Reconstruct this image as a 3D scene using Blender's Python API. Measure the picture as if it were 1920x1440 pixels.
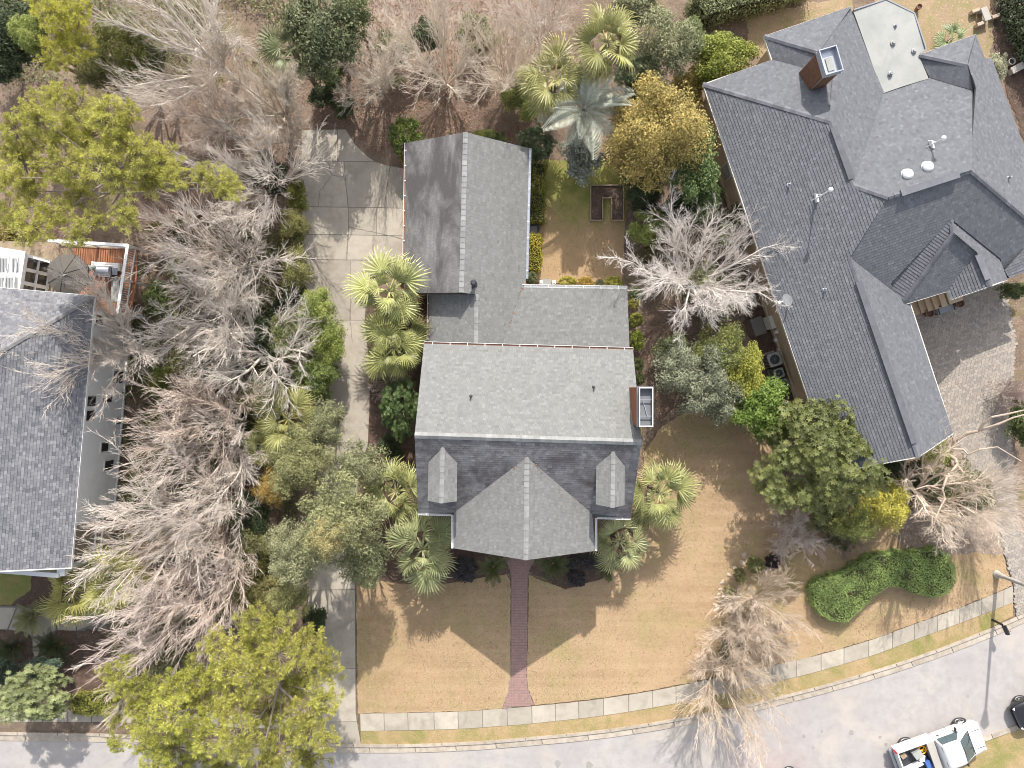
import bpy, bmesh, math, random
import numpy as np
from mathutils import Vector, Matrix
from mathutils.geometry import tessellate_polygon

# ------------------------------------------------------------------ camera, sky, sun, exposure
for o in list(bpy.data.objects):
    bpy.data.objects.remove(o)
SC = bpy.context.scene
COL = SC.collection
CAMH = 46.0
PPM = 30.0                                  # photograph pixels per metre on the ground

cam_data = bpy.data.cameras.new('camera')
cam_data.sensor_width = 36.0
cam_data.lens = 36.0 * CAMH / (1920 / PPM)
cam_data.clip_start = 0.5
cam_data.clip_end = 2000
cam = bpy.data.objects.new('camera', cam_data)
cam.location = (0, 0, CAMH)
COL.objects.link(cam)
SC.camera = cam

SUN_EL = math.radians(39.3)
SUN_DIR = Vector((0.078, 1.0, 0)).normalized() * math.cos(SUN_EL) + Vector((0, 0, math.sin(SUN_EL)))
world = bpy.data.worlds.new('World')
SC.world = world
world.use_nodes = True
wn = world.node_tree
wn.nodes.clear()
sky = wn.nodes.new('ShaderNodeTexSky')
sky.sky_type = 'NISHITA'
sky.sun_disc = False
sky.sun_elevation = SUN_EL
sky.sun_rotation = math.radians(3.0)
sky.dust_density = 2.0
bg = wn.nodes.new('ShaderNodeBackground')
bg.inputs['Strength'].default_value = 0.15
wo = wn.nodes.new('ShaderNodeOutputWorld')
hs = wn.nodes.new('ShaderNodeHueSaturation')
hs.inputs['Saturation'].default_value = 0.38        # sky paled so its fill light in shadows is less blue
wn.links.new(sky.outputs[0], hs.inputs['Color'])
wn.links.new(hs.outputs[0], bg.inputs[0])
wn.links.new(bg.outputs[0], wo.inputs[0])

sl = bpy.data.lights.new('sun', 'SUN')
sl.energy = 3.0
sl.angle = math.radians(0.55)
sl.color = (1.0, 0.95, 0.88)
sun = bpy.data.objects.new('sun', sl)
sun.rotation_euler = SUN_DIR.to_track_quat('Z', 'Y').to_euler()
sun.location = (0, 0, 60)
COL.objects.link(sun)

SC.view_settings.view_transform = 'Standard'
SC.view_settings.look = 'None'
SC.view_settings.exposure = 1.18
SC.view_settings.gamma = 1.0
SC.view_settings.use_curve_mapping = False
SC.render.engine = 'CYCLES'
SC.cycles.pixel_filter_type = 'BLACKMAN_HARRIS'
SC.cycles.filter_width = 1.0
SC.cycles.max_bounces = 6
SC.cycles.diffuse_bounces = 3
SC.cycles.transparent_max_bounces = 4

random.seed(7)
RNG = np.random.default_rng(7)


def P(px, py, z=0.0):
    k = (1 - z / CAMH) / PPM
    return Vector(((px - 960) * k, (720 - py) * k, z))


# ------------------------------------------------------------------ materials
MATS = {}


def new_mat(name):
    m = bpy.data.materials.new(name)
    m.use_nodes = True
    nt = m.node_tree
    nt.nodes.clear()
    out = nt.nodes.new('ShaderNodeOutputMaterial')
    MATS[name] = m
    return m, nt, out


def nd(nt, t, **kw):
    n = nt.nodes.new(t)
    for k, v in kw.items():
        setattr(n, k, v)
    return n


def rgb(c):
    return (c[0], c[1], c[2], 1)


def mix_rgb(nt, fac, a, b, mode='MIX'):
    n = nt.nodes.new('ShaderNodeMix')
    n.data_type = 'RGBA'
    n.blend_type = mode
    for sock, val in ((n.inputs[0], fac), (n.inputs[6], a), (n.inputs[7], b)):
        if hasattr(val, 'is_output') or isinstance(val, bpy.types.NodeSocket):
            nt.links.new(val, sock)
        elif isinstance(val, (int, float)):
            sock.default_value = val
        else:
            sock.default_value = rgb(val)
    return n.outputs[2]


def noise(nt, vec, scale, detail=4, rough=0.6, dist=0.0):
    n = nt.nodes.new('ShaderNodeTexNoise')
    n.inputs['Scale'].default_value = scale
    n.inputs['Detail'].default_value = detail
    n.inputs['Roughness'].default_value = rough
    n.inputs['Distortion'].default_value = dist
    nt.links.new(vec, n.inputs['Vector'])
    return n.outputs['Fac']


def ramp(nt, fac, lo, hi, a=0.0, b=1.0):
    n = nt.nodes.new('ShaderNodeMapRange')
    n.inputs[1].default_value = lo
    n.inputs[2].default_value = hi
    n.inputs[3].default_value = a
    n.inputs[4].default_value = b
    n.clamp = True
    nt.links.new(fac, n.inputs[0])
    return n.outputs[0]


def mul(nt, a, b):
    n = nt.nodes.new('ShaderNodeMath')
    n.operation = 'MULTIPLY'
    for s, v in ((n.inputs[0], a), (n.inputs[1], b)):
        if isinstance(v, (int, float)):
            s.default_value = v
        else:
            nt.links.new(v, s)
    return n.outputs[0]


def coords(nt, which='pos'):
    if which == 'pos':
        return nd(nt, 'ShaderNodeNewGeometry').outputs['Position']
    return nd(nt, 'ShaderNodeTexCoord').outputs['Object']


def principled(nt, out, color, rough=0.8, metal=0.0, bumpfac=None, bumpstr=0.3, bumpdist=0.02, spec=0.5):
    b = nt.nodes.new('ShaderNodeBsdfPrincipled')
    if isinstance(color, (tuple, list)):
        b.inputs['Base Color'].default_value = rgb(color)
    else:
        nt.links.new(color, b.inputs['Base Color'])
    b.inputs['Roughness'].default_value = rough
    b.inputs['Metallic'].default_value = metal
    b.inputs['Specular IOR Level'].default_value = spec
    if bumpfac is not None:
        bp = nt.nodes.new('ShaderNodeBump')
        bp.inputs['Strength'].default_value = bumpstr
        bp.inputs['Distance'].default_value = bumpdist
        nt.links.new(bumpfac, bp.inputs['Height'])
        nt.links.new(bp.outputs[0], b.inputs['Normal'])
    nt.links.new(b.outputs[0], out.inputs[0])
    return b


def mat_plain(name, col, rough=0.6, metal=0.0, var=0.12, scale=6.0, spec=0.5):
    m, nt, out = new_mat(name)
    v = coords(nt, 'obj')
    f = noise(nt, v, scale, 5)
    a = tuple(c * (1 - var) for c in col)
    b = tuple(min(1, c * (1 + var)) for c in col)
    principled(nt, out, mix_rgb(nt, f, a, b), rough, metal, spec=spec)
    return m


def mat_surface(name, cols, big=0.25, mid=2.0, fine=25.0, rough=0.95, bump=0.5, stain=None, stain_scale=0.5,
                stain_rng=(0.55, 0.7), speck=None, speck_rng=(0.62, 0.7), speck_scale=12.0, objvar=0.0, attr=None, detail=0.5):
    """cols: two base colours mixed by noise, a stain colour on large patches, specks on fine ones."""
    m, nt, out = new_mat(name)
    v = coords(nt, 'pos')
    f1 = ramp(nt, noise(nt, v, big, 4), 0.35, 0.65)
    c = mix_rgb(nt, f1, cols[0], cols[1])
    if len(cols) > 2:
        c = mix_rgb(nt, ramp(nt, noise(nt, v, mid, 5, 0.65), 0.42, 0.68), c, cols[2])
    if stain is not None:
        c = mix_rgb(nt, ramp(nt, noise(nt, v, stain_scale, 6, 0.62, 0.6), *stain_rng), c, stain)
    ff = noise(nt, v, fine, 4, 0.7)
    if speck is not None:
        c = mix_rgb(nt, ramp(nt, noise(nt, v, speck_scale, 3, 0.7), *speck_rng), c, speck)
    c = mix_rgb(nt, 1.0, c, mix_rgb(nt, ff, (1 - detail * 0.6,) * 3, (1 + detail * 0.6,) * 3), 'MULTIPLY')
    if objvar:
        oi = nd(nt, 'ShaderNodeObjectInfo')
        g = ramp(nt, oi.outputs['Random'], 0, 1, 1 - objvar, 1 + objvar)
        cc = nd(nt, 'ShaderNodeCombineColor')
        for i in range(3):
            nt.links.new(g, cc.inputs[i])
        c = mix_rgb(nt, 1.0, c, cc.outputs[0], 'MULTIPLY')
    if attr:
        at = nd(nt, 'ShaderNodeAttribute', attribute_name='tint')
        g = ramp(nt, at.outputs['Fac'], 0, 1, 1 - attr, 1 + attr)
        cc = nd(nt, 'ShaderNodeCombineColor')
        for i in range(3):
            nt.links.new(g, cc.inputs[i])
        c = mix_rgb(nt, 1.0, c, cc.outputs[0], 'MULTIPLY')
    principled(nt, out, c, rough, 0, ff, bump, 0.03, spec=0.25)
    return m


def mat_shingle(name, lo, hi, stain, srng=(0.5, 0.72), sscale=0.55, stretch=(1, 1, 1), amt=1.0):
    m, nt, out = new_mat(name)
    v = coords(nt, 'pos')
    at = nd(nt, 'ShaderNodeAttribute', attribute_name='tint')
    c = mix_rgb(nt, at.outputs['Fac'], lo, hi)
    mp = nd(nt, 'ShaderNodeMapping')
    mp.inputs['Scale'].default_value = stretch
    nt.links.new(v, mp.inputs[0])
    s = ramp(nt, noise(nt, mp.outputs[0], sscale, 7, 0.65, 0.4), srng[0], srng[1], 0, amt)
    c = mix_rgb(nt, s, c, stain)
    g = noise(nt, v, 45, 3, 0.8)
    c = mix_rgb(nt, 1.0, c, mix_rgb(nt, g, (0.7,) * 3, (1.3,) * 3), 'MULTIPLY')
    principled(nt, out, c, 0.92, 0, g, 0.4, 0.01, spec=0.2)
    return m


def mat_leaf(name, rough=0.55, trans=0.3, lo=0.55, hi=1.35):
    """Leaf colour comes from the object's own colour; each leaf varies by its tint."""
    m, nt, out = new_mat(name)
    oi = nd(nt, 'ShaderNodeObjectInfo')
    at = nd(nt, 'ShaderNodeAttribute', attribute_name='tint')
    hs = nd(nt, 'ShaderNodeHueSaturation')
    nt.links.new(ramp(nt, at.outputs['Fac'], 0, 1, lo, hi), hs.inputs['Value'])
    nt.links.new(ramp(nt, at.outputs['Fac'], 0, 1, 0.507, 0.493), hs.inputs['Hue'])
    nt.links.new(oi.outputs['Color'], hs.inputs['Color'])
    b = nd(nt, 'ShaderNodeBsdfPrincipled')
    b.inputs['Roughness'].default_value = rough
    b.inputs['Specular IOR Level'].default_value = 0.35
    nt.links.new(hs.outputs[0], b.inputs['Base Color'])
    t = nd(nt, 'ShaderNodeBsdfTranslucent')
    nt.links.new(hs.outputs[0], t.inputs['Color'])
    mx = nd(nt, 'ShaderNodeMixShader')
    mx.inputs[0].default_value = trans
    nt.links.new(b.outputs[0], mx.inputs[1])
    nt.links.new(t.outputs[0], mx.inputs[2])
    nt.links.new(mx.outputs[0], out.inputs[0])
    return m


def mat_bark(name):
    m, nt, out = new_mat(name)
    oi = nd(nt, 'ShaderNodeObjectInfo')
    v = coords(nt, 'obj')
    f = noise(nt, v, 2.5, 5, 0.7)
    c = mix_rgb(nt, 1.0, oi.outputs['Color'], mix_rgb(nt, f, (0.55, 0.55, 0.55), (1.35, 1.35, 1.35)), 'MULTIPLY')
    principled(nt, out, c, 0.9, 0, spec=0.2)
    return m


def mat_glass(name, col):
    m, nt, out = new_mat(name)
    v = coords(nt, 'pos')
    f = noise(nt, v, 1.5, 3)
    principled(nt, out, mix_rgb(nt, f, col, tuple(c * 2.2 + 0.01 for c in col)), 0.08, 0.0, spec=0.8)
    return m


def mat_brick(name, cols, mortar, scale=1.0):
    m, nt, out = new_mat(name)
    tc = nd(nt, 'ShaderNodeTexCoord')
    c = mix_rgb(nt, noise(nt, tc.outputs['Object'], 8, 4), cols[0], cols[1])
    at = nd(nt, 'ShaderNodeAttribute', attribute_name='tint')
    c = mix_rgb(nt, ramp(nt, at.outputs['Fac'], 0, 1), c, cols[2])
    f = noise(nt, tc.outputs['Object'], 60, 3)
    principled(nt, out, c, 0.9, 0, f, 0.3, 0.005, spec=0.2)
    return m


LEAF = mat_leaf('leaf')
NEEDLE = mat_leaf('needle', 0.6, 0.5, 0.52, 1.45)
FROND = mat_leaf('frond', 0.45, 0.25, 0.6, 1.4)
BARK = mat_bark('bark')
M_GROUND = mat_surface('leaf_litter_soil', [(0.158, 0.115, 0.085), (0.213, 0.156, 0.116), (0.111, 0.082, 0.056)], 0.3, 1.6, 9, stain=(0.134, 0.115, 0.048), stain_scale=0.35, stain_rng=(0.55, 0.68), bump=0.9, speck=(0.301, 0.213, 0.161), speck_rng=(0.6, 0.68), speck_scale=7, detail=0.9)
M_LAWN = mat_surface('dormant_grass', [(0.353, 0.242, 0.138), (0.394, 0.275, 0.163), (0.320, 0.214, 0.116)], 0.35, 1.2, 11, stain=(0.279, 0.214, 0.095), stain_scale=0.33, stain_rng=(0.58, 0.80), speck=(0.460, 0.345, 0.232), speck_rng=(0.6, 0.72), speck_scale=10, bump=0.8, detail=0.6)
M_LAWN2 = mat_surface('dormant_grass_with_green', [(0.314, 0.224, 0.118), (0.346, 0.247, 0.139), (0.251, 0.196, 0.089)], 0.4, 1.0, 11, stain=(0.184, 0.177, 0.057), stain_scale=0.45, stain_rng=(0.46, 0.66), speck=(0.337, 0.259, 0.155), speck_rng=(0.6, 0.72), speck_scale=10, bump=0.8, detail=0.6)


def mat_lawn():
    """dormant turf: straw colour with worn spots, faint mower bands, green ghosts and clippings"""
    m, nt, out = new_mat('dormant_turf')
    v = coords(nt, 'pos')
    c = mix_rgb(nt, ramp(nt, noise(nt, v, 0.35, 5, 0.6, 0.5), 0.35, 0.65), (0.29, 0.202, 0.118), (0.355, 0.25, 0.15))
    c = mix_rgb(nt, ramp(nt, noise(nt, v, 0.9, 6, 0.7, 0.8), 0.5, 0.72, 0, 0.75), c, (0.30, 0.20, 0.118))
    mp = nd(nt, 'ShaderNodeMapping')
    mp.inputs['Rotation'].default_value = (0, 0, 0.22)
    mp.inputs['Scale'].default_value = (0.12, 1.9, 1)
    nt.links.new(v, mp.inputs[0])
    c = mix_rgb(nt, ramp(nt, noise(nt, mp.outputs[0], 1.0, 3, 0.5), 0.42, 0.6, 0, 0.45), c, (0.395, 0.285, 0.176))
    c = mix_rgb(nt, ramp(nt, noise(nt, v, 0.26, 6, 0.68, 1.0), 0.49, 0.68, 0, 0.8), c, (0.265, 0.228, 0.10))
    c = mix_rgb(nt, ramp(nt, noise(nt, v, 2.3, 4, 0.7), 0.66, 0.74, 0, 0.8), c, (0.23, 0.15, 0.09))
    c = mix_rgb(nt, ramp(nt, noise(nt, v, 8, 4, 0.75), 0.56, 0.72), c, (0.43, 0.325, 0.207))
    f = noise(nt, v, 17, 5, 0.8)
    c = mix_rgb(nt, 1.0, c, mix_rgb(nt, f, (0.78,) * 3, (1.22,) * 3), 'MULTIPLY')
    principled(nt, out, c, 0.95, 0, f, 0.6, 0.03, spec=0.2)
    return m


def mat_road():
    """old pale asphalt with wheel-worn bands, patches, fine cracks and drips"""
    m, nt, out = new_mat('old_asphalt')
    v = coords(nt, 'pos')
    c = mix_rgb(nt, ramp(nt, noise(nt, v, 0.2, 5, 0.6, 0.6), 0.35, 0.65), (0.295, 0.273, 0.25), (0.35, 0.325, 0.292))
    mp = nd(nt, 'ShaderNodeMapping')
    mp.inputs['Rotation'].default_value = (0, 0, -0.3)
    mp.inputs['Scale'].default_value = (0.05, 0.9, 1)
    nt.links.new(v, mp.inputs[0])
    c = mix_rgb(nt, ramp(nt, noise(nt, mp.outputs[0], 1.0, 5, 0.6), 0.45, 0.62, 0, 0.8), c, (0.37, 0.342, 0.30))
    c = mix_rgb(nt, ramp(nt, noise(nt, v, 0.7, 6, 0.7, 0.8), 0.52, 0.70, 0, 0.85), c, (0.235, 0.22, 0.21))
    vo = nd(nt, 'ShaderNodeTexVoronoi', feature='DISTANCE_TO_EDGE')
    vo.inputs['Scale'].default_value = 0.23
    wv = nd(nt, 'ShaderNodeVectorMath', operation='ADD')
    nz = nd(nt, 'ShaderNodeTexNoise')
    nz.inputs['Scale'].default_value = 1.3
    nt.links.new(v, nz.inputs['Vector'])
    sv = nd(nt, 'ShaderNodeVectorMath', operation='SCALE')
    sv.inputs['Scale'].default_value = 1.1
    nt.links.new(nz.outputs['Color'], sv.inputs[0])
    nt.links.new(v, wv.inputs[0])
    nt.links.new(sv.outputs[0], wv.inputs[1])
    nt.links.new(wv.outputs[0], vo.inputs['Vector'])
    cr = mul(nt, ramp(nt, vo.outputs['Distance'], 0.0, 0.006, 1, 0), ramp(nt, noise(nt, v, 0.5, 3), 0.45, 0.6, 0, 0.55))
    c = mix_rgb(nt, cr, c, (0.15, 0.14, 0.135))
    c = mix_rgb(nt, ramp(nt, noise(nt, v, 1.5, 3, 0.5), 0.73, 0.78, 0, 0.7), c, (0.19, 0.18, 0.175))
    c = mix_rgb(nt, ramp(nt, noise(nt, v, 1.1, 2, 0.5), 0.74, 0.78, 0, 0.8), c, (0.45, 0.43, 0.41))
    f = noise(nt, v, 38, 4, 0.75)
    c = mix_rgb(nt, 1.0, c, mix_rgb(nt, f, (0.82,) * 3, (1.18,) * 3), 'MULTIPLY')
    principled(nt, out, c, 0.9, 0, f, 0.35, 0.02, spec=0.25)
    return m


M_LAWN = mat_lawn()
M_ROAD = mat_road()


def mat_backlawn():
    m, nt, out = new_mat('half_green_lawn')
    v = coords(nt, 'pos')
    sp = nd(nt, 'ShaderNodeSeparateXYZ')
    nt.links.new(v, sp.inputs[0])
    ad = nd(nt, 'ShaderNodeMath', operation='MULTIPLY_ADD')
    nt.links.new(noise(nt, v, 0.7, 5, 0.6), ad.inputs[0])
    ad.inputs[1].default_value = 5.0
    nt.links.new(sp.outputs['Y'], ad.inputs[2])
    g = ramp(nt, ad.outputs[0], 11.6, 14.2)
    tan = mix_rgb(nt, ramp(nt, noise(nt, v, 1.2, 5), 0.35, 0.65), (0.30, 0.205, 0.115), (0.335, 0.235, 0.135))
    tan = mix_rgb(nt, ramp(nt, noise(nt, v, 9, 3, 0.7), 0.62, 0.7), tan, (0.25, 0.155, 0.09))
    grn = mix_rgb(nt, ramp(nt, noise(nt, v, 1.6, 5), 0.35, 0.65), (0.16, 0.17, 0.045), (0.26, 0.235, 0.075))
    f = noise(nt, v, 13, 4, 0.7)
    c = mix_rgb(nt, g, tan, grn)
    c = mix_rgb(nt, 1.0, c, mix_rgb(nt, f, (0.65,) * 3, (1.35,) * 3), 'MULTIPLY')
    principled(nt, out, c, 0.95, 0, f, 0.8, 0.03, spec=0.2)
    return m


M_BACKLAWN = mat_backlawn()
M_YARD = mat_surface('leafy_yard', [(0.30, 0.225, 0.145), (0.25, 0.18, 0.115), (0.21, 0.185, 0.085)], 0.35, 1.2, 9, bump=0.8, speck=(0.38, 0.25, 0.18), speck_rng=(0.58, 0.66), speck_scale=5, detail=0.7)
M_PAN = mat_plain('sooty_metal', (0.13, 0.135, 0.145), 0.7, 0.0, 0.35, 2.0)
M_GREEN = mat_surface('green_grass', [(0.13, 0.15, 0.04), (0.19, 0.19, 0.06), (0.24, 0.2, 0.08)], 0.6, 1.5, 14, bump=0.9, detail=0.7)
M_MULCH = mat_surface('mulch', [(0.086, 0.059, 0.044), (0.129, 0.083, 0.064), (0.065, 0.046, 0.036)], 0.5, 2.5, 10, bump=1.0, speck=(0.206, 0.147, 0.108), speck_rng=(0.6, 0.68), speck_scale=8, detail=1.0)
M_SOIL = mat_surface('dry_leaf_soil', [(0.189, 0.137, 0.103), (0.154, 0.111, 0.083), (0.112, 0.087, 0.060)], 0.3, 1.5, 8, bump=0.9, speck=(0.252, 0.195, 0.150), speck_rng=(0.6, 0.68), speck_scale=6, detail=0.9)
M_PINE_STRAW = mat_surface('pink_leaf_litter', [(0.296, 0.236, 0.188), (0.251, 0.194, 0.151), (0.177, 0.135, 0.098)], 0.4, 1.8, 7, bump=1.0, speck=(0.370, 0.303, 0.236), speck_rng=(0.58, 0.66), speck_scale=5, detail=1.0)
M_CONC = mat_surface('concrete', [(0.328, 0.291, 0.242), (0.367, 0.331, 0.272), (0.298, 0.263, 0.216)], 0.5, 2.0, 30, 0.9, 0.15, stain=(0.233, 0.206, 0.167), stain_scale=0.75, stain_rng=(0.50, 0.72), objvar=0.12, detail=0.2)
M_KERB = mat_surface('kerb_concrete', [(0.347, 0.300, 0.247), (0.378, 0.330, 0.275), (0.263, 0.225, 0.181)], 0.6, 2.5, 28, 0.9, 0.2, stain=(0.168, 0.140, 0.111), stain_scale=0.8, stain_rng=(0.62, 0.76), objvar=0.07, detail=0.25)
M_ROAD = mat_surface('asphalt', [(0.297, 0.276, 0.268), (0.340, 0.318, 0.304), (0.275, 0.254, 0.247)], 0.22, 1.6, 34, 0.92, 0.35, stain=(0.367, 0.334, 0.294), stain_scale=0.3, stain_rng=(0.5, 0.7), speck=(0.216, 0.201, 0.196), speck_rng=(0.70, 0.78), speck_scale=1.7, detail=0.35)
M_JOINT = mat_plain('joint_dirt', (0.16, 0.145, 0.125), 1.0)
M_CRACK = mat_plain('crack_dirt', (0.18, 0.165, 0.145), 1.0)
M_SPOT = mat_plain('oil_and_dark_spot', (0.235, 0.22, 0.21), 0.9, var=0.2)
M_WALK = mat_brick('walk_brick', [(0.26, 0.155, 0.135), (0.32, 0.20, 0.175), (0.23, 0.155, 0.14)], None)
M_CHIM = mat_brick('chimney_brick', [(0.24, 0.085, 0.045), (0.30, 0.12, 0.065), (0.20, 0.09, 0.055)], None)
M_CHIM2 = mat_brick('brown_brick', [(0.15, 0.075, 0.045), (0.20, 0.105, 0.06), (0.12, 0.065, 0.045)], None)
M_PAVER = mat_brick('grey_paver', [(0.281, 0.246, 0.211), (0.359, 0.318, 0.270), (0.223, 0.199, 0.177)], None)
M_SH_HOME = mat_shingle('weathered_shingle', (0.128, 0.128, 0.123), (0.197, 0.197, 0.190), (0.082, 0.076, 0.075), (0.56, 0.80), 0.42, (1.3, 0.8, 1), 0.25)
M_SH_GAR = mat_shingle('stained_shingle', (0.150, 0.146, 0.142), (0.214, 0.209, 0.206), (0.065, 0.059, 0.060), (0.36, 0.60), 0.5, (1.7, 0.6, 1), 0.9)
M_SH_SOUTH = mat_shingle('lichen_dark_shingle', (0.12, 0.115, 0.115), (0.25, 0.24, 0.24), (0.07, 0.062, 0.063), (0.42, 0.64), 0.7, (1.0, 1.0, 1), 0.8)
M_SH_CAP = mat_surface('ridge_cap_shingle', [(0.220, 0.220, 0.215), (0.256, 0.256, 0.246), (0.185, 0.185, 0.179)], 0.6, 2, 40, 0.92, 0.3, objvar=0.13, detail=0.3)
M_SH_RIGHT = mat_shingle('charcoal_shingle', (0.078, 0.081, 0.089), (0.166, 0.170, 0.183), (0.076, 0.078, 0.088), (0.6, 0.85), 0.5, (1, 1, 1), 0.2)
M_CAP_R = mat_surface('charcoal_cap', [(0.111, 0.113, 0.126), (0.141, 0.144, 0.158), (0.101, 0.101, 0.111)], 0.6, 2, 40, 0.92, 0.3, objvar=0.18, detail=0.3)
M_SH_LEFT = mat_shingle('blue_grey_shingle', (0.098, 0.100, 0.112), (0.206, 0.205, 0.214), (0.113, 0.112, 0.123), (0.6, 0.85), 0.5, (1, 1, 1), 0.4)
M_CAP_L = mat_surface('blue_grey_cap', [(0.154, 0.155, 0.162), (0.206, 0.200, 0.204), (0.134, 0.130, 0.133)], 0.6, 2, 40, 0.92, 0.3, objvar=0.15, detail=0.3)
M_UNDER = mat_plain('roof_deck', (0.06, 0.06, 0.062), 0.95)
M_FLAT = mat_surface('flat_membrane', [(0.285, 0.288, 0.272), (0.311, 0.310, 0.293), (0.259, 0.263, 0.247)], 0.35, 1.0, 14, 0.75, 0.1, stain=(0.233, 0.237, 0.222), stain_scale=0.5, stain_rng=(0.52, 0.75), detail=0.12)
M_WHITE = mat_plain('white_paint', (0.66, 0.655, 0.64), 0.45, var=0.06)
M_CREAM = mat_plain('cream_siding', (0.55, 0.52, 0.46), 0.7, var=0.06)
M_TAN = mat_surface('tan_stucco', [(0.46, 0.36, 0.25), (0.50, 0.40, 0.285), (0.42, 0.33, 0.23)], 0.7, 2, 30, 0.9, 0.2, detail=0.2)
M_GWALL = mat_surface('pale_grey_siding', [(0.800, 0.812, 0.812), (0.850, 0.864, 0.864), (0.762, 0.775, 0.775)], 0.5, 2, 20, 0.7, 0.1, detail=0.12)
M_DARKW = mat_glass('dark_glass', (0.015, 0.017, 0.02))
M_SKYGLASS = mat_glass('tinted_glass', (0.03, 0.045, 0.05))
M_METAL = mat_plain('galvanised_metal', (0.42, 0.44, 0.48), 0.35, 0.8)
M_DKMETAL = mat_plain('dark_metal', (0.045, 0.047, 0.055), 0.5, 0.4)
M_GREYMETAL = mat_plain('grey_painted_metal', (0.20, 0.21, 0.23), 0.5, 0.2)
M_BLACK = mat_plain('black_plastic', (0.014, 0.014, 0.015), 0.5)
M_TYRE = mat_plain('tyre_rubber', (0.03, 0.029, 0.028), 0.9)
M_DECK = mat_plain('red_deck_board', (0.30, 0.125, 0.06), 0.75, var=0.25, scale=3)
M_WOOD = mat_plain('weathered_wood', (0.27, 0.21, 0.14), 0.85, var=0.25, scale=5)
M_STONE = mat_plain('pale_stone', (0.36, 0.29, 0.22), 0.9, var=0.25, scale=5)
M_BENCHST = mat_plain('cast_stone', (0.33, 0.31, 0.28), 0.9, var=0.15, scale=5)
M_UMB = mat_plain('taupe_canvas', (0.085, 0.075, 0.065), 0.9, var=0.15, scale=3)
M_UMB2 = mat_plain('grey_green_canvas', (0.24, 0.26, 0.25), 0.9, var=0.15)
M_TERRA = mat_plain('terracotta', (0.20, 0.10, 0.07), 0.85, var=0.2)
M_CARWHITE = mat_plain('white_car_paint', (0.54, 0.54, 0.55), 0.22, var=0.02, spec=0.6)
M_CARRED = mat_plain('red_car_paint', (0.62, 0.03, 0.02), 0.25, var=0.03, spec=0.6)
M_CARBLACK = mat_plain('black_car_paint', (0.012, 0.012, 0.014), 0.15, var=0.02, spec=0.8)
M_CHROME = mat_plain('alloy', (0.55, 0.55, 0.56), 0.3, 0.8)
M_YELLOW = mat_plain('yellow_plastic', (0.75, 0.38, 0.03), 0.5, var=0.2)
M_BLUE = mat_plain('blue_plastic', (0.05, 0.11, 0.32), 0.5, var=0.2)
M_LAMPRED = mat_plain('red_lamp_lens', (0.45, 0.02, 0.02), 0.25)
M_LAMPCLR = mat_plain('clear_lamp_lens', (0.7, 0.72, 0.74), 0.1, spec=0.9)
M_LEAFRED = mat_plain('dead_red_leaf', (0.19, 0.095, 0.065), 0.9, var=0.4, scale=30)

# ------------------------------------------------------------------ object helpers


def woff(o):
    v = Vector((0, 0, 0))
    while o is not None:
        v += o.location
        o = o.parent
    return v


def link(name, me, mat=None, parent=None, loc=None, kind=None, label=None, color=None, world_mesh=True):
    o = bpy.data.objects.new(name, me)
    COL.objects.link(o)
    if mat is not None and me is not None and len(me.materials) == 0:
        me.materials.append(mat)
    if parent is not None:
        o.parent = parent
        o.location = loc if loc is not None else (-woff(parent) if world_mesh else (0, 0, 0))
    elif loc is not None:
        o.location = loc
    if kind:
        o['kind'] = kind
    if label:
        o['label'] = label
    if color:
        o.color = (*color, 1)
    return o


def thing(name, label, cat, loc=(0, 0, 0), rz=0.0, group=None, scale=None):
    o = bpy.data.objects.new(name, None)
    o.empty_display_size = 0.3
    COL.objects.link(o)
    o.location = loc
    o.rotation_euler = (0, 0, rz)
    if scale is not None:
        o.scale = scale if hasattr(scale, '__len__') else (scale,) * 3
    o['label'] = label
    o['category'] = cat
    if group:
        o['group'] = group
    return o


def tag(o, label, cat, group=None):
    o['label'] = label
    o['category'] = cat
    if group:
        o['group'] = group
    return o


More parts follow.
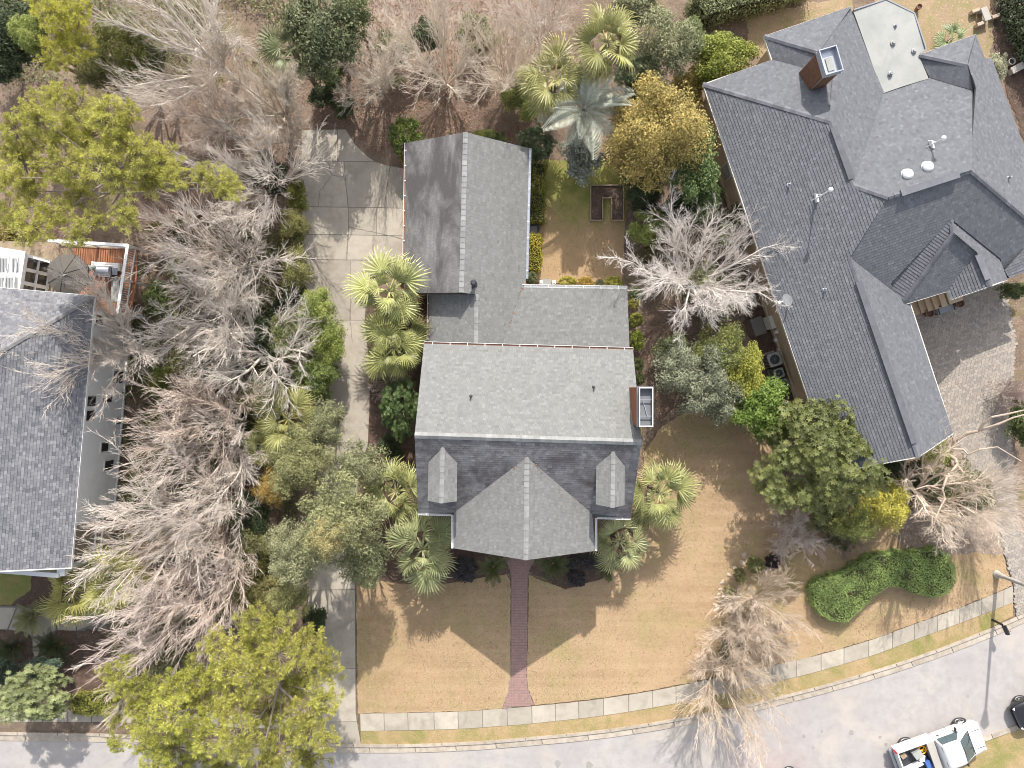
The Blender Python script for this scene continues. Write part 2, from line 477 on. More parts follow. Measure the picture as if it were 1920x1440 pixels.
class MB:
    """small mesh collector"""

    def __init__(s):
        s.v, s.f, s.t = [], [], []

    def add(s, vs, fs, tint=None):
        n = len(s.v)
        s.v += [tuple(v) for v in vs]
        s.f += [tuple(i + n for i in f) for f in fs]
        s.t += [random.random() if tint is None else tint] * len(fs)
        return s

    def box(s, c, size, rz=0.0, axes=None, tint=None):
        c = Vector(c)
        hx, hy, hz = [x / 2 for x in size]
        if axes is None:
            ca, sa = math.cos(rz), math.sin(rz)
            ax, ay, az = Vector((ca, sa, 0)), Vector((-sa, ca, 0)), Vector((0, 0, 1))
        else:
            ax, ay, az = axes
        vs = [c + ax * (hx * i) + ay * (hy * j) + az * (hz * k) for k in (-1, 1) for j in (-1, 1) for i in (-1, 1)]
        return s.add(vs, [(0, 2, 3, 1), (4, 5, 7, 6), (0, 1, 5, 4), (2, 6, 7, 3), (0, 4, 6, 2), (1, 3, 7, 5)], tint)

    def beam(s, a, b, w, h, up=Vector((0, 0, 1)), tint=None):
        a, b = Vector(a), Vector(b)
        d = b - a
        L = d.length
        ax = d / L
        ay = up.cross(ax)
        if ay.length < 1e-4:
            ay = Vector((0, 1, 0)).cross(ax)
        ay.normalize()
        az = ax.cross(ay)
        return s.box((a + b) / 2, (L, w, h), axes=(ax, ay, az), tint=tint)

    def prism(s, poly, z0, z1, tint=None):
        n = len(poly)
        vs = [(p[0], p[1], z0) for p in poly] + [(p[0], p[1], z1) for p in poly]
        area = sum(poly[i][0] * poly[(i + 1) % n][1] - poly[(i + 1) % n][0] * poly[i][1] for i in range(n))
        idx = list(range(n)) if area > 0 else list(range(n - 1, -1, -1))
        fs = [tuple(i + n for i in idx), tuple(reversed(idx))]
        for k in range(n):
            i, j = idx[k], idx[(k + 1) % n]
            fs.append((i, j, j + n, i + n))
        return s.add(vs, fs, tint)

    def tube(s, pts, rads, k=6, cap=True, tint=None):
        pts = [Vector(p) for p in pts]
        if not hasattr(rads, '__len__'):
            rads = [rads] * len(pts)
        rings = []
        for i, p in enumerate(pts):
            d = (pts[min(i + 1, len(pts) - 1)] - pts[max(i - 1, 0)]).normalized()
            u = d.cross(Vector((0.3, 0.9, 0.2)))
            if u.length < 0.1:
                u = d.cross(Vector((1, 0, 0)))
            u.normalize()
            w = d.cross(u)
            rings.append([p + (u * math.cos(2 * math.pi * j / k) + w * math.sin(2 * math.pi * j / k)) * rads[i] for j in range(k)])
        vs = [v for r in rings for v in r]
        fs = []
        for i in range(len(pts) - 1):
            for j in range(k):
                a, b = i * k + j, i * k + (j + 1) % k
                fs.append((a, b, b + k, a + k))
        if cap:
            fs.append(tuple(range(k - 1, -1, -1)))
            fs.append(tuple(range((len(pts) - 1) * k, len(pts) * k)))
        return s.add(vs, fs, tint)

    def lathe(s, prof, c=(0, 0, 0), k=16, axis=None, tint=None):
        """prof: (radius, height) pairs; axis: three vectors"""
        c = Vector(c)
        ax, ay, az = axis or (Vector((1, 0, 0)), Vector((0, 1, 0)), Vector((0, 0, 1)))
        vs = []
        for r, h in prof:
            for j in range(k):
                a = 2 * math.pi * j / k
                vs.append(c + ax * (r * math.cos(a)) + ay * (r * math.sin(a)) + az * h)
        fs = []
        for i in range(len(prof) - 1):
            for j in range(k):
                a, b = i * k + j, i * k + (j + 1) % k
                fs.append((a, b, b + k, a + k))
        fs.append(tuple(range(k - 1, -1, -1)))
        fs.append(tuple(range((len(prof) - 1) * k, len(prof) * k)))
        return s.add(vs, fs, tint)

    def mesh(s, name, smooth=False):
        me = bpy.data.meshes.new(name)
        me.from_pydata(s.v, [], s.f)
        at = me.attributes.new('tint', 'FLOAT', 'FACE')
        at.data.foreach_set('value', s.t)
        if smooth:
            me.polygons.foreach_set('use_smooth', [True] * len(s.f))
        me.update()
        return me

    def build(s, name, mat, parent=None, kind=None, label=None, smooth=False, bevel=0.0, color=None, world_mesh=True, loc=None):
        o = link(name, s.mesh(name, smooth), mat, parent, loc, kind, label, color, world_mesh)
        if bevel:
            md = o.modifiers.new('bevel', 'BEVEL')
            md.width = bevel
            md.segments = 2
            md.limit_method = 'ANGLE'
        return o


def np_mesh(name, verts, faces, tint=None, mat=None, smooth=False):
    """verts (N,3); faces (M,k)"""
    me = bpy.data.meshes.new(name)
    verts = np.ascontiguousarray(verts, dtype=np.float32)
    faces = np.ascontiguousarray(faces, dtype=np.int32)
    m, k = faces.shape
    me.vertices.add(len(verts))
    me.vertices.foreach_set('co', verts.ravel())
    me.loops.add(m * k)
    me.loops.foreach_set('vertex_index', faces.ravel())
    me.polygons.add(m)
    me.polygons.foreach_set('loop_start', np.arange(0, m * k, k, dtype=np.int32))
    me.polygons.foreach_set('loop_total', np.full(m, k, dtype=np.int32))
    if smooth:
        me.polygons.foreach_set('use_smooth', np.ones(m, dtype=bool))
    me.update(calc_edges=True)
    if tint is not None:
        at = me.attributes.new('tint', 'FLOAT', 'FACE')
        at.data.foreach_set('value', np.ascontiguousarray(tint, dtype=np.float32))
    if mat is not None:
        me.materials.append(mat)
    return me


def rough_edge(pts, amp):
    out = []
    n = len(pts)
    for i in range(n):
        a, b = Vector(pts[i]), Vector(pts[(i + 1) % n])
        L = (b - a).length
        k = max(1, min(60, int(L / 5)))
        d = (b - a).normalized()
        nn = Vector((-d.y, d.x))
        ph = random.uniform(0, 6.28)
        for j in range(k):
            s = j / k
            w = 0 if j == 0 else amp * (0.7 * math.sin(ph + s * L / 11) + random.gauss(0, 0.55))
            p = a.lerp(b, s) + nn * w
            out.append((p.x, p.y))
    return out


def sheet(name, pts, z, mat, kind='structure', parent=None, rough=0.0):
    """a flat ground sheet from photograph pixels"""
    if rough:
        pts = rough_edge(pts, rough)
    poly = [P(x, y, 0) for x, y in pts]
    vs = [Vector((p.x, p.y, z)) for p in poly]
    tris = tessellate_polygon([vs])
    fs = []
    for t in tris:
        a, b, c = [vs[i] for i in t]
        if (b - a).cross(c - a).z < 0:
            t = (t[0], t[2], t[1])
        fs.append(t)
    me = bpy.data.meshes.new(name)
    me.from_pydata([tuple(v) for v in vs], [], fs)
    return link(name, me, mat, parent, None, kind)


def in_poly(pts, poly):
    x, y = pts[:, 0], pts[:, 1]
    inside = np.zeros(len(pts), bool)
    n = len(poly)
    for i in range(n):
        x1, y1 = poly[i]
        x2, y2 = poly[(i + 1) % n]
        c = ((y1 > y) != (y2 > y)) & (x < (x2 - x1) * (y - y1) / (y2 - y1 + 1e-12) + x1)
        inside ^= c
    return inside


def sample_poly(pxpoly, n):
    w = np.array([[P(x, y).x, P(x, y).y] for x, y in pxpoly])
    lo, hi = w.min(0), w.max(0)
    out = []
    tot = 0
    while tot < n:
        p = RNG.uniform(lo, hi, (n, 2))
        p = p[in_poly(p, w)]
        out.append(p)
        tot += len(p)
    return np.concatenate(out)[:n]


def leaf_quads(c, nrm, size, aspect=0.5, rng=RNG):
    """rhombic leaves at c (N,3) facing nrm (N,3)"""
    n = len(c)
    nrm = nrm / (np.linalg.norm(nrm, axis=1, keepdims=True) + 1e-9)
    r = rng.normal(size=(n, 3))
    a = np.cross(nrm, r)
    a /= np.linalg.norm(a, axis=1, keepdims=True) + 1e-9
    b = np.cross(nrm, a)
    s = np.broadcast_to(np.asarray(size, float).reshape(-1, 1) if np.ndim(size) else np.full((1, 1), size), (n, 1))
    v = np.empty((n, 4, 3))
    v[:, 0] = c - a * s
    v[:, 1] = c + b * s * aspect + nrm * s * 0.15
    v[:, 2] = c + a * s
    v[:, 3] = c - b * s * aspect + nrm * s * 0.15
    f = np.arange(n * 4).reshape(n, 4)
    return v.reshape(-1, 3), f


def tubes_np(segs, k):
    """segs: array (N,8) p0 p1 r0 r1"""
    s = np.asarray(segs, float)
    p0, p1, r0, r1 = s[:, 0:3], s[:, 3:6], s[:, 6:7], s[:, 7:8]
    d = p1 - p0
    d /= np.linalg.norm(d, axis=1, keepdims=True) + 1e-9
    ref = np.where(np.abs(d[:, 2:3]) > 0.9, np.array([[1., 0, 0]]), np.array([[0., 0, 1]]))
    u = np.cross(d, ref)
    u /= np.linalg.norm(u, axis=1, keepdims=True) + 1e-9
    w = np.cross(d, u)
    n = len(s)
    v = np.empty((n, 2, k, 3))
    for j in range(k):
        a = 2 * math.pi * j / k
        o = u * math.cos(a) + w * math.sin(a)
        v[:, 0, j] = p0 + o * r0
        v[:, 1, j] = p1 + o * r1
    base = (np.arange(n) * 2 * k)[:, None]
    f = np.empty((n, k, 4), int)
    for j in range(k):
        j2 = (j + 1) % k
        f[:, j] = np.concatenate([base + j, base + j2, base + k + j2, base + k + j], 1)
    return v.reshape(-1, 3), f.reshape(-1, 4)


def children(o):
    return [c for c in bpy.data.objects if c.parent == o]


CHILD = {}


def kids(o):
    return CHILD.get(o.name, [])


def reg(parent, o):
    CHILD.setdefault(parent.name, []).append(o)
    return o


def copy_thing(src, label=None, loc=None, rz=None, scale=None, group=None, parent=None):
    c = src.copy()
    COL.objects.link(c)
    if parent is not None:
        c.parent = parent
    if label:
        c['label'] = label
    if group:
        c['group'] = group
    if loc is not None:
        c.location = loc
    if rz is not None:
        c.rotation_euler = (0, 0, rz)
    if scale is not None:
        c.scale = scale if hasattr(scale, '__len__') else (scale,) * 3
    for ch in kids(src):
        reg(c, copy_thing(ch, parent=c))
    return c


# ------------------------------------------------------------------ ground, road, pavement
g = MB()
g.add([(-400, -400, -0.02), (400, -400, -0.02), (400, 400, -0.02), (-400, 400, -0.02)], [(0, 1, 2, 3)])
g.build('ground', M_GROUND, kind='structure')

KERB_TOP = [(-200, 1366), (0, 1372), (180, 1374), (400, 1386), (590, 1395), (677, 1395), (757, 1395), (827, 1393), (907, 1389), (987, 1382), (1067, 1375), (1146, 1366), (1224, 1354), (1300, 1340), (1380, 1325), (1453, 1307), (1528, 1288), (1603, 1267), (1678, 1244), (1762, 1215), (1849, 1181), (1920, 1150), (2010, 1105), (2120, 1045)]
KERB_W = 16.0
SW_TOP = [(675, 1338), (745, 1337), (836, 1335), (884, 1333), (932, 1329), (978, 1326), (1064, 1318), (1108, 1313), (1152, 1307), (1203, 1299), (1253, 1290), (1295, 1281), (1350, 1270), (1410, 1257), (1466, 1243), (1524, 1231), (1580, 1216), (1637, 1199), (1712, 1171), (1766, 1152), (1820, 1132), (1899, 1099)]
SW_BOT = [(676, 1370), (745, 1369), (836, 1367), (884, 1365), (932, 1361), (978, 1358), (1064, 1349), (1108, 1344), (1152, 1338), (1203, 1330), (1253, 1321), (1295, 1312), (1350, 1301), (1410, 1288), (1466, 1275), (1524, 1261), (1580, 1245), (1637, 1228), (1712, 1200), (1766, 1180), (1820, 1160), (1899, 1129)]


def poly_at(poly, s):
    """point and length along a pixel polyline"""
    for i in range(len(poly) - 1):
        a, b = Vector(poly[i]), Vector(poly[i + 1])
        L = (b - a).length
        if s <= L:
            return a.lerp(b, s / L), (b - a).normalized()
        s -= L
    return Vector(poly[-1]), (Vector(poly[-1]) - Vector(poly[-2])).normalized()


def poly_len(poly):
    return sum((Vector(poly[i + 1]) - Vector(poly[i])).length for i in range(len(poly) - 1))


road_pts = [(x, y + KERB_W - 4) for x, y in KERB_TOP]
road = sheet('road', road_pts + [(2300, 1250), (2120, 1265), (1925, 1362), (1844, 1390), (1690, 1446), (1560, 1490), (1300, 1560), (900, 1600), (-200, 1610)], 0.0, M_ROAD)
sheet('south_verge', [(1540, 1497), (1690, 1446), (1844, 1390), (1925, 1362), (2120, 1265), (2300, 1250), (2300, 1700), (1000, 1700), (1000, 1600), (1300, 1560)], 0.012, M_LAWN2, rough=1).name = 'grass_verge'


def strip_pieces(name, base, top, bot, step, gap, z0, z1, mat, jitter=0.0, first=0.0):
    """slabs between two pixel polylines sampled by x along top"""
    L = poly_len(top)
    s = first
    n = 0
    Lb = poly_len(bot)
    while s < L - 3:
        e = min(L, s + step * (1 + random.uniform(-jitter, jitter)))
        if L - e < step * 0.35:
            e = L
        q = []
        for t in (s + gap / 2, (s + e) / 2, e - gap / 2):
            q.append(poly_at(top, t)[0])
        for t in (e - gap / 2, (s + e) / 2, s + gap / 2):
            q.append(poly_at(bot, t * Lb / L)[0])
        mb = MB()
        mb.prism([P(p.x, p.y) for p in q], z0, z1 + random.uniform(-0.004, 0.004))
        reg(base, mb.build(name, mat, base))
        s = e
        n += 1
    return n


def strip_sheet(name, top, bot, z, mat):
    return sheet(name, top + list(reversed(bot)), z, mat)


sw = strip_sheet('sidewalk', SW_TOP, SW_BOT, 0.034, M_JOINT)
strip_pieces('paving_slab', sw, SW_TOP, SW_BOT, 46.5, 1.4, 0.0, 0.045, M_CONC, 0.06)
SW2_TOP = [(-60, 1330), (60, 1332), (130, 1332), (200, 1331), (300, 1334), (420, 1338), (560, 1340)]
SW2_BOT = [(-60, 1352), (60, 1353), (130, 1353), (200, 1353), (300, 1357), (420, 1362), (560, 1368)]
sw2 = strip_sheet('sidewalk', SW2_TOP, SW2_BOT, 0.008, M_JOINT)
strip_pieces('paving_slab', sw2, SW2_TOP, SW2_BOT, 46.5, 1.4, 0.0, 0.045, M_CONC, 0.06)

KERB_BOT = []
for i, (x, y) in enumerate(KERB_TOP):
    _, d = poly_at(KERB_TOP, sum((Vector(KERB_TOP[k + 1]) - Vector(KERB_TOP[k])).length for k in range(min(i, len(KERB_TOP) - 2))) + 0.5)
    KERB_BOT.append((x - d.y * KERB_W, y + d.x * KERB_W))
kb = strip_sheet('kerb', KERB_TOP, KERB_BOT, 0.006, M_JOINT)
strip_pieces('kerb_stone', kb, KERB_TOP, KERB_BOT, 80, 1.3, 0.0, 0.05, M_KERB, 0.1)
KLIP_BOT = []
for (a, b), (c, d) in zip(KERB_TOP, KERB_BOT):
    KLIP_BOT.append((a + (c - a) * 0.3, b + (d - b) * 0.3))
kt = strip_sheet('kerb_upstand', KERB_TOP, KLIP_BOT, 0.055, M_JOINT)
kt.name = 'kerb_upstand'
strip_pieces('kerb_top', kt, [p for p in KERB_TOP if not 560 < p[0] < 676], [p for i, p in enumerate(KLIP_BOT) if not 560 < KERB_TOP[i][0] < 676], 80, 1.2, 0.055, 0.12, M_KERB, 0.1)
# far kerb beside the truck
FK_TOP = [(2080, 1290), (1925, 1352), (1844, 1381), (1690, 1437), (1560, 1481)]
FK_BOT = [(2083, 1297), (1928, 1360), (1847, 1389), (1693, 1445), (1563, 1489)]
fk = strip_sheet('kerb', FK_TOP, FK_BOT, 0.014, M_JOINT)
strip_pieces('kerb_stone', fk, FK_TOP, FK_BOT, 80, 1.3, 0.0, 0.07, M_KERB, 0.1)

# lawns and beds, each sheet a few millimetres above the one below
FRONT_LAWN = [(668, 1082), (760, 1100), (850, 1092), (958, 1082), (958, 1265), (955, 1290), (943, 1327)]
lawnL = sheet('front_lawn', [(668, 1082), (720, 1090), (790, 1098), (850, 1092), (950, 1076), (957, 1090), (957, 1265), (954, 1295), (941, 1328), (884, 1332), (836, 1334), (745, 1336), (671, 1337)], 0.028, M_LAWN, rough=0.8)
LAWN_R = [(992, 1078), (1060, 1105), (1130, 1085), (1190, 1035), (1215, 960), (1205, 850), (1240, 800), (1290, 770), (1370, 758), (1420, 800), (1475, 900), (1480, 1000), (1440, 1045), (1398, 1036), (1360, 1080), (1340, 1130), (1325, 1190), (1312, 1240), (1300, 1278), (1203, 1297), (1108, 1311), (1003, 1322), (990, 1292), (988, 1265)]
lawnR = sheet('front_lawn', LAWN_R, 0.028, M_LAWN, rough=0.8)
SIDE_LAWN = [(1385, 900), (1560, 960), (1720, 960), (1880, 1040), (1897, 1098), (1820, 1131), (1712, 1170), (1637, 1198), (1524, 1230), (1410, 1256), (1296, 1277), (1308, 1240), (1320, 1180), (1334, 1120), (1390, 1034)]
sheet('side_lawn', SIDE_LAWN, 0.020, M_LAWN, rough=1.2)
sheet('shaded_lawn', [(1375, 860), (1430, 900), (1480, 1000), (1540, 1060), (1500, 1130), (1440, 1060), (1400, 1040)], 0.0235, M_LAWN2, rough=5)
verge = [(x, y) for x, y in SW_BOT] + [(1899, 1155)] + [(x, y) for x, y in reversed(KERB_TOP) if 676 < x < 1890]
sheet('grass_verge', verge, 0.016, M_LAWN2)
sheet('grass_verge', [(-60, 1352), (130, 1353), (300, 1357), (560, 1368), (580, 1393), (400, 1386), (180, 1374), (0, 1372), (-60, 1370)], 0.016, M_SOIL)
BACK_LAWN = [(1018, 300), (1140, 300), (1180, 345), (1172, 420), (1168, 530), (1005, 530), (1008, 440), (1016, 400)]
sheet('back_lawn', BACK_LAWN, 0.014, M_BACKLAWN, rough=1.5)
sheet('mulch_bed', [(585, 150), (700, 130), (880, 150), (1010, 190), (1010, 300), (760, 330), (720, 309), (690, 295), (665, 270), (650, 240), (585, 240)], 0.006, M_SOIL, rough=2.2)
sheet('leaf_litter', [(640, -60), (1020, -60), (1030, 150), (880, 145), (700, 130), (640, 90)], 0.004, M_PINE_STRAW, rough=3)
sheet('mulch_bed', [(1205, 560), (1340, 560), (1330, 700), (1290, 780), (1240, 800), (1205, 850), (1200, 700)], 0.004, M_SOIL, rough=2.2)
sheet('mulch_bed', [(667, 1080), (684, 600), (700, 540), (800, 560), (800, 980), (860, 1010), (1110, 1010), (1190, 970), (1210, 960), (1190, 1035), (1130, 1085), (1060, 1105), (995, 1075), (955, 1075), (850, 1092), (790, 1098)], 0.005, M_MULCH, rough=2.2)
sheet('yard_soil', [(1600, -60), (1960, -60), (1960, 60), (1870, 60), (1850, 120), (1700, 110)], 0.004, M_YARD, rough=2.5)
sheet('mulch_bed', [(1850, -60), (1990, -60), (1990, 300), (1930, 290), (1870, 120)], 0.008, M_MULCH, rough=2.2)
sheet('garden_soil', [(1400, 30), (1600, -10), (1600, 60), (1440, 120), (1400, 90)], 0.004, M_YARD, rough=2.5)
sheet('mulch_bed', [(1670, 1000), (1760, 900), (1800, 820), (1860, 900), (1885, 1040), (1700, 1035)], 0.024, M_PINE_STRAW, rough=2.2)
sheet('mulch_bed', [(1385, 560), (1480, 600), (1520, 760), (1430, 730)], 0.003, M_MULCH, rough=2.2)
# left neighbour's front garden
sheet('green_lawn', [(-60, 1070), (60, 1070), (58, 1105), (20, 1135), (-60, 1140)], 0.012, M_GREEN, rough=1.5)
sheet('mulch_bed', [(55, 1075), (100, 1085), (140, 1130), (95, 1140), (60, 1130), (20, 1138), (58, 1105)], 0.009, M_MULCH, rough=2.2)
sheet('mulch_bed', [(-60, 1185), (20, 1180), (50, 1185), (62, 1205), (62, 1260), (-60, 1270)], 0.05, M_MULCH, rough=2.2)
sheet('mulch_bed', [(73, 1250), (75, 1205), (108, 1182), (148, 1184), (170, 1180), (230, 1200), (240, 1290), (140, 1330), (100, 1270)], 0.05, M_MULCH, rough=2.2)
wp = sheet('garden_path', [(-60, 1135), (20, 1136), (95, 1140), (200, 1125), (200, 1178), (148, 1184), (108, 1182), (75, 1205), (73, 1255), (62, 1255), (62, 1200), (50, 1184), (-60, 1184)], 0.011, M_JOINT)
for q in ([(-60, 1138), (31, 1139), (14, 1180), (-60, 1176)], [(33, 1139), (60, 1141), (60, 1192), (48, 1183), (17, 1180)], [(62, 1141), (106, 1141), (105, 1181), (80, 1193), (62, 1193)], [(108, 1140), (139, 1140), (144, 1182), (108, 1181)],
          [(141, 1138), (168, 1135), (180, 1168), (146, 1181)], [(171, 1134), (205, 1128), (205, 1170), (183, 1167)], [(62, 1195), (77, 1197), (74, 1230), (62, 1230)], [(62, 1232), (74, 1232), (73, 1256), (62, 1256)]):
    m = MB()
    m.prism([P(*p) for p in q], 0, 0.045)
    m.build('paving_slab', M_CONC, wp)

# driveway: base sheet plus one slab object for every poured panel
drv_pts = [(566, 245), (648, 243), (665, 270), (690, 295), (720, 309), (760, 317), (760, 500), (690, 522), (684, 600), (693, 690), (693, 760), (690, 830), (672, 900), (665, 1000), (667, 1335), (677, 1396), (588, 1396), (580, 1300), (578, 1105), (590, 900), (622, 800), (610, 640), (575, 545), (566, 480)]
drv = sheet('driveway', drv_pts, 0.029, M_JOINT)
slabs = [
    [(566, 245), (632.5, 243.3), (632.5, 302), (566, 301)], [(633.5, 243.3), (648, 243), (665, 270), (690, 295), (700, 301), (700, 303), (633.5, 302.5)],
    [(566, 302.5), (645, 303.5), (652, 388), (566, 387)], [(646, 303.5), (702, 304), (720, 309), (731, 312), (720, 389), (653, 388.5)], [(732, 312), (760, 317), (760, 390), (721, 389.5)],
    [(566, 388.5), (653, 389.5), (653, 440), (566, 439)], [(654, 389.5), (706, 390.3), (706, 441), (654, 440.3)], [(707, 390.3), (760, 391.3), (760, 442), (707, 441)],
    [(566, 440.3), (653, 441.3), (650, 487), (567, 486)], [(654, 441.3), (699, 442), (700, 487), (651, 487)], [(700, 442), (760, 443), (760, 490), (701, 488)],
    [(567, 487.3), (656.5, 488.3), (657, 600), (598, 600), (575, 545)], [(657.5, 488.3), (759, 491), (759, 500), (690, 522), (684, 600), (658, 600)],
    [(598.5, 601), (684, 601), (693, 690), (693, 703), (615.5, 703), (610, 640)], [(615.5, 704), (693, 704), (693, 760), (690, 829), (613, 829), (622, 800)],
    [(613, 830), (690, 830), (672, 900), (668, 950), (587.5, 950), (590, 900)], [(587, 951), (668, 951), (665, 1000), (666, 1104), (578.5, 1106), (579, 1095)],
    [(578, 1107), (666, 1105), (666.5, 1252.5), (579.5, 1253)], [(579.5, 1254), (666.5, 1253.5), (667, 1335), (669, 1352), (584, 1353), (580, 1300)], [(584, 1354), (669.5, 1353), (677, 1396), (588, 1396)]]
for q in slabs:
    m = MB()
    m.prism([P(*p) for p in q], 0, 0.038 + random.uniform(-0.004, 0.004))
    m.build('concrete_slab', M_CONC, drv)
# cracks in the concrete
cm = MB()
for line in ([(617, 305), (621, 322), (622, 329), (610, 347), (600, 360), (597, 387)], [(622, 329), (640, 332), (645, 332)], [(640, 305), (645, 332), (650, 350), (653, 388)], [(633, 245), (634, 270), (632, 290), (635, 303)],
             [(733, 313), (727, 345), (718, 372), (716, 389)], [(653, 425), (690, 433), (720, 440), (758, 450)], [(652, 441), (651, 465), (650, 487)], [(660, 560), (655, 590), (661, 640)], [(700, 441), (699, 460), (701, 488)]):
    fine = []
    for i in range(len(line) - 1):
        for t in range(4):
            a, b = Vector(line[i]), Vector(line[i + 1])
            fine.append(a.lerp(b, t / 4) + Vector((random.uniform(-1.1, 1.1), random.uniform(-1.1, 1.1))))
    fine.append(Vector(line[-1]))
    for i in range(len(fine) - 1):
        a, b = P(*fine[i]), P(*fine[i + 1])
        d = (b - a).normalized()
        n = Vector((-d.y, d.x, 0)) * random.uniform(0.009, 0.022)
        e = d * 0.012
        up = Vector((0, 0, 0.0465 + 0.0008 * (i % 3)))
        cm.add([a - n - e + up, b - n + e + up, b + n + e + up, a + n - e + up], [(0, 1, 2, 3)])
cm.build('crack', M_CRACK, drv, kind='stuff')

# brick walk: individual bricks joined into one part
WALK = [(945, 1045), (1005, 1045), (993, 1068), (990, 1085), (987, 1265), (989, 1290), (1001, 1321), (942, 1328), (954, 1295), (957, 1265), (958, 1085), (956, 1068)]
wk = sheet('brick_walk', WALK, 0.032, M_JOINT)
wpoly = np.array([[P(x, y).x, P(x, y).y] for x, y in WALK])
bm_ = MB()
bl, bw = 0.20, 0.10
y = P(0, 1330).y
row = 0
while y < P(0, 1040).y:
    x = P(935, 0).x
    blk = (row // 2) % 2
    while x < P(1012, 0).x:
        vert = ((int((x + 50) / 0.2) + row // 2) % 2)
        for k in range(2):
            if vert:
                c = (x + 0.05 + k * 0.1, y + 0.1)
                sz = (0.09, 0.19, 0.05)
            else:
                c = (x + 0.1, y + 0.05 + k * 0.1)
                sz = (0.19, 0.09, 0.05)
            if in_poly(np.array([c]), wpoly)[0]:
                bm_.box((c[0], c[1], 0.027 + random.uniform(-0.003, 0.003)), sz, random.uniform(-0.02, 0.02))
        x += 0.2
    y += 0.2
    row += 2
bm_.build('bricks', M_WALK, wk, kind='stuff')

# paved forecourt of the right house
DRIVE_R = [(1660, 545), (1790, 560), (1880, 520), (1905, 640), (1895, 760), (1900, 900), (1915, 1000), (2000, 1060), (2010, 1100), (1920, 1152), (1905, 1157), (1900, 1098), (1885, 1045), (1872, 985), (1820, 880), (1775, 800)]
dr2 = sheet('paved_driveway', DRIVE_R, 0.036, M_JOINT)
dpoly = np.array([[P(x, y).x, P(x, y).y] for x, y in DRIVE_R])
ang = math.radians(19)
lo, hi = dpoly.min(0), dpoly.max(0)
pm = MB()
cx, cy = dpoly.mean(0)
ca, sa = math.cos(ang), math.sin(ang)
for i in range(-48, 49):
    for j in range(-80, 81):
        gx, gy = (i + (0, 0.5, 0.25, 0.7)[j % 4]) * 0.245, j * 0.16
        c = (cx + gx * ca - gy * sa, cy + gx * sa + gy * ca)
        if lo[0] < c[0] < hi[0] and lo[1] < c[1] < hi[1] and in_poly(np.array([c]), dpoly)[0]:
            pm.box((c[0], c[1], 0.03 + random.uniform(-0.002, 0.002)), (0.23, 0.148, 0.05), ang + random.uniform(-0.02, 0.02))
pm.build('pavers', M_PAVER, dr2, kind='stuff')

# oil stains on the asphalt, and two larger dark spots listed first
st = MB()
for (x, y, r) in [(1045, 1432, 7), (1105, 1435, 7), (1507, 1380, 4), (1541, 1371, 3), (1596, 1374, 5), (1525, 1402, 3), (1650, 1382, 3), (1661, 1396, 4), (1815, 1305, 3)]:
    c = P(x, y)
    k = 11
    st.add([(c.x + math.cos(6.283 * i / k) * r / PPM * random.uniform(0.6, 1.2), c.y + math.sin(6.283 * i / k) * r / PPM * random.uniform(0.7, 1.3), 0.004) for i in range(k)], [tuple(range(k))])
st.build('oil_and_dark_spot', M_SPOT, road, kind='stuff')
# ------------------------------------------------------------------ roofs


def fit_plane(pts):
    A = np.array([[p.x, p.y, 1] for p in pts])
    z = np.array([p.z for p in pts])
    s = np.linalg.lstsq(A, z, rcond=None)[0]
    return s


def ray_plane(px, py, s):
    """point on plane z=s0 x+s1 y+s2 seen at a photograph pixel"""
    dx, dy = (px - 960) / PPM, (720 - py) / PPM
    k = (s[0] * dx + s[1] * dy)
    z = (k + s[2]) / (1 + k / CAMH)
    return P(px, py, z)


def clip_convex(poly, tri):
    out = poly
    for i in range(3):
        a, b = tri[i], tri[(i + 1) % 3]
        ex, ey = b[0] - a[0], b[1] - a[1]
        inp, out = out, []
        if not inp:
            return []
        for j in range(len(inp)):
            p, q = inp[j], inp[(j + 1) % len(inp)]
            dp = ex * (p[1] - a[1]) - ey * (p[0] - a[0])
            dq = ex * (q[1] - a[1]) - ey * (q[0] - a[0])
            if dp >= 0:
                out.append(p)
            if (dp > 0 > dq) or (dp < 0 < dq):
                t = dp / (dp - dq)
                out.append((p[0] + t * (q[0] - p[0]), p[1] + t * (q[1] - p[1])))
    return out


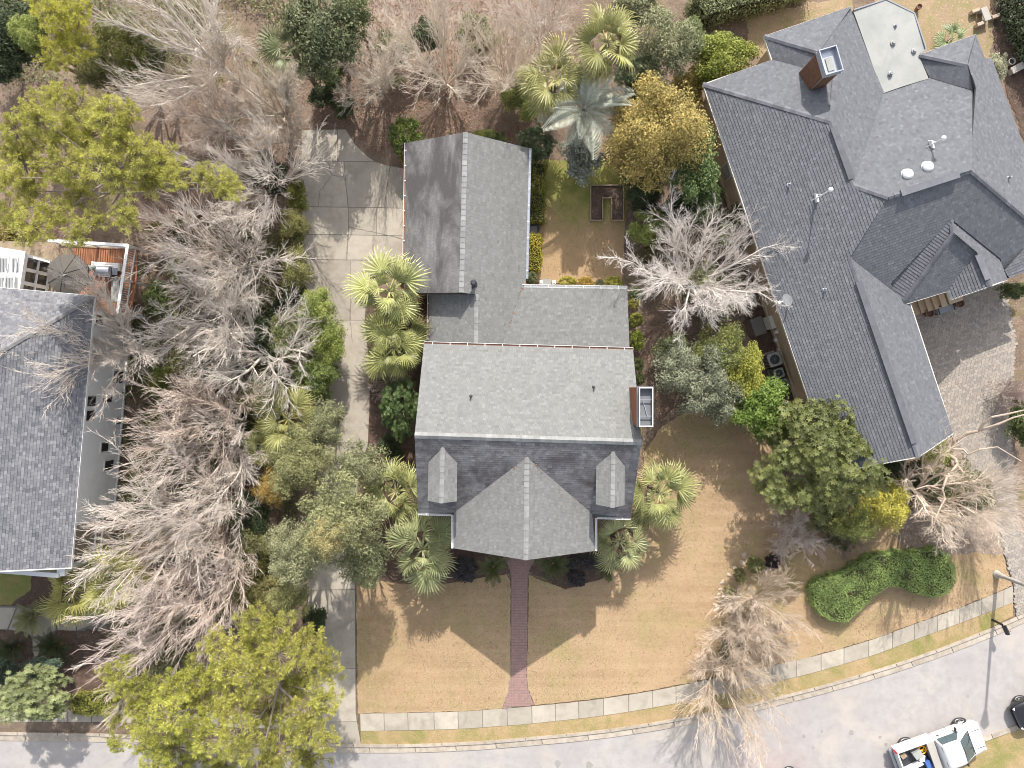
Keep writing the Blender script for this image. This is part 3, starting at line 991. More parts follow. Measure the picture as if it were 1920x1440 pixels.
def shingle_face(mb, pts, expo, tabw, lift=0.02, contrast=1.0):
    """cover one planar roof polygon with individual shingle tabs"""
    s = fit_plane(pts)
    n = Vector((-s[0], -s[1], 1)).normalized()
    if n.dot(SUN_DIR) < 0.33:
        lift = min(lift, 0.011)          # low butts away from the sun, shaped so their shadows stay thin lines
    e = Vector((0, 0, 1)).cross(n)
    e = e.normalized() if e.length > 1e-3 else Vector((1, 0, 0))
    up = n.cross(e)
    o = Vector((pts[0].x, pts[0].y, s[0] * pts[0].x + s[1] * pts[0].y + s[2]))
    q = []
    for p in pts:
        pp = Vector((p.x, p.y, s[0] * p.x + s[1] * p.y + s[2])) - o
        q.append((pp.dot(e), pp.dot(up)))
    q3 = [Vector((a, b, 0)) for a, b in q]
    tris = []
    for t in tessellate_polygon([q3]):
        a, b, c = [q[i] for i in t]
        if (b[0] - a[0]) * (c[1] - a[1]) - (b[1] - a[1]) * (c[0] - a[0]) < 0:
            b, c = c, b
        tris.append((a, b, c))
    qa = np.array(q)
    a0, b0 = qa.min(0)
    a1, b1 = qa.max(0)
    rows = int((b1 - b0) / expo) + 1
    for r in range(rows):
        lo = b0 + r * expo
        hi = lo + expo
        off = random.uniform(0, tabw)
        cols = int((a1 - a0) / tabw) + 2
        rowt = random.uniform(-0.03, 0.03)
        for c in range(cols):
            la = a0 - off + c * tabw
            ha = la + tabw - 0.006
            if ha < a0 or la > a1:
                continue
            quad = [(la, lo), (ha, lo), (ha, hi), (la, hi)]
            ins = in_poly(np.array(quad), q)
            tint = min(1, max(0, 0.46 + rowt + random.gauss(0, 0.15 * contrast) + (0.32 * contrast if random.random() < 0.13 else 0)))
            th = lift * random.uniform(0.75, 1.2)
            polys = []
            if ins.all() and len(q) == 4 or (ins.all() and in_poly(np.array([((la + ha) / 2, lo), ((la + ha) / 2, hi)]), q).all()):
                polys = [quad]
            else:
                bb = [max(la, a0), min(ha, a1)]
                for t in tris:
                    if max(v[0] for v in t) < la or min(v[0] for v in t) > ha or max(v[1] for v in t) < lo or min(v[1] for v in t) > hi:
                        continue
                    cpoly = clip_convex(quad, t)
                    if len(cpoly) >= 3:
                        polys.append(cpoly)
            for pl in polys:
                vs = [o + e * a + up * b + n * (0.004 + th * (1 - (b - lo) / expo)) for a, b in pl]
                mb.add(vs, [tuple(range(len(vs)))], tint)
                for i in range(len(pl)):
                    j = (i + 1) % len(pl)
                    if abs(pl[i][1] - lo) < 1e-6 and abs(pl[j][1] - lo) < 1e-6:
                        p0, p1 = vs[i], vs[j]
                        mb.add([p0 - n * th, p1 - n * th, p1, p0], [(0, 1, 2, 3)], tint * 0.7)
    return n


def slab_face(mb, pts, th=0.12):
    """solid roof deck below one roof polygon"""
    s = fit_plane(pts)
    top = [Vector((p.x, p.y, s[0] * p.x + s[1] * p.y + s[2])) for p in pts]
    nn = len(top)
    bot = [p - Vector((0, 0, th)) for p in top]
    tr = []
    for t in tessellate_polygon([top]):
        a, b, c = [top[i] for i in t]
        tr.append(t if (b - a).cross(c - a).z > 0 else (t[0], t[2], t[1]))
    fs = list(tr) + [tuple(i + nn for i in reversed(t)) for t in tr]
    area = sum(top[i].x * top[(i + 1) % nn].y - top[(i + 1) % nn].x * top[i].y for i in range(nn))
    for i in range(nn):
        j = (i + 1) % nn
        fs.append((i, i + nn, j + nn, j) if area > 0 else (j, j + nn, i + nn, i))
    mb.add(top + bot, fs)


def ridge_caps(parent, p, q, c1, c2, mat, pitch=0.28, w=0.15, lift=0.06):
    """folded cap shingles laid one over the other from p to q, wings towards face centres c1 and c2"""
    t = (q - p)
    L = t.length
    t.normalize()
    ws = []
    for c in (c1, c2):
        d = (c - p) - t * (c - p).dot(t)
        ws.append(d.normalized())
    up = -(ws[0] + ws[1])
    up = up.normalized() if up.length > 0.05 else Vector((0, 0, 1))
    if up.z < 0:
        up = -up
    m = MB()
    pts = []
    n = max(1, int(L / pitch))
    for s_, h in ((0, lift + 0.012), (L / n * 1.06, lift * 0.8)):
        for k in (1, 0, -1):
            base = t * s_ + up * h
            if k == 1:
                base += ws[0] * w
            elif k == -1:
                base += ws[1] * w
            pts.append(base)
    low = [pts[i] - up * 0.03 for i in range(3)]
    m.add(pts + low, [(0, 1, 4, 3), (1, 2, 5, 4), (6, 7, 1, 0), (7, 8, 2, 1)])
    me = m.mesh('ridge_cap')
    me.materials.append(mat)
    wo = woff(parent)
    for i in range(n):
        o = link('ridge_cap', me, None, parent, p + t * (i * L / n) - wo)


def gutter(parent, a, b, out, mat, w=0.13, h=0.12, hangers=0.9, debris=None, hang_mat=None):
    out = out.normalized()
    m = MB()
    up = Vector((0, 0, 1))
    c = out * (w / 2)
    m.beam(a + c - up * h, b + c - up * h, w, 0.012)
    m.beam(a + out * w - up * h * 0.5, b + out * w - up * h * 0.5, 0.02, h)
    m.beam(a + out * 0.006 - up * h * 0.5, b + out * 0.006 - up * h * 0.5, 0.012, h - 0.02)
    for e in (a, b):
        m.beam(e - up * h * 0.5 + out * 0.015, e - up * h * 0.5 + out * (w - 0.012), 0.014, h - 0.016)
    gt = m.build('gutter', mat, parent)
    if debris is not None:
        d = MB()
        d.beam(a + c - up * h * 0.72, b + c - up * h * 0.72, w - 0.04, 0.04)
        d.build('leaf_debris', debris, gt)
    L = (b - a).length
    n = int(L / hangers)
    hm = MB()
    ax = (b - a).normalized()
    hm.box((0, 0, 0), (0.035, w + 0.02, 0.012), axes=(ax, out, up))
    me = hm.mesh('gutter_hanger')
    me.materials.append(hang_mat or M_WHITE)
    wo = woff(gt)
    for i in range(n):
        link('gutter_hanger', me, None, gt, a.lerp(b, (i + 0.5) / n) + c + up * 0.012 - wo)
    return gt


def centroid(pts):
    return sum(pts, Vector()) / len(pts)


def wall_prism(mb, pts, z1, z0=0.0):
    mb.prism([(p.x, p.y) for p in pts], z0, z1)


def tri_wall(mb, a, b, c, th):
    """a gable wall triangle with thickness along th"""
    vs = [a, b, c, a + th, b + th, c + th]
    mb.add(vs, [(0, 1, 2), (5, 4, 3), (0, 3, 4, 1), (1, 4, 5, 2), (2, 5, 3, 0)])


def vent_pipe(parent, p, h, r, mat, cap=False):
    m = MB()
    m.lathe([(r * 2.2, -0.05), (r * 2.0, 0.03), (r * 1.1, 0.07), (r, h * 0.9), (r, h)] + ([(r * 2.1, h), (r * 2.1, h + 0.1), (r * 1.2, h + 0.2)] if cap else [(r * 0.7, h + 0.004)]), p, 12)
    return m.build('vent_pipe', mat, parent)


# ------------------------------------------------------------------ centre house
home = thing('house', 'grey shingled house with two dormers and a front gable behind the brick walk', 'house', P(985, 720))
# main block
zN, zR, zS = 5.0, 8.1, 5.2
NW, NE = P(795, 645, zN), P(1187, 656, zN)
RW, RE = P(777.5, 816, zR), P(1203, 829, zR)
SW_, SE_ = P(784, 962, zS), P(1182, 971, zS)
sN = [NW, NE, RE, RW]
sS = [SW_, RW, RE, SE_]
pS = fit_plane(sS)
pN = fit_plane(sN)
# front gable
gB = ray_plane(988, 857, pS)
gA = P(986, 1050, gB.z)
gLb, gRb = ray_plane(852, 961, pS), ray_plane(1110, 963, pS)
zg = (gLb.z + gRb.z) / 2
gLf, gRf = P(850, 1028, zg), P(1116, 1033, zg)
# garage, connector, rear shed
zge, zgr = 3.0, 5.27
aNW, aNE, aN = P(762, 268, zge), P(992, 278, zge), P(872.7, 248, zgr)
aSW, aS = P(757.5, 550, zge), P(865, 548.5, zgr)
pE = fit_plane([aN, aS, aNE, P(986, 525, zge)])
aSE = P(985, 535, zge)
cT = ray_plane(893, 552, pE)
cB = ray_plane(892.5, 650, pE)
cWT, cWB = P(805, 552, zge), P(803.5, 652, zge)
vT, vB = ray_plane(979, 540, pE), ray_plane(940, 652, pE)
hNE, hSE = P(1176, 541.5, 3.2), P(1180.5, 657, 3.95)
hNW = P(979, 538.5, 3.2)
roofs = [
    (sN, M_SH_HOME), (sS, M_SH_SOUTH),
    ([gA, gB, gLb, gLf], M_SH_HOME), ([gB, gA, gRf, gRb], M_SH_HOME),
    ([aNW, aSW, aS, aN], M_SH_GAR),
    ([aN, aS, cT, cB, vB, vT, aSE, aNE], M_SH_HOME),
    ([cT, cWT, cWB, cB], M_SH_HOME),
    ([hNW, vT, vB, hSE, hNE], M_SH_HOME)]
rm = MB()
for pts, _ in roofs:
    slab_face(rm, pts)
roof = rm.build('roof', M_UNDER, home)
groups = {}
for pts, m in roofs:
    if m is M_SH_SOUTH:
        continue
    shingle_face(groups.setdefault(m.name, MB()), pts, 0.145, 0.2, 0.02, 0.9)
# the south slope keeps only what the front gable does not cover
shingle_face(groups.setdefault(M_SH_SOUTH.name, MB()), [SW_, RW, RE, SE_, gRb, gB, gLb], 0.145, 0.24, 0.026)
for k, mb in groups.items():
    mb.build('shingles', MATS[k], roof, kind='stuff')
capc = M_SH_CAP
ridge_caps(roof, RW, RE, centroid(sN), centroid(sS), capc, 0.30, 0.20)
ridge_caps(roof, gA, gB, (gLb + gLf) / 2, (gRb + gRf) / 2, capc, 0.30, 0.15)
ridge_caps(roof, aS, aN, (aNW + aSW) / 2, (aNE + aSE) / 2, capc, 0.30, 0.16)
ridge_caps(roof, cB, cT, (cWT + cWB) / 2, (vT + vB) / 2, capc, 0.30, 0.14)
# dead leaves caught in the valleys
dl = MB()
for a, b, n in ((vT, vB, 28), (gLb, gB, 6), (gRb, gB, 5)):
    for i in range(n):
        p = a.lerp(b, random.random() ** (1.8 if n > 20 else 1)) + Vector((random.gauss(0.02, 0.05), random.gauss(0, 0.05), 0.05))
        r_ = random.uniform(0.025, 0.06)
        aa = random.uniform(0, 6.28)
        dl.add([p + Vector((math.cos(aa + k) * r_ * (1 if k % 2 else 0.6), math.sin(aa + k) * r_, random.uniform(0, 0.02))) for k in (0, 1.57, 3.14, 4.7)], [(0, 1, 2, 3)])
dl.build('leaf_debris', M_LEAFRED, roof, kind='stuff')
# walls
wm = MB()
i_ = 0.35
wall_prism(wm, [Vector((-4.6, 1.6, 0)), Vector((6.4, 1.5, 0)), Vector((6.25, -7.0, 0)), Vector((-4.8, -6.8, 0))], 4.9)
wall_prism(wm, [Vector((gLf.x + 0.3, -6.5, 0)), Vector((gRf.x - 0.3, -6.5, 0)), Vector((gRf.x - 0.3, gRf.y + 0.45, 0)), Vector((gLf.x + 0.3, gLf.y + 0.45, 0))], zg - 0.12)
wall_prism(wm, [aNW + Vector((0.3, -0.3, 0)), aNE + Vector((-0.3, -0.3, 0)), aSE + Vector((-0.3, -0.3, 0)), aSW + Vector((0.3, 0.3, 0))], zge - 0.1)
wall_prism(wm, [cWT + Vector((0.3, 0.2, 0)), hNE + Vector((-0.3, -0.4, 0)), Vector((6.38, 1.55, 0)), cWB + Vector((0.3, 0, 0))], 2.9)
tri_wall(wm, aNW + Vector((0.4, -0.3, -0.1)), aNE + Vector((-0.4, -0.3, -0.1)), aN + Vector((0, -0.3, -0.15)), Vector((0, -0.2, 0)))
tri_wall(wm, aSW + Vector((0.4, 0.35, -0.1)), aSE + Vector((-0.4, 0.35, -0.1)), aS + Vector((0, 0.35, -0.15)), Vector((0, 0.2, 0)))
tri_wall(wm, gLf + Vector((0.4, 0.45, -0.12)), gRf + Vector((-0.4, 0.45, -0.12)), gA + Vector((0, 0.45, -0.2)), Vector((0, 0.2, 0)))
tri_wall(wm, NW + Vector((0.35, -0.4, -0.1)), SW_ + Vector((0.35, 0.4, -0.1)), RW + Vector((0.35, 0, -0.15)), Vector((0.2, 0, 0)))
tri_wall(wm, NE + Vector((-0.35, -0.4, -0.1)), SE_ + Vector((-0.35, 0.4, -0.1)), RE + Vector((-0.35, 0, -0.15)), Vector((-0.2, 0, 0)))
wm.build('wall', M_CREAM, home)
dm = MB()
dm.box((gA.x, gLf.y + 0.42, 1.3), (1.0, 0.06, 2.1))
dm.build('door', M_DKMETAL, home)
for dx in (-2.3, 2.3):
    m = MB()
    m.box((gA.x + dx, gLf.y + 0.43, 1.7), (1.1, 0.05, 1.6))
    fr = m.build('window', M_WHITE, home)
    m = MB()
    m.box((gA.x + dx, gLf.y + 0.40, 1.7), (0.95, 0.02, 1.45))
    m.build('pane', M_DARKW, fr)
gd = MB()
for k, yy in enumerate((13.0, 9.8)):
    gd.box((aNW.x + 0.28, yy, 1.1), (0.06, 2.6, 2.1))
gd.build('garage_door', M_WHITE, home)
# gutters
gutter(home, NW + Vector((0, 0, 0.02)), NE + Vector((0, 0, 0.02)), Vector((0.03, 1, 0)), M_WHITE, debris=M_LEAFRED)
gutter(home, aNW, aSW, Vector((-1, 0, 0)), M_WHITE, 0.11, hangers=0.8, debris=M_LEAFRED)
gutter(home, aNE, P(986, 522, zge), Vector((1, 0, 0)), M_METAL, 0.13)
gutter(home, hNW, hNE, Vector((0, 1, 0)), M_WHITE, 0.16)
gutter(home, cWT, cWB, Vector((-1, 0, 0)), M_WHITE, 0.11, debris=M_LEAFRED)
gutter(home, SW_, P(846, 964, zS), Vector((0, -1, 0)), M_WHITE, 0.1)
gutter(home, P(1120, 969.5, zS), SE_, Vector((0, -1, 0)), M_WHITE, 0.1)
gutter(home, P(850, 966, zg), gLf, Vector((-1, 0, 0)), M_WHITE, 0.1)
gutter(home, P(1116, 972, zg), gRf, Vector((1, 0, 0)), M_WHITE, 0.1)
# lower roof aprons beside the front gable
for (xa, xb, s_) in ((850, 856, 1), (1116, 1110, -1)):
    m = MB()
    a, b = P(xa, 968, zg - 0.02), P(xa, 1024, zg - 0.02)
    c, d = P(xb, 1010, zg + 0.02), P(xb, 968, zg + 0.02)
# vents
vent_pipe(home, ray_plane(883, 743, pN), 0.35, 0.045, M_DKMETAL)
vent_pipe(home, ray_plane(1113, 726, pN), 0.35, 0.045, M_DKMETAL)
vent_pipe(home, ray_plane(889, 533, pE), 0.55, 0.085, M_DKMETAL, True)
vent_pipe(home, ray_plane(886, 538, pE), 0.3, 0.045, M_DKMETAL)
# dormers
for (ab, lb, lf, af, rf, rb) in (((830, 839), (804, 867), (802.5, 939), (827.5, 943.5), (856, 940), (857, 868)),
                                 ((1150, 847), (1118.5, 873), (1117.5, 945.5), (1148.5, 952), (1170.5, 947), (1171, 874))):
    AB = ray_plane(*ab, pS)
    LB, RB = ray_plane(*lb, pS), ray_plane(*rb, pS)
    ze = (LB.z + RB.z) / 2
    AF = P(*af, AB.z)
    LF, RF = P(*lf, ze), P(*rf, ze)
    wall = MB()
    fy = (LF.y + RF.y) / 2 + 0.18
    wall.prism([(LF.x + 0.12, fy), (RF.x - 0.12, fy), (RB.x - 0.12, RB.y - 0.1), (LB.x + 0.12, LB.y - 0.1)], 5.0, ze - 0.06)
    tri_wall(wall, Vector((LF.x + 0.12, fy, ze - 0.08)), Vector((RF.x - 0.12, fy, ze - 0.08)), Vector((AF.x, fy, AB.z - 0.12)), Vector((0, 0.15, 0)))
    dorm = wall.build('dormer', M_CREAM, home)
    rr = MB()
    L = [AF, AB, LB, LF]
    R = [AB, AF, RF, RB]
    slab_face(rr, L, 0.09)
    slab_face(rr, R, 0.09)
    rr.build('dormer_roof', M_UNDER, dorm)
    sh = MB()
    shingle_face(sh, L, 0.145, 0.24, 0.02)
    shingle_face(sh, R, 0.145, 0.24, 0.02)
    sh.build('shingles', M_SH_HOME, dorm, kind='stuff')
    ridge_caps(dorm, AF, AB, (LF + LB) / 2, (RF + RB) / 2, capc, 0.30, 0.14)
    w = MB()
    w.box(((LF.x + RF.x) / 2, fy - 0.02, ze - 0.5), (0.8, 0.05, 0.8))
    w.build('window', M_DARKW, dorm)
# chimney with its open metal cap
chim = MB()
x0, x1, y0, y1, zt = 6.36, 7.06, -2.13, -0.17, 8.75
nb = int(zt / 0.075)
for k in range(0, nb):
    z = k * 0.075
    if z < 5.6:
        continue
    for side in range(2):
        yy = y0 + (0.1 if k % 2 else 0)
        while yy < y1 - 0.02:
            e = min(yy + 0.2, y1)
            chim.box(((x0 if side == 0 else x1), (yy + e) / 2, z), (0.09, e - yy - 0.012, 0.062))
            yy += 0.2
    for side in range(2):
        xx = x0 + 0.05 + (0.1 if k % 2 else 0)
        while xx < x1 - 0.07:
            e = min(xx + 0.2, x1 - 0.05)
            chim.box(((xx + e) / 2, (y0 + 0.045 if side == 0 else y1 - 0.045), z), (e - xx - 0.012, 0.086, 0.062))
            xx += 0.2
core = MB()
core.box(((x0 + x1) / 2, (y0 + y1) / 2, zt / 2 - 0.02), (x1 - x0 - 0.01, y1 - y0 - 0.01, zt))
ch = core.build('chimney', M_CRACK, home)
chim.build('bricks', M_CHIM, ch, kind='stuff')
cp = MB()
cp.box(((x0 + x1) / 2, (y0 + y1) / 2, zt + 0.06), (x1 - x0 + 0.12, y1 - y0 + 0.1, 0.12))
for (bx, by, sx, sy) in ((x0 + 0.02, (y0 + y1) / 2, 0.03, y1 - y0), (x1 - 0.02, (y0 + y1) / 2, 0.03, y1 - y0), ((x0 + x1) / 2, y0 + 0.02, x1 - x0 - 0.08, 0.03), ((x0 + x1) / 2, y1 - 0.02, x1 - x0 - 0.08, 0.03)):
    cp.box((bx, by, zt + 0.27), (sx, sy, 0.3))
cp.build('chimney_cap', M_PAN, ch)
fr = MB()
for (bx, by, sx, sy) in ((x0 + 0.02, (y0 + y1) / 2, 0.045, y1 - y0 + 0.04), (x1 - 0.02, (y0 + y1) / 2, 0.045, y1 - y0 + 0.04), ((x0 + x1) / 2, y0 + 0.02, x1 - x0 - 0.09, 0.045), ((x0 + x1) / 2, y1 - 0.02, x1 - x0 - 0.09, 0.045)):
    fr.box((bx, by, zt + 0.435), (sx, sy, 0.03))
fr.build('cap_rim', M_WHITE, ch)
fr = MB()
fr.beam(((x0 + 0.05), y1 - 0.62, zt + 0.3), (x1 - 0.05, y1 - 0.62, zt + 0.3), 0.03, 0.05)
fr.beam(((x0 + 0.05), y0 + 0.52, zt + 0.3), (x1 - 0.05, y0 + 0.52, zt + 0.3), 0.03, 0.05)
fr.beam(((x0 + x1) / 2 - 0.12, y1 - 0.64, zt + 0.14), ((x0 + x1) / 2 + 0.1, y0 + 0.54, zt + 0.2), 0.03, 0.03)
fr.build('flue_bar', M_METAL, ch)

# ------------------------------------------------------------------ right house
RV = dict(d=(1318, 158, 3.8), P=(1557, 228, 6.28), Q=(1600, 348, 6.26), M1=(1665, 370, 6.95), M2=(1820, 320, 6.88), R0=(1593, 483, 5.66), AP=(1722, 857, 5.65), WC=(1562, 886, 3.6),
          EC=(1787, 813, 3.8), EN=(1706, 566, 3.75), VB=(1693, 562, 3.88), n1=(1447, 113, 3.88), n2=(1433, 68, 3.93), n3=(1597, 12, 3.89), h2=(1536, 98, 5.2), X=(1566, 143, 5.25),
          f1=(1655, 174, 3.6), f2=(1741, 147, 3.65), b1=(1724, 103, 3.84), b2=(1829, 65, 3.81), b3=(1845, 111, 3.8), b4=(1864, 106, 3.74), bh=(1813, 122, 4.77), bv=(1826, 168, 4.75),
          m3=(1988, 463, 3.78), A=(1783, 411, 5.66), B=(1787, 437, 5.61), C=(1689, 573, 3.9), D=(1830, 474, 4.8), F=(1856, 537, 4.83), G=(1777, 546, 3.87), H=(1783, 562, 3.86), I=(1888, 525, 3.86), J=(1875, 486, 3.95), K=(1665, 533, 4.15),
          k2=(1882, 508, 3.9), k3=(1950, 432, 4.3), k4=(1990, 482, 3.8), k5=(1893, 521, 3.85))
R = {k: P(*v) for k, v in RV.items()}
rh = thing('house', 'large charcoal roofed house turned at an angle with a flat grey roof section', 'house', P(1600, 450))
rfaces = [['d', 'WC', 'AP', 'R0', 'M1', 'Q', 'P'], ['d', 'P', 'X', 'n1'], ['n1', 'X', 'h2', 'n2'], ['n2', 'h2', 'n3'], ['h2', 'X', 'P', 'Q', 'f1', 'n3'],
          ['Q', 'M1', 'M2', 'bv', 'f2', 'f1'], ['b1', 'f2', 'bv', 'bh'], ['b1', 'bh', 'b2'], ['bh', 'bv', 'M2', 'm3', 'b4', 'b3', 'b2'],
          ['M1', 'R0', 'VB', 'K', 'A', 'J', 'k2', 'k3', 'm3', 'M2'], ['R0', 'AP', 'EC', 'EN', 'VB'],
          ['A', 'K', 'C', 'B'], ['B', 'C', 'G', 'D'], ['A', 'B', 'D', 'F', 'I', 'J'], ['D', 'G', 'H', 'F'], ['k2', 'k5', 'k4', 'k3']]
rm, sm = MB(), MB()
for f in rfaces:
    pts = [R[k] for k in f]
    slab_face(rm, pts, 0.14)
    shingle_face(sm, pts, 0.165, 0.18, 0.03, 0.62)
rroof = rm.build('roof', M_UNDER, rh)
sm.build('shingles', M_SH_RIGHT, rroof, kind='stuff')
cen = {i: centroid([R[k] for k in f]) for i, f in enumerate(rfaces)}
for a, b, i, j in (('d', 'P', 0, 1), ('P', 'Q', 0, 4), ('Q', 'M1', 0, 5), ('M1', 'M2', 9, 5), ('R0', 'AP', 0, 10), ('n2', 'h2', 2, 3), ('h2', 'X', 2, 4), ('X', 'P', 1, 4), ('b1', 'bh', 6, 7),
                   ('M2', 'm3', 9, 8), ('B', 'C', 11, 12), ('A', 'B', 11, 13), ('B', 'D', 12, 13), ('D', 'F', 14, 13)):
    ridge_caps(rroof, R[a], R[b], cen[i], cen[j], M_CAP_R, 0.32, 0.15)
for a, b, t0, t1 in (('P', 'Q', 0.1, 0.9), ('M1', 'M2', 0.15, 0.85), ('R0', 'AP', 0.12, 0.93), ('D', 'F', 0.05, 0.8)):
    p, q = R[a].lerp(R[b], t0), R[a].lerp(R[b], t1)
    m = MB()
    up = Vector((0, 0, 0.085))
    n = int((q - p).length / 0.32)
    for k in range(n):
        m.beam(p.lerp(q, k / n) + up + Vector((0, 0, 0.004 * (k % 2))), p.lerp(q, (k + 1) / n) + up + Vector((0, 0, 0.004 * (k % 2))), 0.36, 0.05)
    m.build('ridge_vent', M_CAP_R, rroof)
uw = Vector((math.cos(ang), math.sin(ang), 0))
vw = Vector((math.sin(ang), -math.cos(ang), 0))
ua = lambda k: R[k].dot(uw)
va = lambda k: R[k].dot(vw)


def house_rect(a0, a1, b0, b1):
    return [uw * a + vw * b for a, b in ((a0, b0), (a1, b0), (a1, b1), (a0, b1))]


wm = MB()
wall_prism(wm, house_rect(ua('d') + 0.42, ua('EC') - 0.35, va('d') + 3.0, va('WC') - 0.45), 3.62)
wall_prism(wm, house_rect(ua('d') + 0.424, ua('d') + 5, va('d') + 0.45, va('d') + 3.5), 3.6)
wall_prism(wm, house_rect(ua('n2') + 0.42, ua('n3') - 0.1, va('n2') + 0.45, va('d') + 3.2), 3.58)
wall_prism(wm, house_rect(ua('b1') + 0.3, ua('b2') - 0.35, va('b2') + 0.4, va('b4') + 2.0), 3.57)
fc = centroid([R['n3'], R['f1'], R['f2'], R['b1'], P(1714, 25, 3.8), P(1661, -1, 3.8)])
wall_prism(wm, [fc + (q - fc) * 0.94 for q in (P(1600, 19, 3.8), P(1655, 175, 3.8), P(1741, 147, 3.8), P(1724, 104, 3.8), P(1736, 92, 3.8), P(1714, 25, 3.8), P(1661, -1, 3.8))], 3.55)
wall_prism(wm, house_rect(ua('d') + 3.0, ua('b4') - 0.45, va('b4') + 0.6, va('C') - 0.9), 3.56)
wall_prism(wm, house_rect(ua('H') + 0.3, ua('I') - 0.3, va('C') - 1.2, va('I') - 0.35), 3.5)
tri_wall(wm, R['WC'] + uw * 0.6 - vw * 0.45, R['EC'] - uw * 0.6 - vw * 0.45, R['AP'] - vw * 0.45 - Vector((0, 0, 0.25)), -vw * 0.2)
rwall = wm.build('wall', M_TAN, rh)
# plinth ledge along the west wall
aw = ua('d') + 0.42
m = MB()
m.beam(uw * (aw - 0.05) + vw * (va('d') + 0.5) + Vector((0, 0, 0.55)), uw * (aw - 0.05) + vw * (va('WC') - 0.5) + Vector((0, 0, 0.55)), 0.1, 0.1)
m.build('plinth_ledge', M_TAN, rh)
# fascia boards
m = MB()
for a, b in (('d', 'WC'), ('n1', 'd'), ('n2', 'n1'), ('n3', 'n2'), ('EC', 'EN'), ('b2', 'b1'), ('b3', 'b2'), ('G', 'C'), ('G', 'H'), ('AP', 'WC'), ('EC', 'AP'), ('F', 'H'), ('I', 'F')):
    m.beam(R[a] - Vector((0, 0, 0.07)), R[b] - Vector((0, 0, 0.07)), 0.05, 0.16)
m.build('fascia', M_CREAM, rh)


def on_west_wall(px, py):
    """point of the west wall seen at a photograph pixel"""
    d = Vector(((px - 960) / PPM, (720 - py) / PPM, 0))
    k = (aw - 0.0) / d.dot(uw)
    return Vector((d.x * k, d.y * k, CAMH * (1 - k)))


for (px, py, w, h, mat, nm) in ((1363, 322, 0.9, 1.3, M_CREAM, 'window'),):
    p = on_west_wall(px, py)
    m = MB()
    m.box(p - uw * 0.03, (0.08, w, h), ang)
    wd = m.build(nm, mat, rh)
    m = MB()
    m.box(p - uw * 0.075 + Vector((0, 0, h / 4)), (0.02, w - 0.14, h / 2 - 0.1), ang)
    m.box(p - uw * 0.075 - Vector((0, 0, h / 4)), (0.02, w - 0.14, h / 2 - 0.1), ang)
    m.build('pane', M_FLAT, wd)
m = MB()
m.box(on_west_wall(1446, 604) - uw * 0.12, (0.26, 0.8, 1.0), ang)
m.build('meter_panel', M_CREAM, rh)
for (px, py) in ((1457, 622), (1456, 637), (1462, 655)):
    m = MB()
    m.box(on_west_wall(px, py) - uw * 0.07, (0.16, 0.2, 0.3), ang)
    m.build('junction_box', M_WHITE, rh)
# flat roof section
FL = [P(1600, 19, 3.82), P(1655, 175, 3.74), P(1690, 163, 3.74), P(1722, 153, 3.76), P(1741, 147.5, 3.78), P(1724, 104, 3.86), P(1736, 92, 3.86), P(1714, 25, 3.82), P(1661, -1, 3.82)]
fm = MB()
slab_face(fm, FL, 0.16)
flat = fm.build('flat_roof', M_FLAT, rh)
m = MB()
for i in range(len(FL)):
    if i in (5, 6, 7, 8):
        a, b = FL[i], FL[(i + 1) % len(FL)]
        m.beam(a + Vector((0, 0, 0.02)), b + Vector((0, 0, 0.02)), 0.07, 0.07)
m.build('roof_edge', M_GREYMETAL, flat)
for (px, py, s_) in ((1675, 80, 0.16), (1714, 95, 0.16), (1679, 48, 0.1), (1670, 138, 0.14)):
    m = MB()
    c = P(px, py, 3.86)
    m.lathe([(s_, -0.05), (s_, 0.02), (s_ * 0.5, 0.04), (s_ * 0.45, 0.08), (s_ * 0.6, 0.085), (s_ * 0.55, 0.12)], c, 10)
    m.build('roof_drain', M_FLAT if s_ > 0.15 else M_GREYMETAL, flat)
# chimney of the right house
ct = [P(1531.7, 100, 7.0), P(1561.7, 93.3, 7.0), P(1573.3, 135, 7.0), P(1543.3, 145.7, 7.0)]
chm = MB()
cc = centroid(ct)
ex = ((ct[1] - ct[0]) + (ct[2] - ct[3]))
ex.z = 0
la = ex.length / 2
ex.normalize()
ey = Vector((-ex.y, ex.x, 0))
lb = ((ct[3] - ct[0]).length + (ct[2] - ct[1]).length) / 2
core = MB()
core.box(cc - Vector((0, 0, 2.0)), (la - 0.01, lb - 0.01, 4.0), axes=(ex, ey, Vector((0, 0, 1))))
ch2 = core.build('chimney', M_CRACK, rh)
for k in range(46):
    z = 3.6 + k * 0.075
    for side in (-1, 1):
        for (L, W, axx, ayy) in ((lb, la, ey, ex), (la - 0.18, lb, ex, ey)):
            t = -L / 2 + (0.1 if k % 2 else 0)
            while t < L / 2 - 0.02:
                e = min(t + 0.2, L / 2)
                chm.box(Vector((cc.x, cc.y, z)) + axx * ((t + e) / 2) + ayy * (side * (W / 2)), (e - t - 0.012, 0.09, 0.062), axes=(axx, ayy, Vector((0, 0, 1))))
                t += 0.2
chm.build('bricks', M_CHIM2, ch2, kind='stuff')
m = MB()
zz = Vector((0, 0, 1))
m.box(cc + zz * 0.06, (la + 0.14, lb + 0.14, 0.1), axes=(ex, ey, zz))
m.build('chimney_cap', M_METAL, ch2)
m = MB()
for s_ in (-1, 1):
    m.box(cc + ex * (s_ * (la / 2 + 0.02)) + zz * 0.26, (0.05, lb + 0.1, 0.3), axes=(ex, ey, zz))
    m.box(cc + ey * (s_ * (lb / 2 + 0.02)) + zz * 0.26, (la - 0.02, 0.05, 0.3), axes=(ex, ey, zz))
m.build('cap_rim', M_METAL, ch2)
m = MB()
m.box(cc - ey * 0.12 + zz * 0.14, (0.34, 0.7, 0.06), axes=(ex, ey, zz))
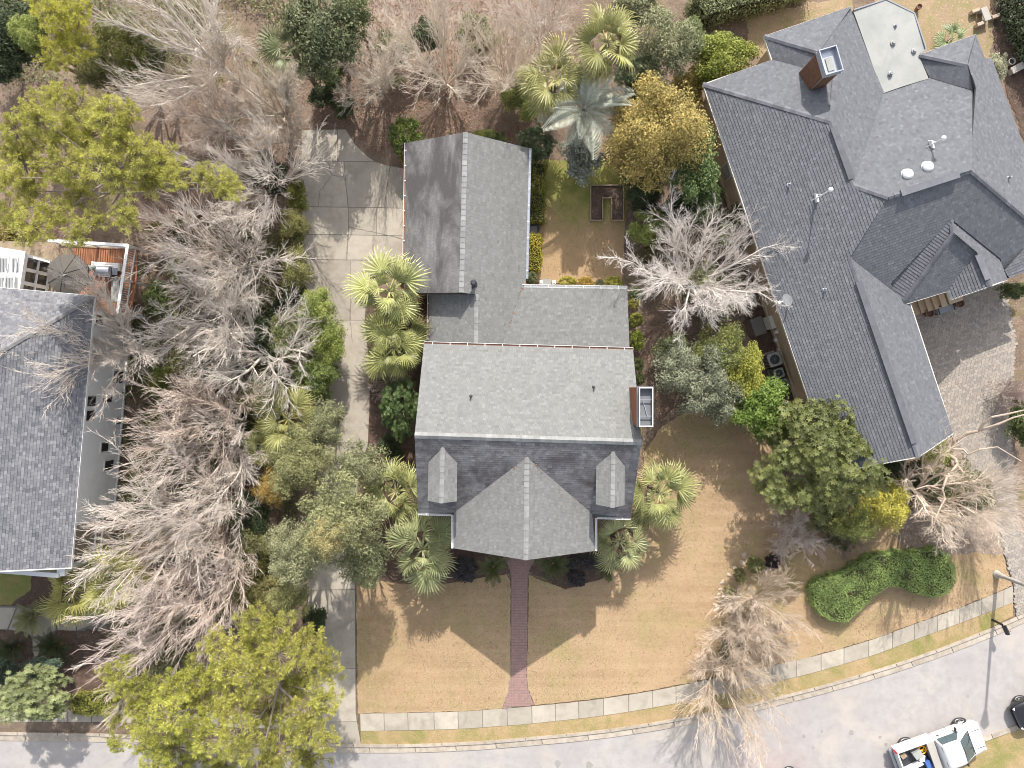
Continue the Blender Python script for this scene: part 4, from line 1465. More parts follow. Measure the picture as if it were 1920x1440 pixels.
m.build('cap_floor', M_FLAT, ch2)
# small pipes on the roof
pW = fit_plane([R[k] for k in rfaces[0]])
pNm = fit_plane([R[k] for k in rfaces[5]])
pE8 = fit_plane([R[k] for k in rfaces[8]])
for px, py, pl in ((1478, 347, pW), (1545, 543, pW), (1625, 213, pNm), (1890, 334, pE8)):
    vent_pipe(rh, ray_plane(px, py, pl), 0.3, 0.05, M_METAL)
for i, (px, py) in enumerate(((1700, 328), (1738, 314))):
    c = ray_plane(px, py, pNm)
    t = thing('roof_light', ('round white tubular roof light, the western of two on the charcoal roof', 'round white tubular roof light, the eastern of two on the charcoal roof')[i], 'skylight', c, group='round roof lights')
    m = MB()
    m.lathe([(0.33, -0.12), (0.33, 0.02), (0.27, 0.05), (0.27, 0.1)], (0, 0, 0), 20)
    m.build('flashing', M_METAL, t, world_mesh=False, loc=(0, 0, 0))
    m = MB()
    m.lathe([(0.30, 0.1), (0.29, 0.16), (0.24, 0.23), (0.15, 0.28), (0.05, 0.3)], (0, 0, 0), 20)
    m.build('dome', M_WHITE, t, smooth=True, world_mesh=False, loc=(0, 0, 0))
# masts and dish
for px, py, pl, h, lab in ((1529, 373, pW, 1.9, 'white mast antenna on the west slope of the charcoal roof'), (1744, 273, pNm, 1.2, 'short white mast antenna near the two round roof lights')):
    c = ray_plane(px, py, pl)
    t = thing('antenna', lab, 'antenna', c, group='mast antennas')
    m = MB()
    m.tube([(0, 0, -0.1), (0, 0, h)], [0.035, 0.03], 8)
    m.build('mast', M_WHITE, t, loc=(0, 0, 0))
    m = MB()
    m.lathe([(0.02, h - 0.06), (0.11, h - 0.02), (0.13, h + 0.06), (0.1, h + 0.14), (0.02, h + 0.18)], (0, 0, 0), 12)
    m.build('antenna_head', M_WHITE, t, smooth=True, loc=(0, 0, 0))
    m = MB()
    m.box((0.02, 0.0, 0.12), (0.1, 0.42, 0.24), 0.2)
    m.tube([(-0.25, -0.1, 0.02), (0.0, 0.0, h * 0.5)], 0.02, 6)
    m.tube([(-0.1, 0.26, 0.02), (0.0, 0.0, h * 0.5)], 0.02, 6)
    m.build('bracket', M_WHITE, t, loc=(0, 0, 0))
c = ray_plane(1477, 566, pW)
t = thing('satellite_dish', 'white satellite dish on the west eave of the charcoal roof', 'satellite dish', c)
m = MB()
ax = Vector((-0.9, -0.3, 0.34)).normalized()
au = ax.cross(Vector((0, 0, 1))).normalized()
av = au.cross(ax)
m.lathe([(0.03, 0.0), (0.17, 0.02), (0.3, 0.075), (0.36, 0.12), (0.365, 0.125), (0.35, 0.11), (0.3, 0.06), (0.17, 0.0), (0.03, -0.02)], Vector((-0.25, 0.05, 0.85)), 24, (au, av, ax))
m.build('reflector', M_WHITE, t, smooth=True, loc=(0, 0, 0))
m = MB()
m.tube([(0, 0, -0.1), (0, 0, 0.6), (-0.2, 0.05, 0.85)], 0.035, 8)
m.build('mast', M_WHITE, t, loc=(0, 0, 0))
m = MB()
m.tube([Vector((-0.25, 0.05, 0.5)), Vector((-0.25, 0.05, 0.6)) + ax * 0.6], 0.02, 6)
m.box(Vector((-0.25, 0.05, 0.62)) + ax * 0.62, (0.12, 0.12, 0.12))
m.build('feed_arm', M_WHITE, t, loc=(0, 0, 0))

# ------------------------------------------------------------------ left house
LH = thing('house', 'blue grey roofed house at the left edge with a tall pale grey side wall', 'house', P(60, 800))
zE = 5.3
lN = P(177, 555, zE)
lS = P(133, 1065, zE)
tl = math.atan2((lS - lN).x, -(lS - lN).y)
axs = (lS - lN).normalized()                     # down the east eave
axw = Vector((axs.y, -axs.x, 0))                 # towards the west
if axw.x > 0:
    axw = -axw
D = 7.0
sl_ = 0.60
rTop = lN + axw * D + axs * D + Vector((0, 0, sl_ * D))
rBot = lS + axw * D + Vector((0, 0, sl_ * D))
wN = lN + axw * 14
wS = lS + axw * 14
lf = [[lN, rTop, rBot, lS], [lN, wN, rTop], [wN, wS, rBot, rTop]]
rm, sm = MB(), MB()
for pts in lf:
    slab_face(rm, pts, 0.14)
for pts in lf[:2]:
    shingle_face(sm, pts, 0.15, 0.21, 0.022, 1.3)
lroof = rm.build('roof', M_UNDER, LH)
sm.build('shingles', M_SH_LEFT, lroof, kind='stuff')
ridge_caps(lroof, lN, rTop, centroid(lf[0]), centroid(lf[1]), M_CAP_L, 0.3, 0.15)
m = MB()
for a, b in ((lN, lS), (lN, wN), (lS, rBot)):
    m.beam(a - Vector((0, 0, 0.06)), b - Vector((0, 0, 0.06)), 0.06, 0.16)
m.build('fascia', M_WHITE, LH)
wallE0, wallE1 = P(247, 592), P(217, 962)
wd_ = (wallE1 - wallE0).normalized()
wn_ = Vector((-wd_.y, wd_.x, 0))
if wn_.x < 0:
    wn_ = -wn_
m = MB()
m.prism([(p.x, p.y) for p in (wallE0, wallE1, wallE1 - wn_ * 12, wallE0 - wn_ * 12)], 0, 5.2)
m.build('wall', M_GWALL, LH)


def on_left_wall(px, py):
    d = Vector(((px - 960) / PPM, (720 - py) / PPM, 0))
    k = wallE0.dot(wn_) / d.dot(wn_)
    return Vector((d.x * k, d.y * k, CAMH * (1 - k)))


wang = math.atan2(wd_.y, wd_.x)
for (px, py, w, h) in ((185, 600, 0.5, 0.7), (226, 613, 0.6, 0.9), (220, 707, 0.7, 1.0), (170, 752, 0.55, 0.8), (168, 779, 0.55, 0.8), (200, 749, 0.28, 0.9), (221, 789, 0.35, 0.45), (195, 838, 0.5, 0.7), (203, 872, 0.55, 0.9)):
    p = on_left_wall(px, py)
    if p.z > 4.5 or p.z < 0.5:
        p.z = min(4.4, max(0.9, p.z))
    m = MB()
    m.box(p + wn_ * 0.02, (w + 0.14, 0.07, h + 0.14), wang)
    wf = m.build('window', M_WHITE, LH)
    m = MB()
    m.box(p + wn_ * 0.05, (w, 0.03, h), wang)
    m.build('pane', M_DARKW, wf)
m = MB()
m.beam(wallE0 + wn_ * 0.09 + Vector((0, 0, 0.35)), wallE1 + wn_ * 0.09 + Vector((0, 0, 0.35)), 0.12, 0.06)
m.build('plinth_ledge', M_WHITE, LH)
# open front porch at the south end
pq = [wallE1 + wd_ * 0.05, wallE1 + wd_ * 2.6]
m = MB()
m.prism([(p.x, p.y) for p in (pq[0], pq[1], pq[1] - wn_ * 8, pq[0] - wn_ * 8)], 0, 0.9)
m.build('porch_floor', M_WOOD, LH)
m = MB()
for q in (pq[1] - wn_ * 0.2 - wd_ * 0.2, pq[1] - wn_ * 3.0 - wd_ * 0.2, pq[1] - wn_ * 6.0 - wd_ * 0.2):
    m2 = MB()
    m2.box((q.x, q.y, 3.0), (0.28, 0.28, 4.2), wang)
    m2.box((q.x, q.y, 1.0), (0.4, 0.4, 0.2), wang)
    m2.build('porch_column', M_WHITE, LH)
m.beam(pq[0] + Vector((0, 0, 5.0)), pq[1] + Vector((0, 0, 5.0)), 0.25, 0.3)
m.beam(pq[1] + Vector((0, 0, 4.99)) - wn_ * 0.2, pq[1] - wn_ * 8 + Vector((0, 0, 4.99)), 0.25, 0.3)
m.build('porch_beam', M_WHITE, LH)
m = MB()
for i in range(2):
    m.beam(pq[0] - wn_ * 0.1 + Vector((0, 0, 1.2 + i * 0.7)), pq[1] - wn_ * 0.1 + Vector((0, 0, 1.2 + i * 0.7)), 0.08, 0.08)
m.build('porch_rail', M_WHITE, LH)

# deck, railing, porch, furniture of the left house
dz = 2.6
deck = thing('deck', 'raised red brown timber deck with white railing behind the blue grey roof', 'deck', P(200, 520))
dp = [P(110, 455, dz), P(258, 466, dz), P(238, 592, dz), P(60, 575, dz), P(-40, 560, dz), P(-40, 450, dz)]
m = MB()
m.prism([(p.x, p.y) for p in dp], dz - 0.25, dz - 0.04)
m.build('frame', M_WOOD, deck)
e1 = (P(258, 466, dz) - P(110, 461, dz)).normalized()
e2 = Vector((e1.y, -e1.x, 0))
o_ = P(258, 466, dz)
for i in range(26):          # boards of the northern band run front to back
    a = o_ - e1 * (0.07 + i * 0.145)
    mm = MB()
    mm.beam(a + e2 * 0.05 + Vector((0, 0, -0.02)), a + e2 * 2.05 + Vector((0, 0, -0.02)), 0.125, 0.04)
    mm.build('deck_board', M_DECK, deck)
for i in range(13):          # southern band runs side to side
    a = o_ + e2 * (2.15 + i * 0.145)
    mm = MB()
    mm.beam(a - e1 * 0.02 - e1 * (0.02 * i) + Vector((0, 0, -0.02)), a - e1 * 1.7 + Vector((0, 0, -0.02)), 0.125, 0.04)
    mm.beam(a - e1 * 1.75 + Vector((0, 0, -0.018)), a - e1 * 3.6 + Vector((0, 0, -0.018)), 0.125, 0.04)
    mm.build('deck_board', M_DECK, deck)
rail = [P(112, 457, dz), P(256, 466, dz), P(237, 590, dz)]
rz_ = dz + 1.0
m = MB()
for a, b in ((rail[0], rail[1]), (rail[1], rail[2])):
    a = Vector((a.x, a.y, rz_))
    b = Vector((b.x, b.y, rz_))
    m.beam(a, b, 0.17, 0.05)
    m.beam(a - Vector((0, 0, 0.9)), b - Vector((0, 0, 0.9)), 0.06, 0.06)
m.build('rail', M_WHITE, deck)
bmz = MB()
bmz.box((0, 0, 0), (0.035, 0.035, 0.88))
bme = bmz.mesh('baluster')
bme.materials.append(M_WHITE)
for a, b, n in ((rail[0], rail[1], 34), (rail[1], rail[2], 30)):
    for i in range(n):
        q = a.lerp(b, (i + 0.5) / n)
        link('baluster', bme, None, deck, Vector((q.x, q.y, rz_ - 0.45)) - woff(deck))
for q in (rail[0], rail[0].lerp(rail[1], 0.5), rail[1], rail[1].lerp(rail[2], 0.5), rail[2]):
    mm = MB()
    mm.box((q.x, q.y, rz_ / 2 + 0.03), (0.13, 0.13, rz_))
    mm.build('post', M_WHITE, deck)
mm = MB()
a, b = P(262, 470, 0.0), P(243, 592, 0.0)
for i in range(26):
    q = a.lerp(b, i / 25)
    mm.box((q.x - 0.35, q.y, 1.2), (0.03, 0.09, 2.2))
mm.build('skirt_slat', M_WOOD, deck)
# glazed white porch
por = thing('porch', 'white timber framed sun porch beside the taupe umbrella', 'porch', P(40, 510))
pz = 5.0
q = [P(46, 478, pz), P(34, 555, pz)]
m = MB()
A_, B_ = Vector((q[0].x, q[0].y, 0)), Vector((q[1].x, q[1].y, 0))
for t_ in (0.0, 0.33, 0.66, 1.0):
    c = A_.lerp(B_, t_)
    mm = MB()
    mm.box((c.x, c.y, (dz + pz) / 2), (0.16, 0.16, pz - dz))
    mm.build('post', M_WHITE, por)
for z, hh in ((dz + 0.08, 0.16), (dz + 1.15, 0.12), (pz - 0.1, 0.26)):
    m.beam(A_ + Vector((0, 0, z)), B_ + Vector((0, 0, z)), 0.12, hh)
m.build('frame', M_WHITE, por)
for i in range(3):
    for (z0, z1) in ((dz + 0.2, dz + 1.05), (dz + 1.25, pz - 0.3)):
        mm = MB()
        a = A_.lerp(B_, (i + 0.13) / 3)
        b = A_.lerp(B_, (i + 0.87) / 3)
        mm.beam(a + Vector((0, 0, (z0 + z1) / 2)), b + Vector((0, 0, (z0 + z1) / 2)), 0.03, z1 - z0)
        mm.build('pane', M_DARKW, por)
m = MB()
wv = (B_ - A_).normalized()
wv2 = Vector((wv.y, -wv.x, 0))
if wv2.x > 0:
    wv2 = -wv2
m.prism([(p.x, p.y) for p in (A_ - wv * 0.2 - wv2 * 0.1, B_ - wv2 * 0.1, B_ + wv2 * 4, A_ - wv * 0.2 + wv2 * 4)], pz, pz + 0.12)
m.build('porch_roof', M_WHITE, por)
for i in range(4):
    mm = MB()
    a = A_ + wv2 * (0.25 + i * 0.5)
    mm.beam(a + Vector((0, 0, pz + 0.15)), a + wv * 2.0 + Vector((0, 0, pz + 0.15)), 0.1, 0.06)
    mm.build('roof_batten', M_WHITE, por)
for (xa, ya, xb, yb) in ((-14, 484, 17, 510), (23, 484, 37, 510), (-14, 520, 34, 545)):
    mm = MB()
    a, b = P(xa, ya, pz + 0.1), P(xb, yb, pz + 0.1)
    mm.box(((a.x + b.x) / 2, (a.y + b.y) / 2, pz + 0.13), (abs(b.x - a.x), abs(a.y - b.y), 0.04))
    sk = mm.build('roof_panel', M_FLAT, por)
    nsl = max(2, int(abs(b.x - a.x) / 0.16))
    for i in range(nsl):
        mm = MB()
        x = a.x + (b.x - a.x) * (i + 0.5) / nsl
        mm.box((x, (a.y + b.y) / 2, pz + 0.17), (0.05, abs(a.y - b.y) - 0.1, 0.05))
        mm.build('slat', M_GREYMETAL, sk)
# eastern low wall of the porch with window openings, seen beside the umbrella
m = MB()
C0, C1 = P(52, 480, 4.4), P(96, 492, 4.2)
for z, w_ in ((dz + 0.1, 0.12), (dz + 0.9, 0.1), (dz + 1.7, 0.16)):
    m.beam(Vector((C0.x, C0.y, z)), Vector((C1.x, C1.y, z)), 0.1, w_)
for t_ in (0, 0.35, 0.68, 1):
    c = C0.lerp(C1, t_)
    m.box((c.x, c.y, dz + 0.9), (0.11, 0.11, 1.8))
m.build('side_frame', M_WHITE, por)

uc = P(122, 514, 4.9)
um = thing('patio_umbrella', 'open eight sided taupe patio umbrella over the deck', 'umbrella', Vector((uc.x, uc.y, dz)))
m = MB()
k = 8
rim = [Vector((math.cos(6.283 * (i + 0.5) / k) * 1.22, math.sin(6.283 * (i + 0.5) / k) * 1.22, 2.05)) for i in range(k)]
for i in range(k):
    a, b = rim[i], rim[(i + 1) % k]
    mid = (a + b) / 2 + Vector((0, 0, 0.05))
    m.add([a, mid, Vector((0, 0, 2.5))], [(0, 1, 2)])
    m.add([mid, b, Vector((0, 0, 2.5))], [(0, 1, 2)])
    m.add([a, a - Vector((0, 0, 0.15)), b - Vector((0, 0, 0.15)), b], [(0, 1, 2, 3)])
m.build('canopy', M_UMB, um, loc=(0, 0, 0))
m = MB()
m.tube([(0, 0, 0), (0, 0, 2.6)], 0.03, 8)
m.build('pole', M_GREYMETAL, um, loc=(0, 0, 0))
for i in range(k):
    mm = MB()
    mm.tube([Vector((0, 0, 2.53)), rim[i] + Vector((0, 0, 0.02))], 0.016, 5)
    mm.build('rib', M_UMB, um, loc=(0, 0, 0))
m = MB()
m.lathe([(0.3, 0), (0.3, 0.08), (0.08, 0.12)], (0, 0, 0), 14)
m.build('base', M_DKMETAL, um, loc=(0, 0, 0))
fb = P(178, 500, dz + 0.9)
ft = P(113, 518, dz + 2.7)
um2 = thing('patio_umbrella', 'furled grey green patio umbrella leaning over the taupe one', 'umbrella', Vector((fb.x, fb.y, dz)))
m = MB()
m.tube([fb, fb.lerp(ft, 0.15), fb.lerp(ft, 0.6), ft], [0.1, 0.17, 0.1, 0.03], 10)
m.build('canopy', M_UMB2, um2)
m = MB()
m.tube([fb + Vector((0.1, 0, -0.88)), fb], 0.03, 8)
m.lathe([(0.28, 0), (0.28, 0.08), (0.06, 0.12)], Vector((fb.x + 0.1, fb.y, dz)), 12)
m.build('pole', M_METAL, um2)
# bench, grill, cabinet on the deck
t = thing('bench', 'white slatted bench on the deck boards beside the grill', 'bench', P(197, 497, dz))
bx = P(172, 497, dz + 0.45)
by = P(222, 500, dz + 0.45)
for i in range(4):
    mm = MB()
    off = Vector((0, -0.12 * i + 0.15, 0))
    mm.beam(bx + off, by + off, 0.1, 0.04)
    mm.build('seat_slat', M_WHITE, t)
for c in (bx, by):
    mm = MB()
    mm.box((c.x, c.y, dz + 0.21), (0.08, 0.45, 0.42))
    mm.build('leg', M_WHITE, t)
gc = P(212, 513, dz)
t = thing('grill', 'black and steel barbecue grill below the white bench', 'grill', gc)
m = MB()
m.box((0, 0, 0.45), (0.75, 0.5, 0.8))
m.build('cart', M_DKMETAL, t, loc=(0, 0, 0), bevel=0.02)
m = MB()
m.lathe([(0.3, -0.36), (0.3, 0.36)], (0, 0, 0.9), 14, (Vector((0, 1, 0)), Vector((0, 0, 1)), Vector((1, 0, 0))))
m.build('lid', M_METAL, t, loc=(0, 0, 0))
m = MB()
m.tube([(-0.3, -0.32, 1.0), (0.3, -0.32, 1.0)], 0.02, 6)
m.build('handle', M_METAL, t, loc=(0, 0, 0))
for s_ in (-1, 1):
    m = MB()
    m.box((s_ * 0.55, 0, 0.82), (0.3, 0.4, 0.04))
    m.build('side_shelf', M_GREYMETAL, t, loc=(0, 0, 0))
t = thing('storage_box', 'pale grey lidded storage bench against the east deck railing', 'storage box', P(226, 546, dz))
rot = math.radians(-4)
for i, (yy, ln) in enumerate(((0.42, 0.42), (-0.05, 0.5), (-0.5, 0.38))):
    m = MB()
    m.box((0, yy, 0.3), (0.42, ln, 0.5))
    m.box((0, yy, 0.57), (0.46, ln + 0.02, 0.05))
    m.build(('box', 'box', 'box')[i], M_FLAT, t, loc=(0, 0, 0), bevel=0.015)


def condenser(px, py, s, h, lab, mat, group=None, rz=0.0):
    t = thing('air_conditioner', lab, 'air conditioner', P(px, py, 0), rz, group)
    m = MB()
    m.box((0, 0, 0.06), (s * 1.15, s * 1.15, 0.12))
    m.build('pad', M_CONC, t, loc=(0, 0, 0))
    m = MB()
    m.box((0, 0, 0.12 + h / 2), (s * 0.94, s * 0.94, h))
    m.build('coil', M_DKMETAL, t, loc=(0, 0, 0))
    m = MB()
    for i in range(9):
        for (ax_, sg) in ((0, 1), (0, -1), (1, 1), (1, -1)):
            tt = (i - 4) / 4 * s * 0.44
            c = (sg * s * 0.48, tt, 0.12 + h / 2) if ax_ == 0 else (tt, sg * s * 0.48, 0.12 + h / 2)
            m.box(c, (0.02, 0.02, h))
    m.build('louvre', mat, t, loc=(0, 0, 0))
    m = MB()
    zt = 0.12 + h
    k = 24
    outer, inner = [], []
    for i in range(k):
        a = 2 * math.pi * (i + 0.5) / k
        c, s2 = math.cos(a), math.sin(a)
        f = 1 / max(abs(c), abs(s2))
        f = min(f, 1.25)
        outer.append((c * f * s / 2, s2 * f * s / 2))
        inner.append((c * s * 0.37, s2 * s * 0.37))
    vs = [(x, y, zt + 0.05) for x, y in outer] + [(x, y, zt + 0.05) for x, y in inner] + [(x, y, zt - 0.02) for x, y in outer] + [(x, y, zt - 0.08) for x, y in inner]
    fs = []
    for i in range(k):
        j = (i + 1) % k
        fs += [(i, j, k + j, k + i), (2 * k + i, 2 * k + j, j, i), (k + i, k + j, 3 * k + j, 3 * k + i)]
    m.add(vs, fs)
    m.build('top_panel', mat, t, loc=(0, 0, 0))
    m = MB()
    for i in range(4):
        a = i * math.pi / 2 + 0.4
        m.box((math.cos(a) * s * 0.17, math.sin(a) * s * 0.17, zt - 0.08), (s * 0.32, s * 0.16, 0.012), a)
    m.lathe([(s * 0.08, zt - 0.12), (s * 0.08, zt - 0.03)], (0, 0, 0), 10)
    m.build('fan', M_GREYMETAL, t, loc=(0, 0, 0))
    m = MB()
    for i in range(6):
        a = i * math.pi / 6
        m.box((0, 0, zt + 0.055), (s * 0.76, 0.008, 0.008), a)
    m.build('guard', M_GREYMETAL, t, loc=(0, 0, 0))


condenser(268, 636, 0.7, 0.75, 'white air conditioner beside the pale grey side wall', M_WHITE)
condenser(1441, 675, 0.82, 0.95, 'largest air conditioner, northernmost of the row beside the tan wall', M_FLAT, 'condensers by the tan wall', ang)
condenser(1451, 700, 0.60, 0.75, 'small air conditioner in the middle of the row beside the tan wall', M_FLAT, 'condensers by the tan wall', ang)
condenser(1459, 720, 0.60, 0.75, 'small air conditioner at the south end of the row, half under leaves', M_FLAT, 'condensers by the tan wall', ang)
# ------------------------------------------------------------------ vehicles


def loft(mb, secs):
    n = len(secs[0][1])
    k = 2 * n - 2
    vs = []
    for x, half in secs:
        loop = [(x, y, z) for y, z in half] + [(x, -y, z) for y, z in half[-2:0:-1]]
        vs += loop
    fs = []
    for i in range(len(secs) - 1):
        for j in range(k):
            a, b = i * k + j, i * k + (j + 1) % k
            fs.append((a, a + k, b + k, b))
    fs.append(tuple(range(k)))
    fs.append(tuple(range((len(secs) - 1) * k + k - 1, (len(secs) - 1) * k - 1, -1)))
    mb.add(vs, fs)


def panel(pts, th=0.012):
    m = MB()
    pts = [Vector(p) for p in pts]
    n = (pts[1] - pts[0]).cross(pts[2] - pts[0]).normalized()
    k = len(pts)
    top = [p + n * th for p in pts]
    bot = [p - n * th for p in pts]
    fs = [tuple(range(k)), tuple(range(2 * k - 1, k - 1, -1))] + [(i, i + k, (i + 1) % k + k, (i + 1) % k) for i in range(k)]
    m.add(top + bot, fs)
    return m


def wheel(parent, x, y, r, w):
    Y = 1 if y > 0 else -1
    axis = (Vector((1, 0, 0)), Vector((0, 0, 1)), Vector((0, Y, 0)))
    m = MB()
    m.lathe([(r * 0.62, -w / 2), (r * 0.95, -w / 2), (r, -w * 0.36), (r, w * 0.36), (r * 0.95, w / 2), (r * 0.68, w / 2), (r * 0.62, w * 0.35)], (0, 0, 0), 26, axis)
    wh = m.build('wheel', M_TYRE, parent, loc=(x, y, r))
    m = MB()
    m.lathe([(r * 0.64, w * 0.2), (r * 0.66, w * 0.44), (r * 0.6, w * 0.44), (r * 0.55, w * 0.3), (r * 0.2, w * 0.34), (r * 0.14, w * 0.4)], (0, 0, 0), 26, axis)
    m.build('rim', M_CHROME, wh, loc=(0, 0, 0))
    m = MB()
    for i in range(5):
        a = i * 6.283 / 5
        m.box((math.cos(a) * r * 0.4, Y * w * 0.345, math.sin(a) * r * 0.4), (r * 0.14, 0.02, r * 0.14))
    m.build('rim_opening', M_BLACK, wh, loc=(0, 0, 0))
    return wh


def lower_half(w, zb, zt):
    return [(0, zb), (w * 0.86, zb), (w * 0.97, zb + 0.12), (w, zb + 0.3), (w * 0.99, zt - 0.14), (w * 0.93, zt - 0.03), (w * 0.7, zt), (0, zt + 0.025)]


def cab_half(wb, wt, zb, zt):
    return [(0, zb), (wb, zb), (wb - 0.01, zb + 0.1 * (zt - zb)), (wt + 0.05, zt - 0.14 * (zt - zb)), (wt, zt - 0.04 * (zt - zb)), (wt * 0.82, zt), (0, zt + 0.02)]


hd = math.atan2(37, 102)
fx = Vector((math.cos(hd), math.sin(hd), 0))
fy_ = Vector((-math.sin(hd), math.cos(hd), 0))
tc = P(1748, 1371.5, 0.38)
tc = Vector((tc.x, tc.y, 0)) - fy_ * 0.93
truck = thing('pickup_truck', 'white pickup truck parked at the kerb with a loaded open bed', 'truck', tc, hd)
m = MB()
loft(m, [(2.62, lower_half(0.70, 0.45, 0.85)), (2.56, lower_half(0.84, 0.38, 0.97)), (2.4, lower_half(0.93, 0.35, 1.03)), (2.0, lower_half(0.985, 0.34, 1.08)), (1.5, lower_half(1.0, 0.34, 1.13)), (1.2, lower_half(1.0, 0.34, 1.16)), (-0.33, lower_half(1.0, 0.34, 1.18)), (-0.38, lower_half(0.98, 0.36, 1.16))])
m.build('body', M_CARWHITE, truck, loc=(0, 0, 0), smooth=True)
m = MB()
loft(m, [(1.74, cab_half(0.84, 0.80, 1.06, 1.12)), (1.3, cab_half(0.92, 0.78, 1.1, 1.43)), (0.85, cab_half(0.94, 0.74, 1.12, 1.75)), (0.7, cab_half(0.94, 0.73, 1.12, 1.81)), (0.35, cab_half(0.94, 0.73, 1.12, 1.84)), (-0.1, cab_half(0.94, 0.73, 1.12, 1.82)), (-0.25, cab_half(0.93, 0.72, 1.12, 1.72)), (-0.34, cab_half(0.92, 0.76, 1.12, 1.3))])
m.build('cab', M_CARWHITE, truck, loc=(0, 0, 0), smooth=True)
panel([(1.64, 0.74, 1.18), (1.74, 0.0, 1.19), (1.64, -0.74, 1.18), (0.88, -0.67, 1.735), (0.93, 0, 1.78), (0.88, 0.67, 1.735)], 0.03).build('windscreen', M_SKYGLASS, truck, loc=(0, 0, 0))
for sg in (1, -1):
    p = [(1.15, sg * 0.945, 1.22), (-0.22, sg * 0.955, 1.24), (-0.18, sg * 0.80, 1.68), (0.74, sg * 0.80, 1.68)]
    panel(p if sg < 0 else p[::-1], 0.015).build('side_window', M_SKYGLASS, truck, loc=(0, 0, 0))
    mm = MB()
    mm.box((1.02, sg * 1.12, 1.25), (0.1, 0.24, 0.17), -0.25 * sg)
    mm.box((1.05, sg * 0.99, 1.2), (0.06, 0.16, 0.05))
    mm.build('wing_mirror', M_BLACK, truck, loc=(0, 0, 0), bevel=0.02)
    mm = MB()
    mm.box((-0.02, sg * 1.005, 1.02), (0.18, 0.03, 0.05))
    mm.build('door_handle', M_BLACK, truck, loc=(0, 0, 0))
    mm = MB()
    mm.box((0.72, sg * 1.0, 0.72), (0.012, 0.012, 0.78))
    mm.box((-0.25, sg * 1.0, 0.72), (0.012, 0.012, 0.78))
    mm.build('door_seam', M_BLACK, truck, loc=(0, 0, 0))
    mm = MB()
    mm.box((2.48, sg * 0.74, 0.9), (0.16, 0.3, 0.14), -0.35 * sg)
    mm.build('headlight', M_LAMPCLR, truck, loc=(0, 0, 0), bevel=0.03)
    mm = MB()
    mm.box((-2.74, sg * 0.93, 0.98), (0.2, 0.13, 0.34))
    mm.build('tail_light', M_LAMPRED, truck, loc=(0, 0, 0), bevel=0.02)
panel([(-0.3, -0.66, 1.25), (-0.31, 0.66, 1.25), (-0.235, 0.62, 1.66), (-0.235, -0.62, 1.66)][::-1], 0.03).build('rear_window', M_SKYGLASS, truck, loc=(0, 0, 0))
m = MB()
m.box((1.72, 0, 1.163), (0.05, 1.5, 0.02))
for sg in (1, -1):
    m.box((2.1, sg * 0.55, 1.085), (0.8, 0.02, 0.012))
    m.beam((1.7, sg * 0.3, 1.2), (1.25, sg * 0.1, 1.52), 0.02, 0.02)
m.build('trim', M_BLACK, truck, loc=(0, 0, 0))
m = MB()
for sg in (1, -1):
    m.box((-1.58, sg * 0.94, 0.82), (2.36, 0.12, 0.84))
m.build('bed_side', M_CARWHITE, truck, loc=(0, 0, 0), bevel=0.03)
m = MB()
m.box((-1.56, 0, 0.6), (2.4, 1.76, 0.08))
m.box((-0.44, 0, 0.88), (0.06, 1.76, 0.62))
m.build('bed_floor', M_DKMETAL, truck, loc=(0, 0, 0))
m = MB()
m.box((-2.73, 0, 0.88), (0.1, 1.74, 0.62))
m.build('tailgate', M_CARWHITE, truck, loc=(0, 0, 0), bevel=0.02)
m = MB()
m.box((-2.9, 0, 0.52), (0.16, 1.86, 0.16))
m.box((2.6, 0, 0.46), (0.12, 1.5, 0.16))
m.build('bumper', M_METAL, truck, loc=(0, 0, 0), bevel=0.03)
for x in (1.8, -1.78):
    for sg in (1, -1):
        wheel(truck, x, sg * 0.865, 0.39, 0.25)


def in_truck(x, y, z):
    return tc + fx * x + fy_ * y + Vector((0, 0, z))


t = thing('tool_box', 'aluminium cross bed tool box behind the cab of the white truck', 'tool box', in_truck(-0.68, 0, 0.645), hd)
m = MB()
m.box((0, 0, 0.28), (0.42, 1.72, 0.5))
m.build('body', M_METAL, t, loc=(0, 0, 0))
m = MB()
m.box((0, 0, 0.575), (0.47, 1.82, 0.07))
m.build('lid', M_BENCHST, t, loc=(0, 0, 0), bevel=0.01)
t = thing('cable_coil', 'yellow coiled cable in the truck bed beside the tool box', 'cable', in_truck(-1.12, 0.5, 0.645), hd)
m = MB()
for j in range(4):
    r_ = 0.2 + 0.03 * (j % 2)
    m.tube([(math.cos(a * 6.283 / 14) * r_ + 0.04 * j * math.sin(j * 2), math.sin(a * 6.283 / 14) * r_ + 0.03 * j * math.cos(j * 3), 0.06 + 0.07 * j) for a in range(15)], 0.035, 6)
m.build('cable', M_YELLOW, t, loc=(0, 0, 0))
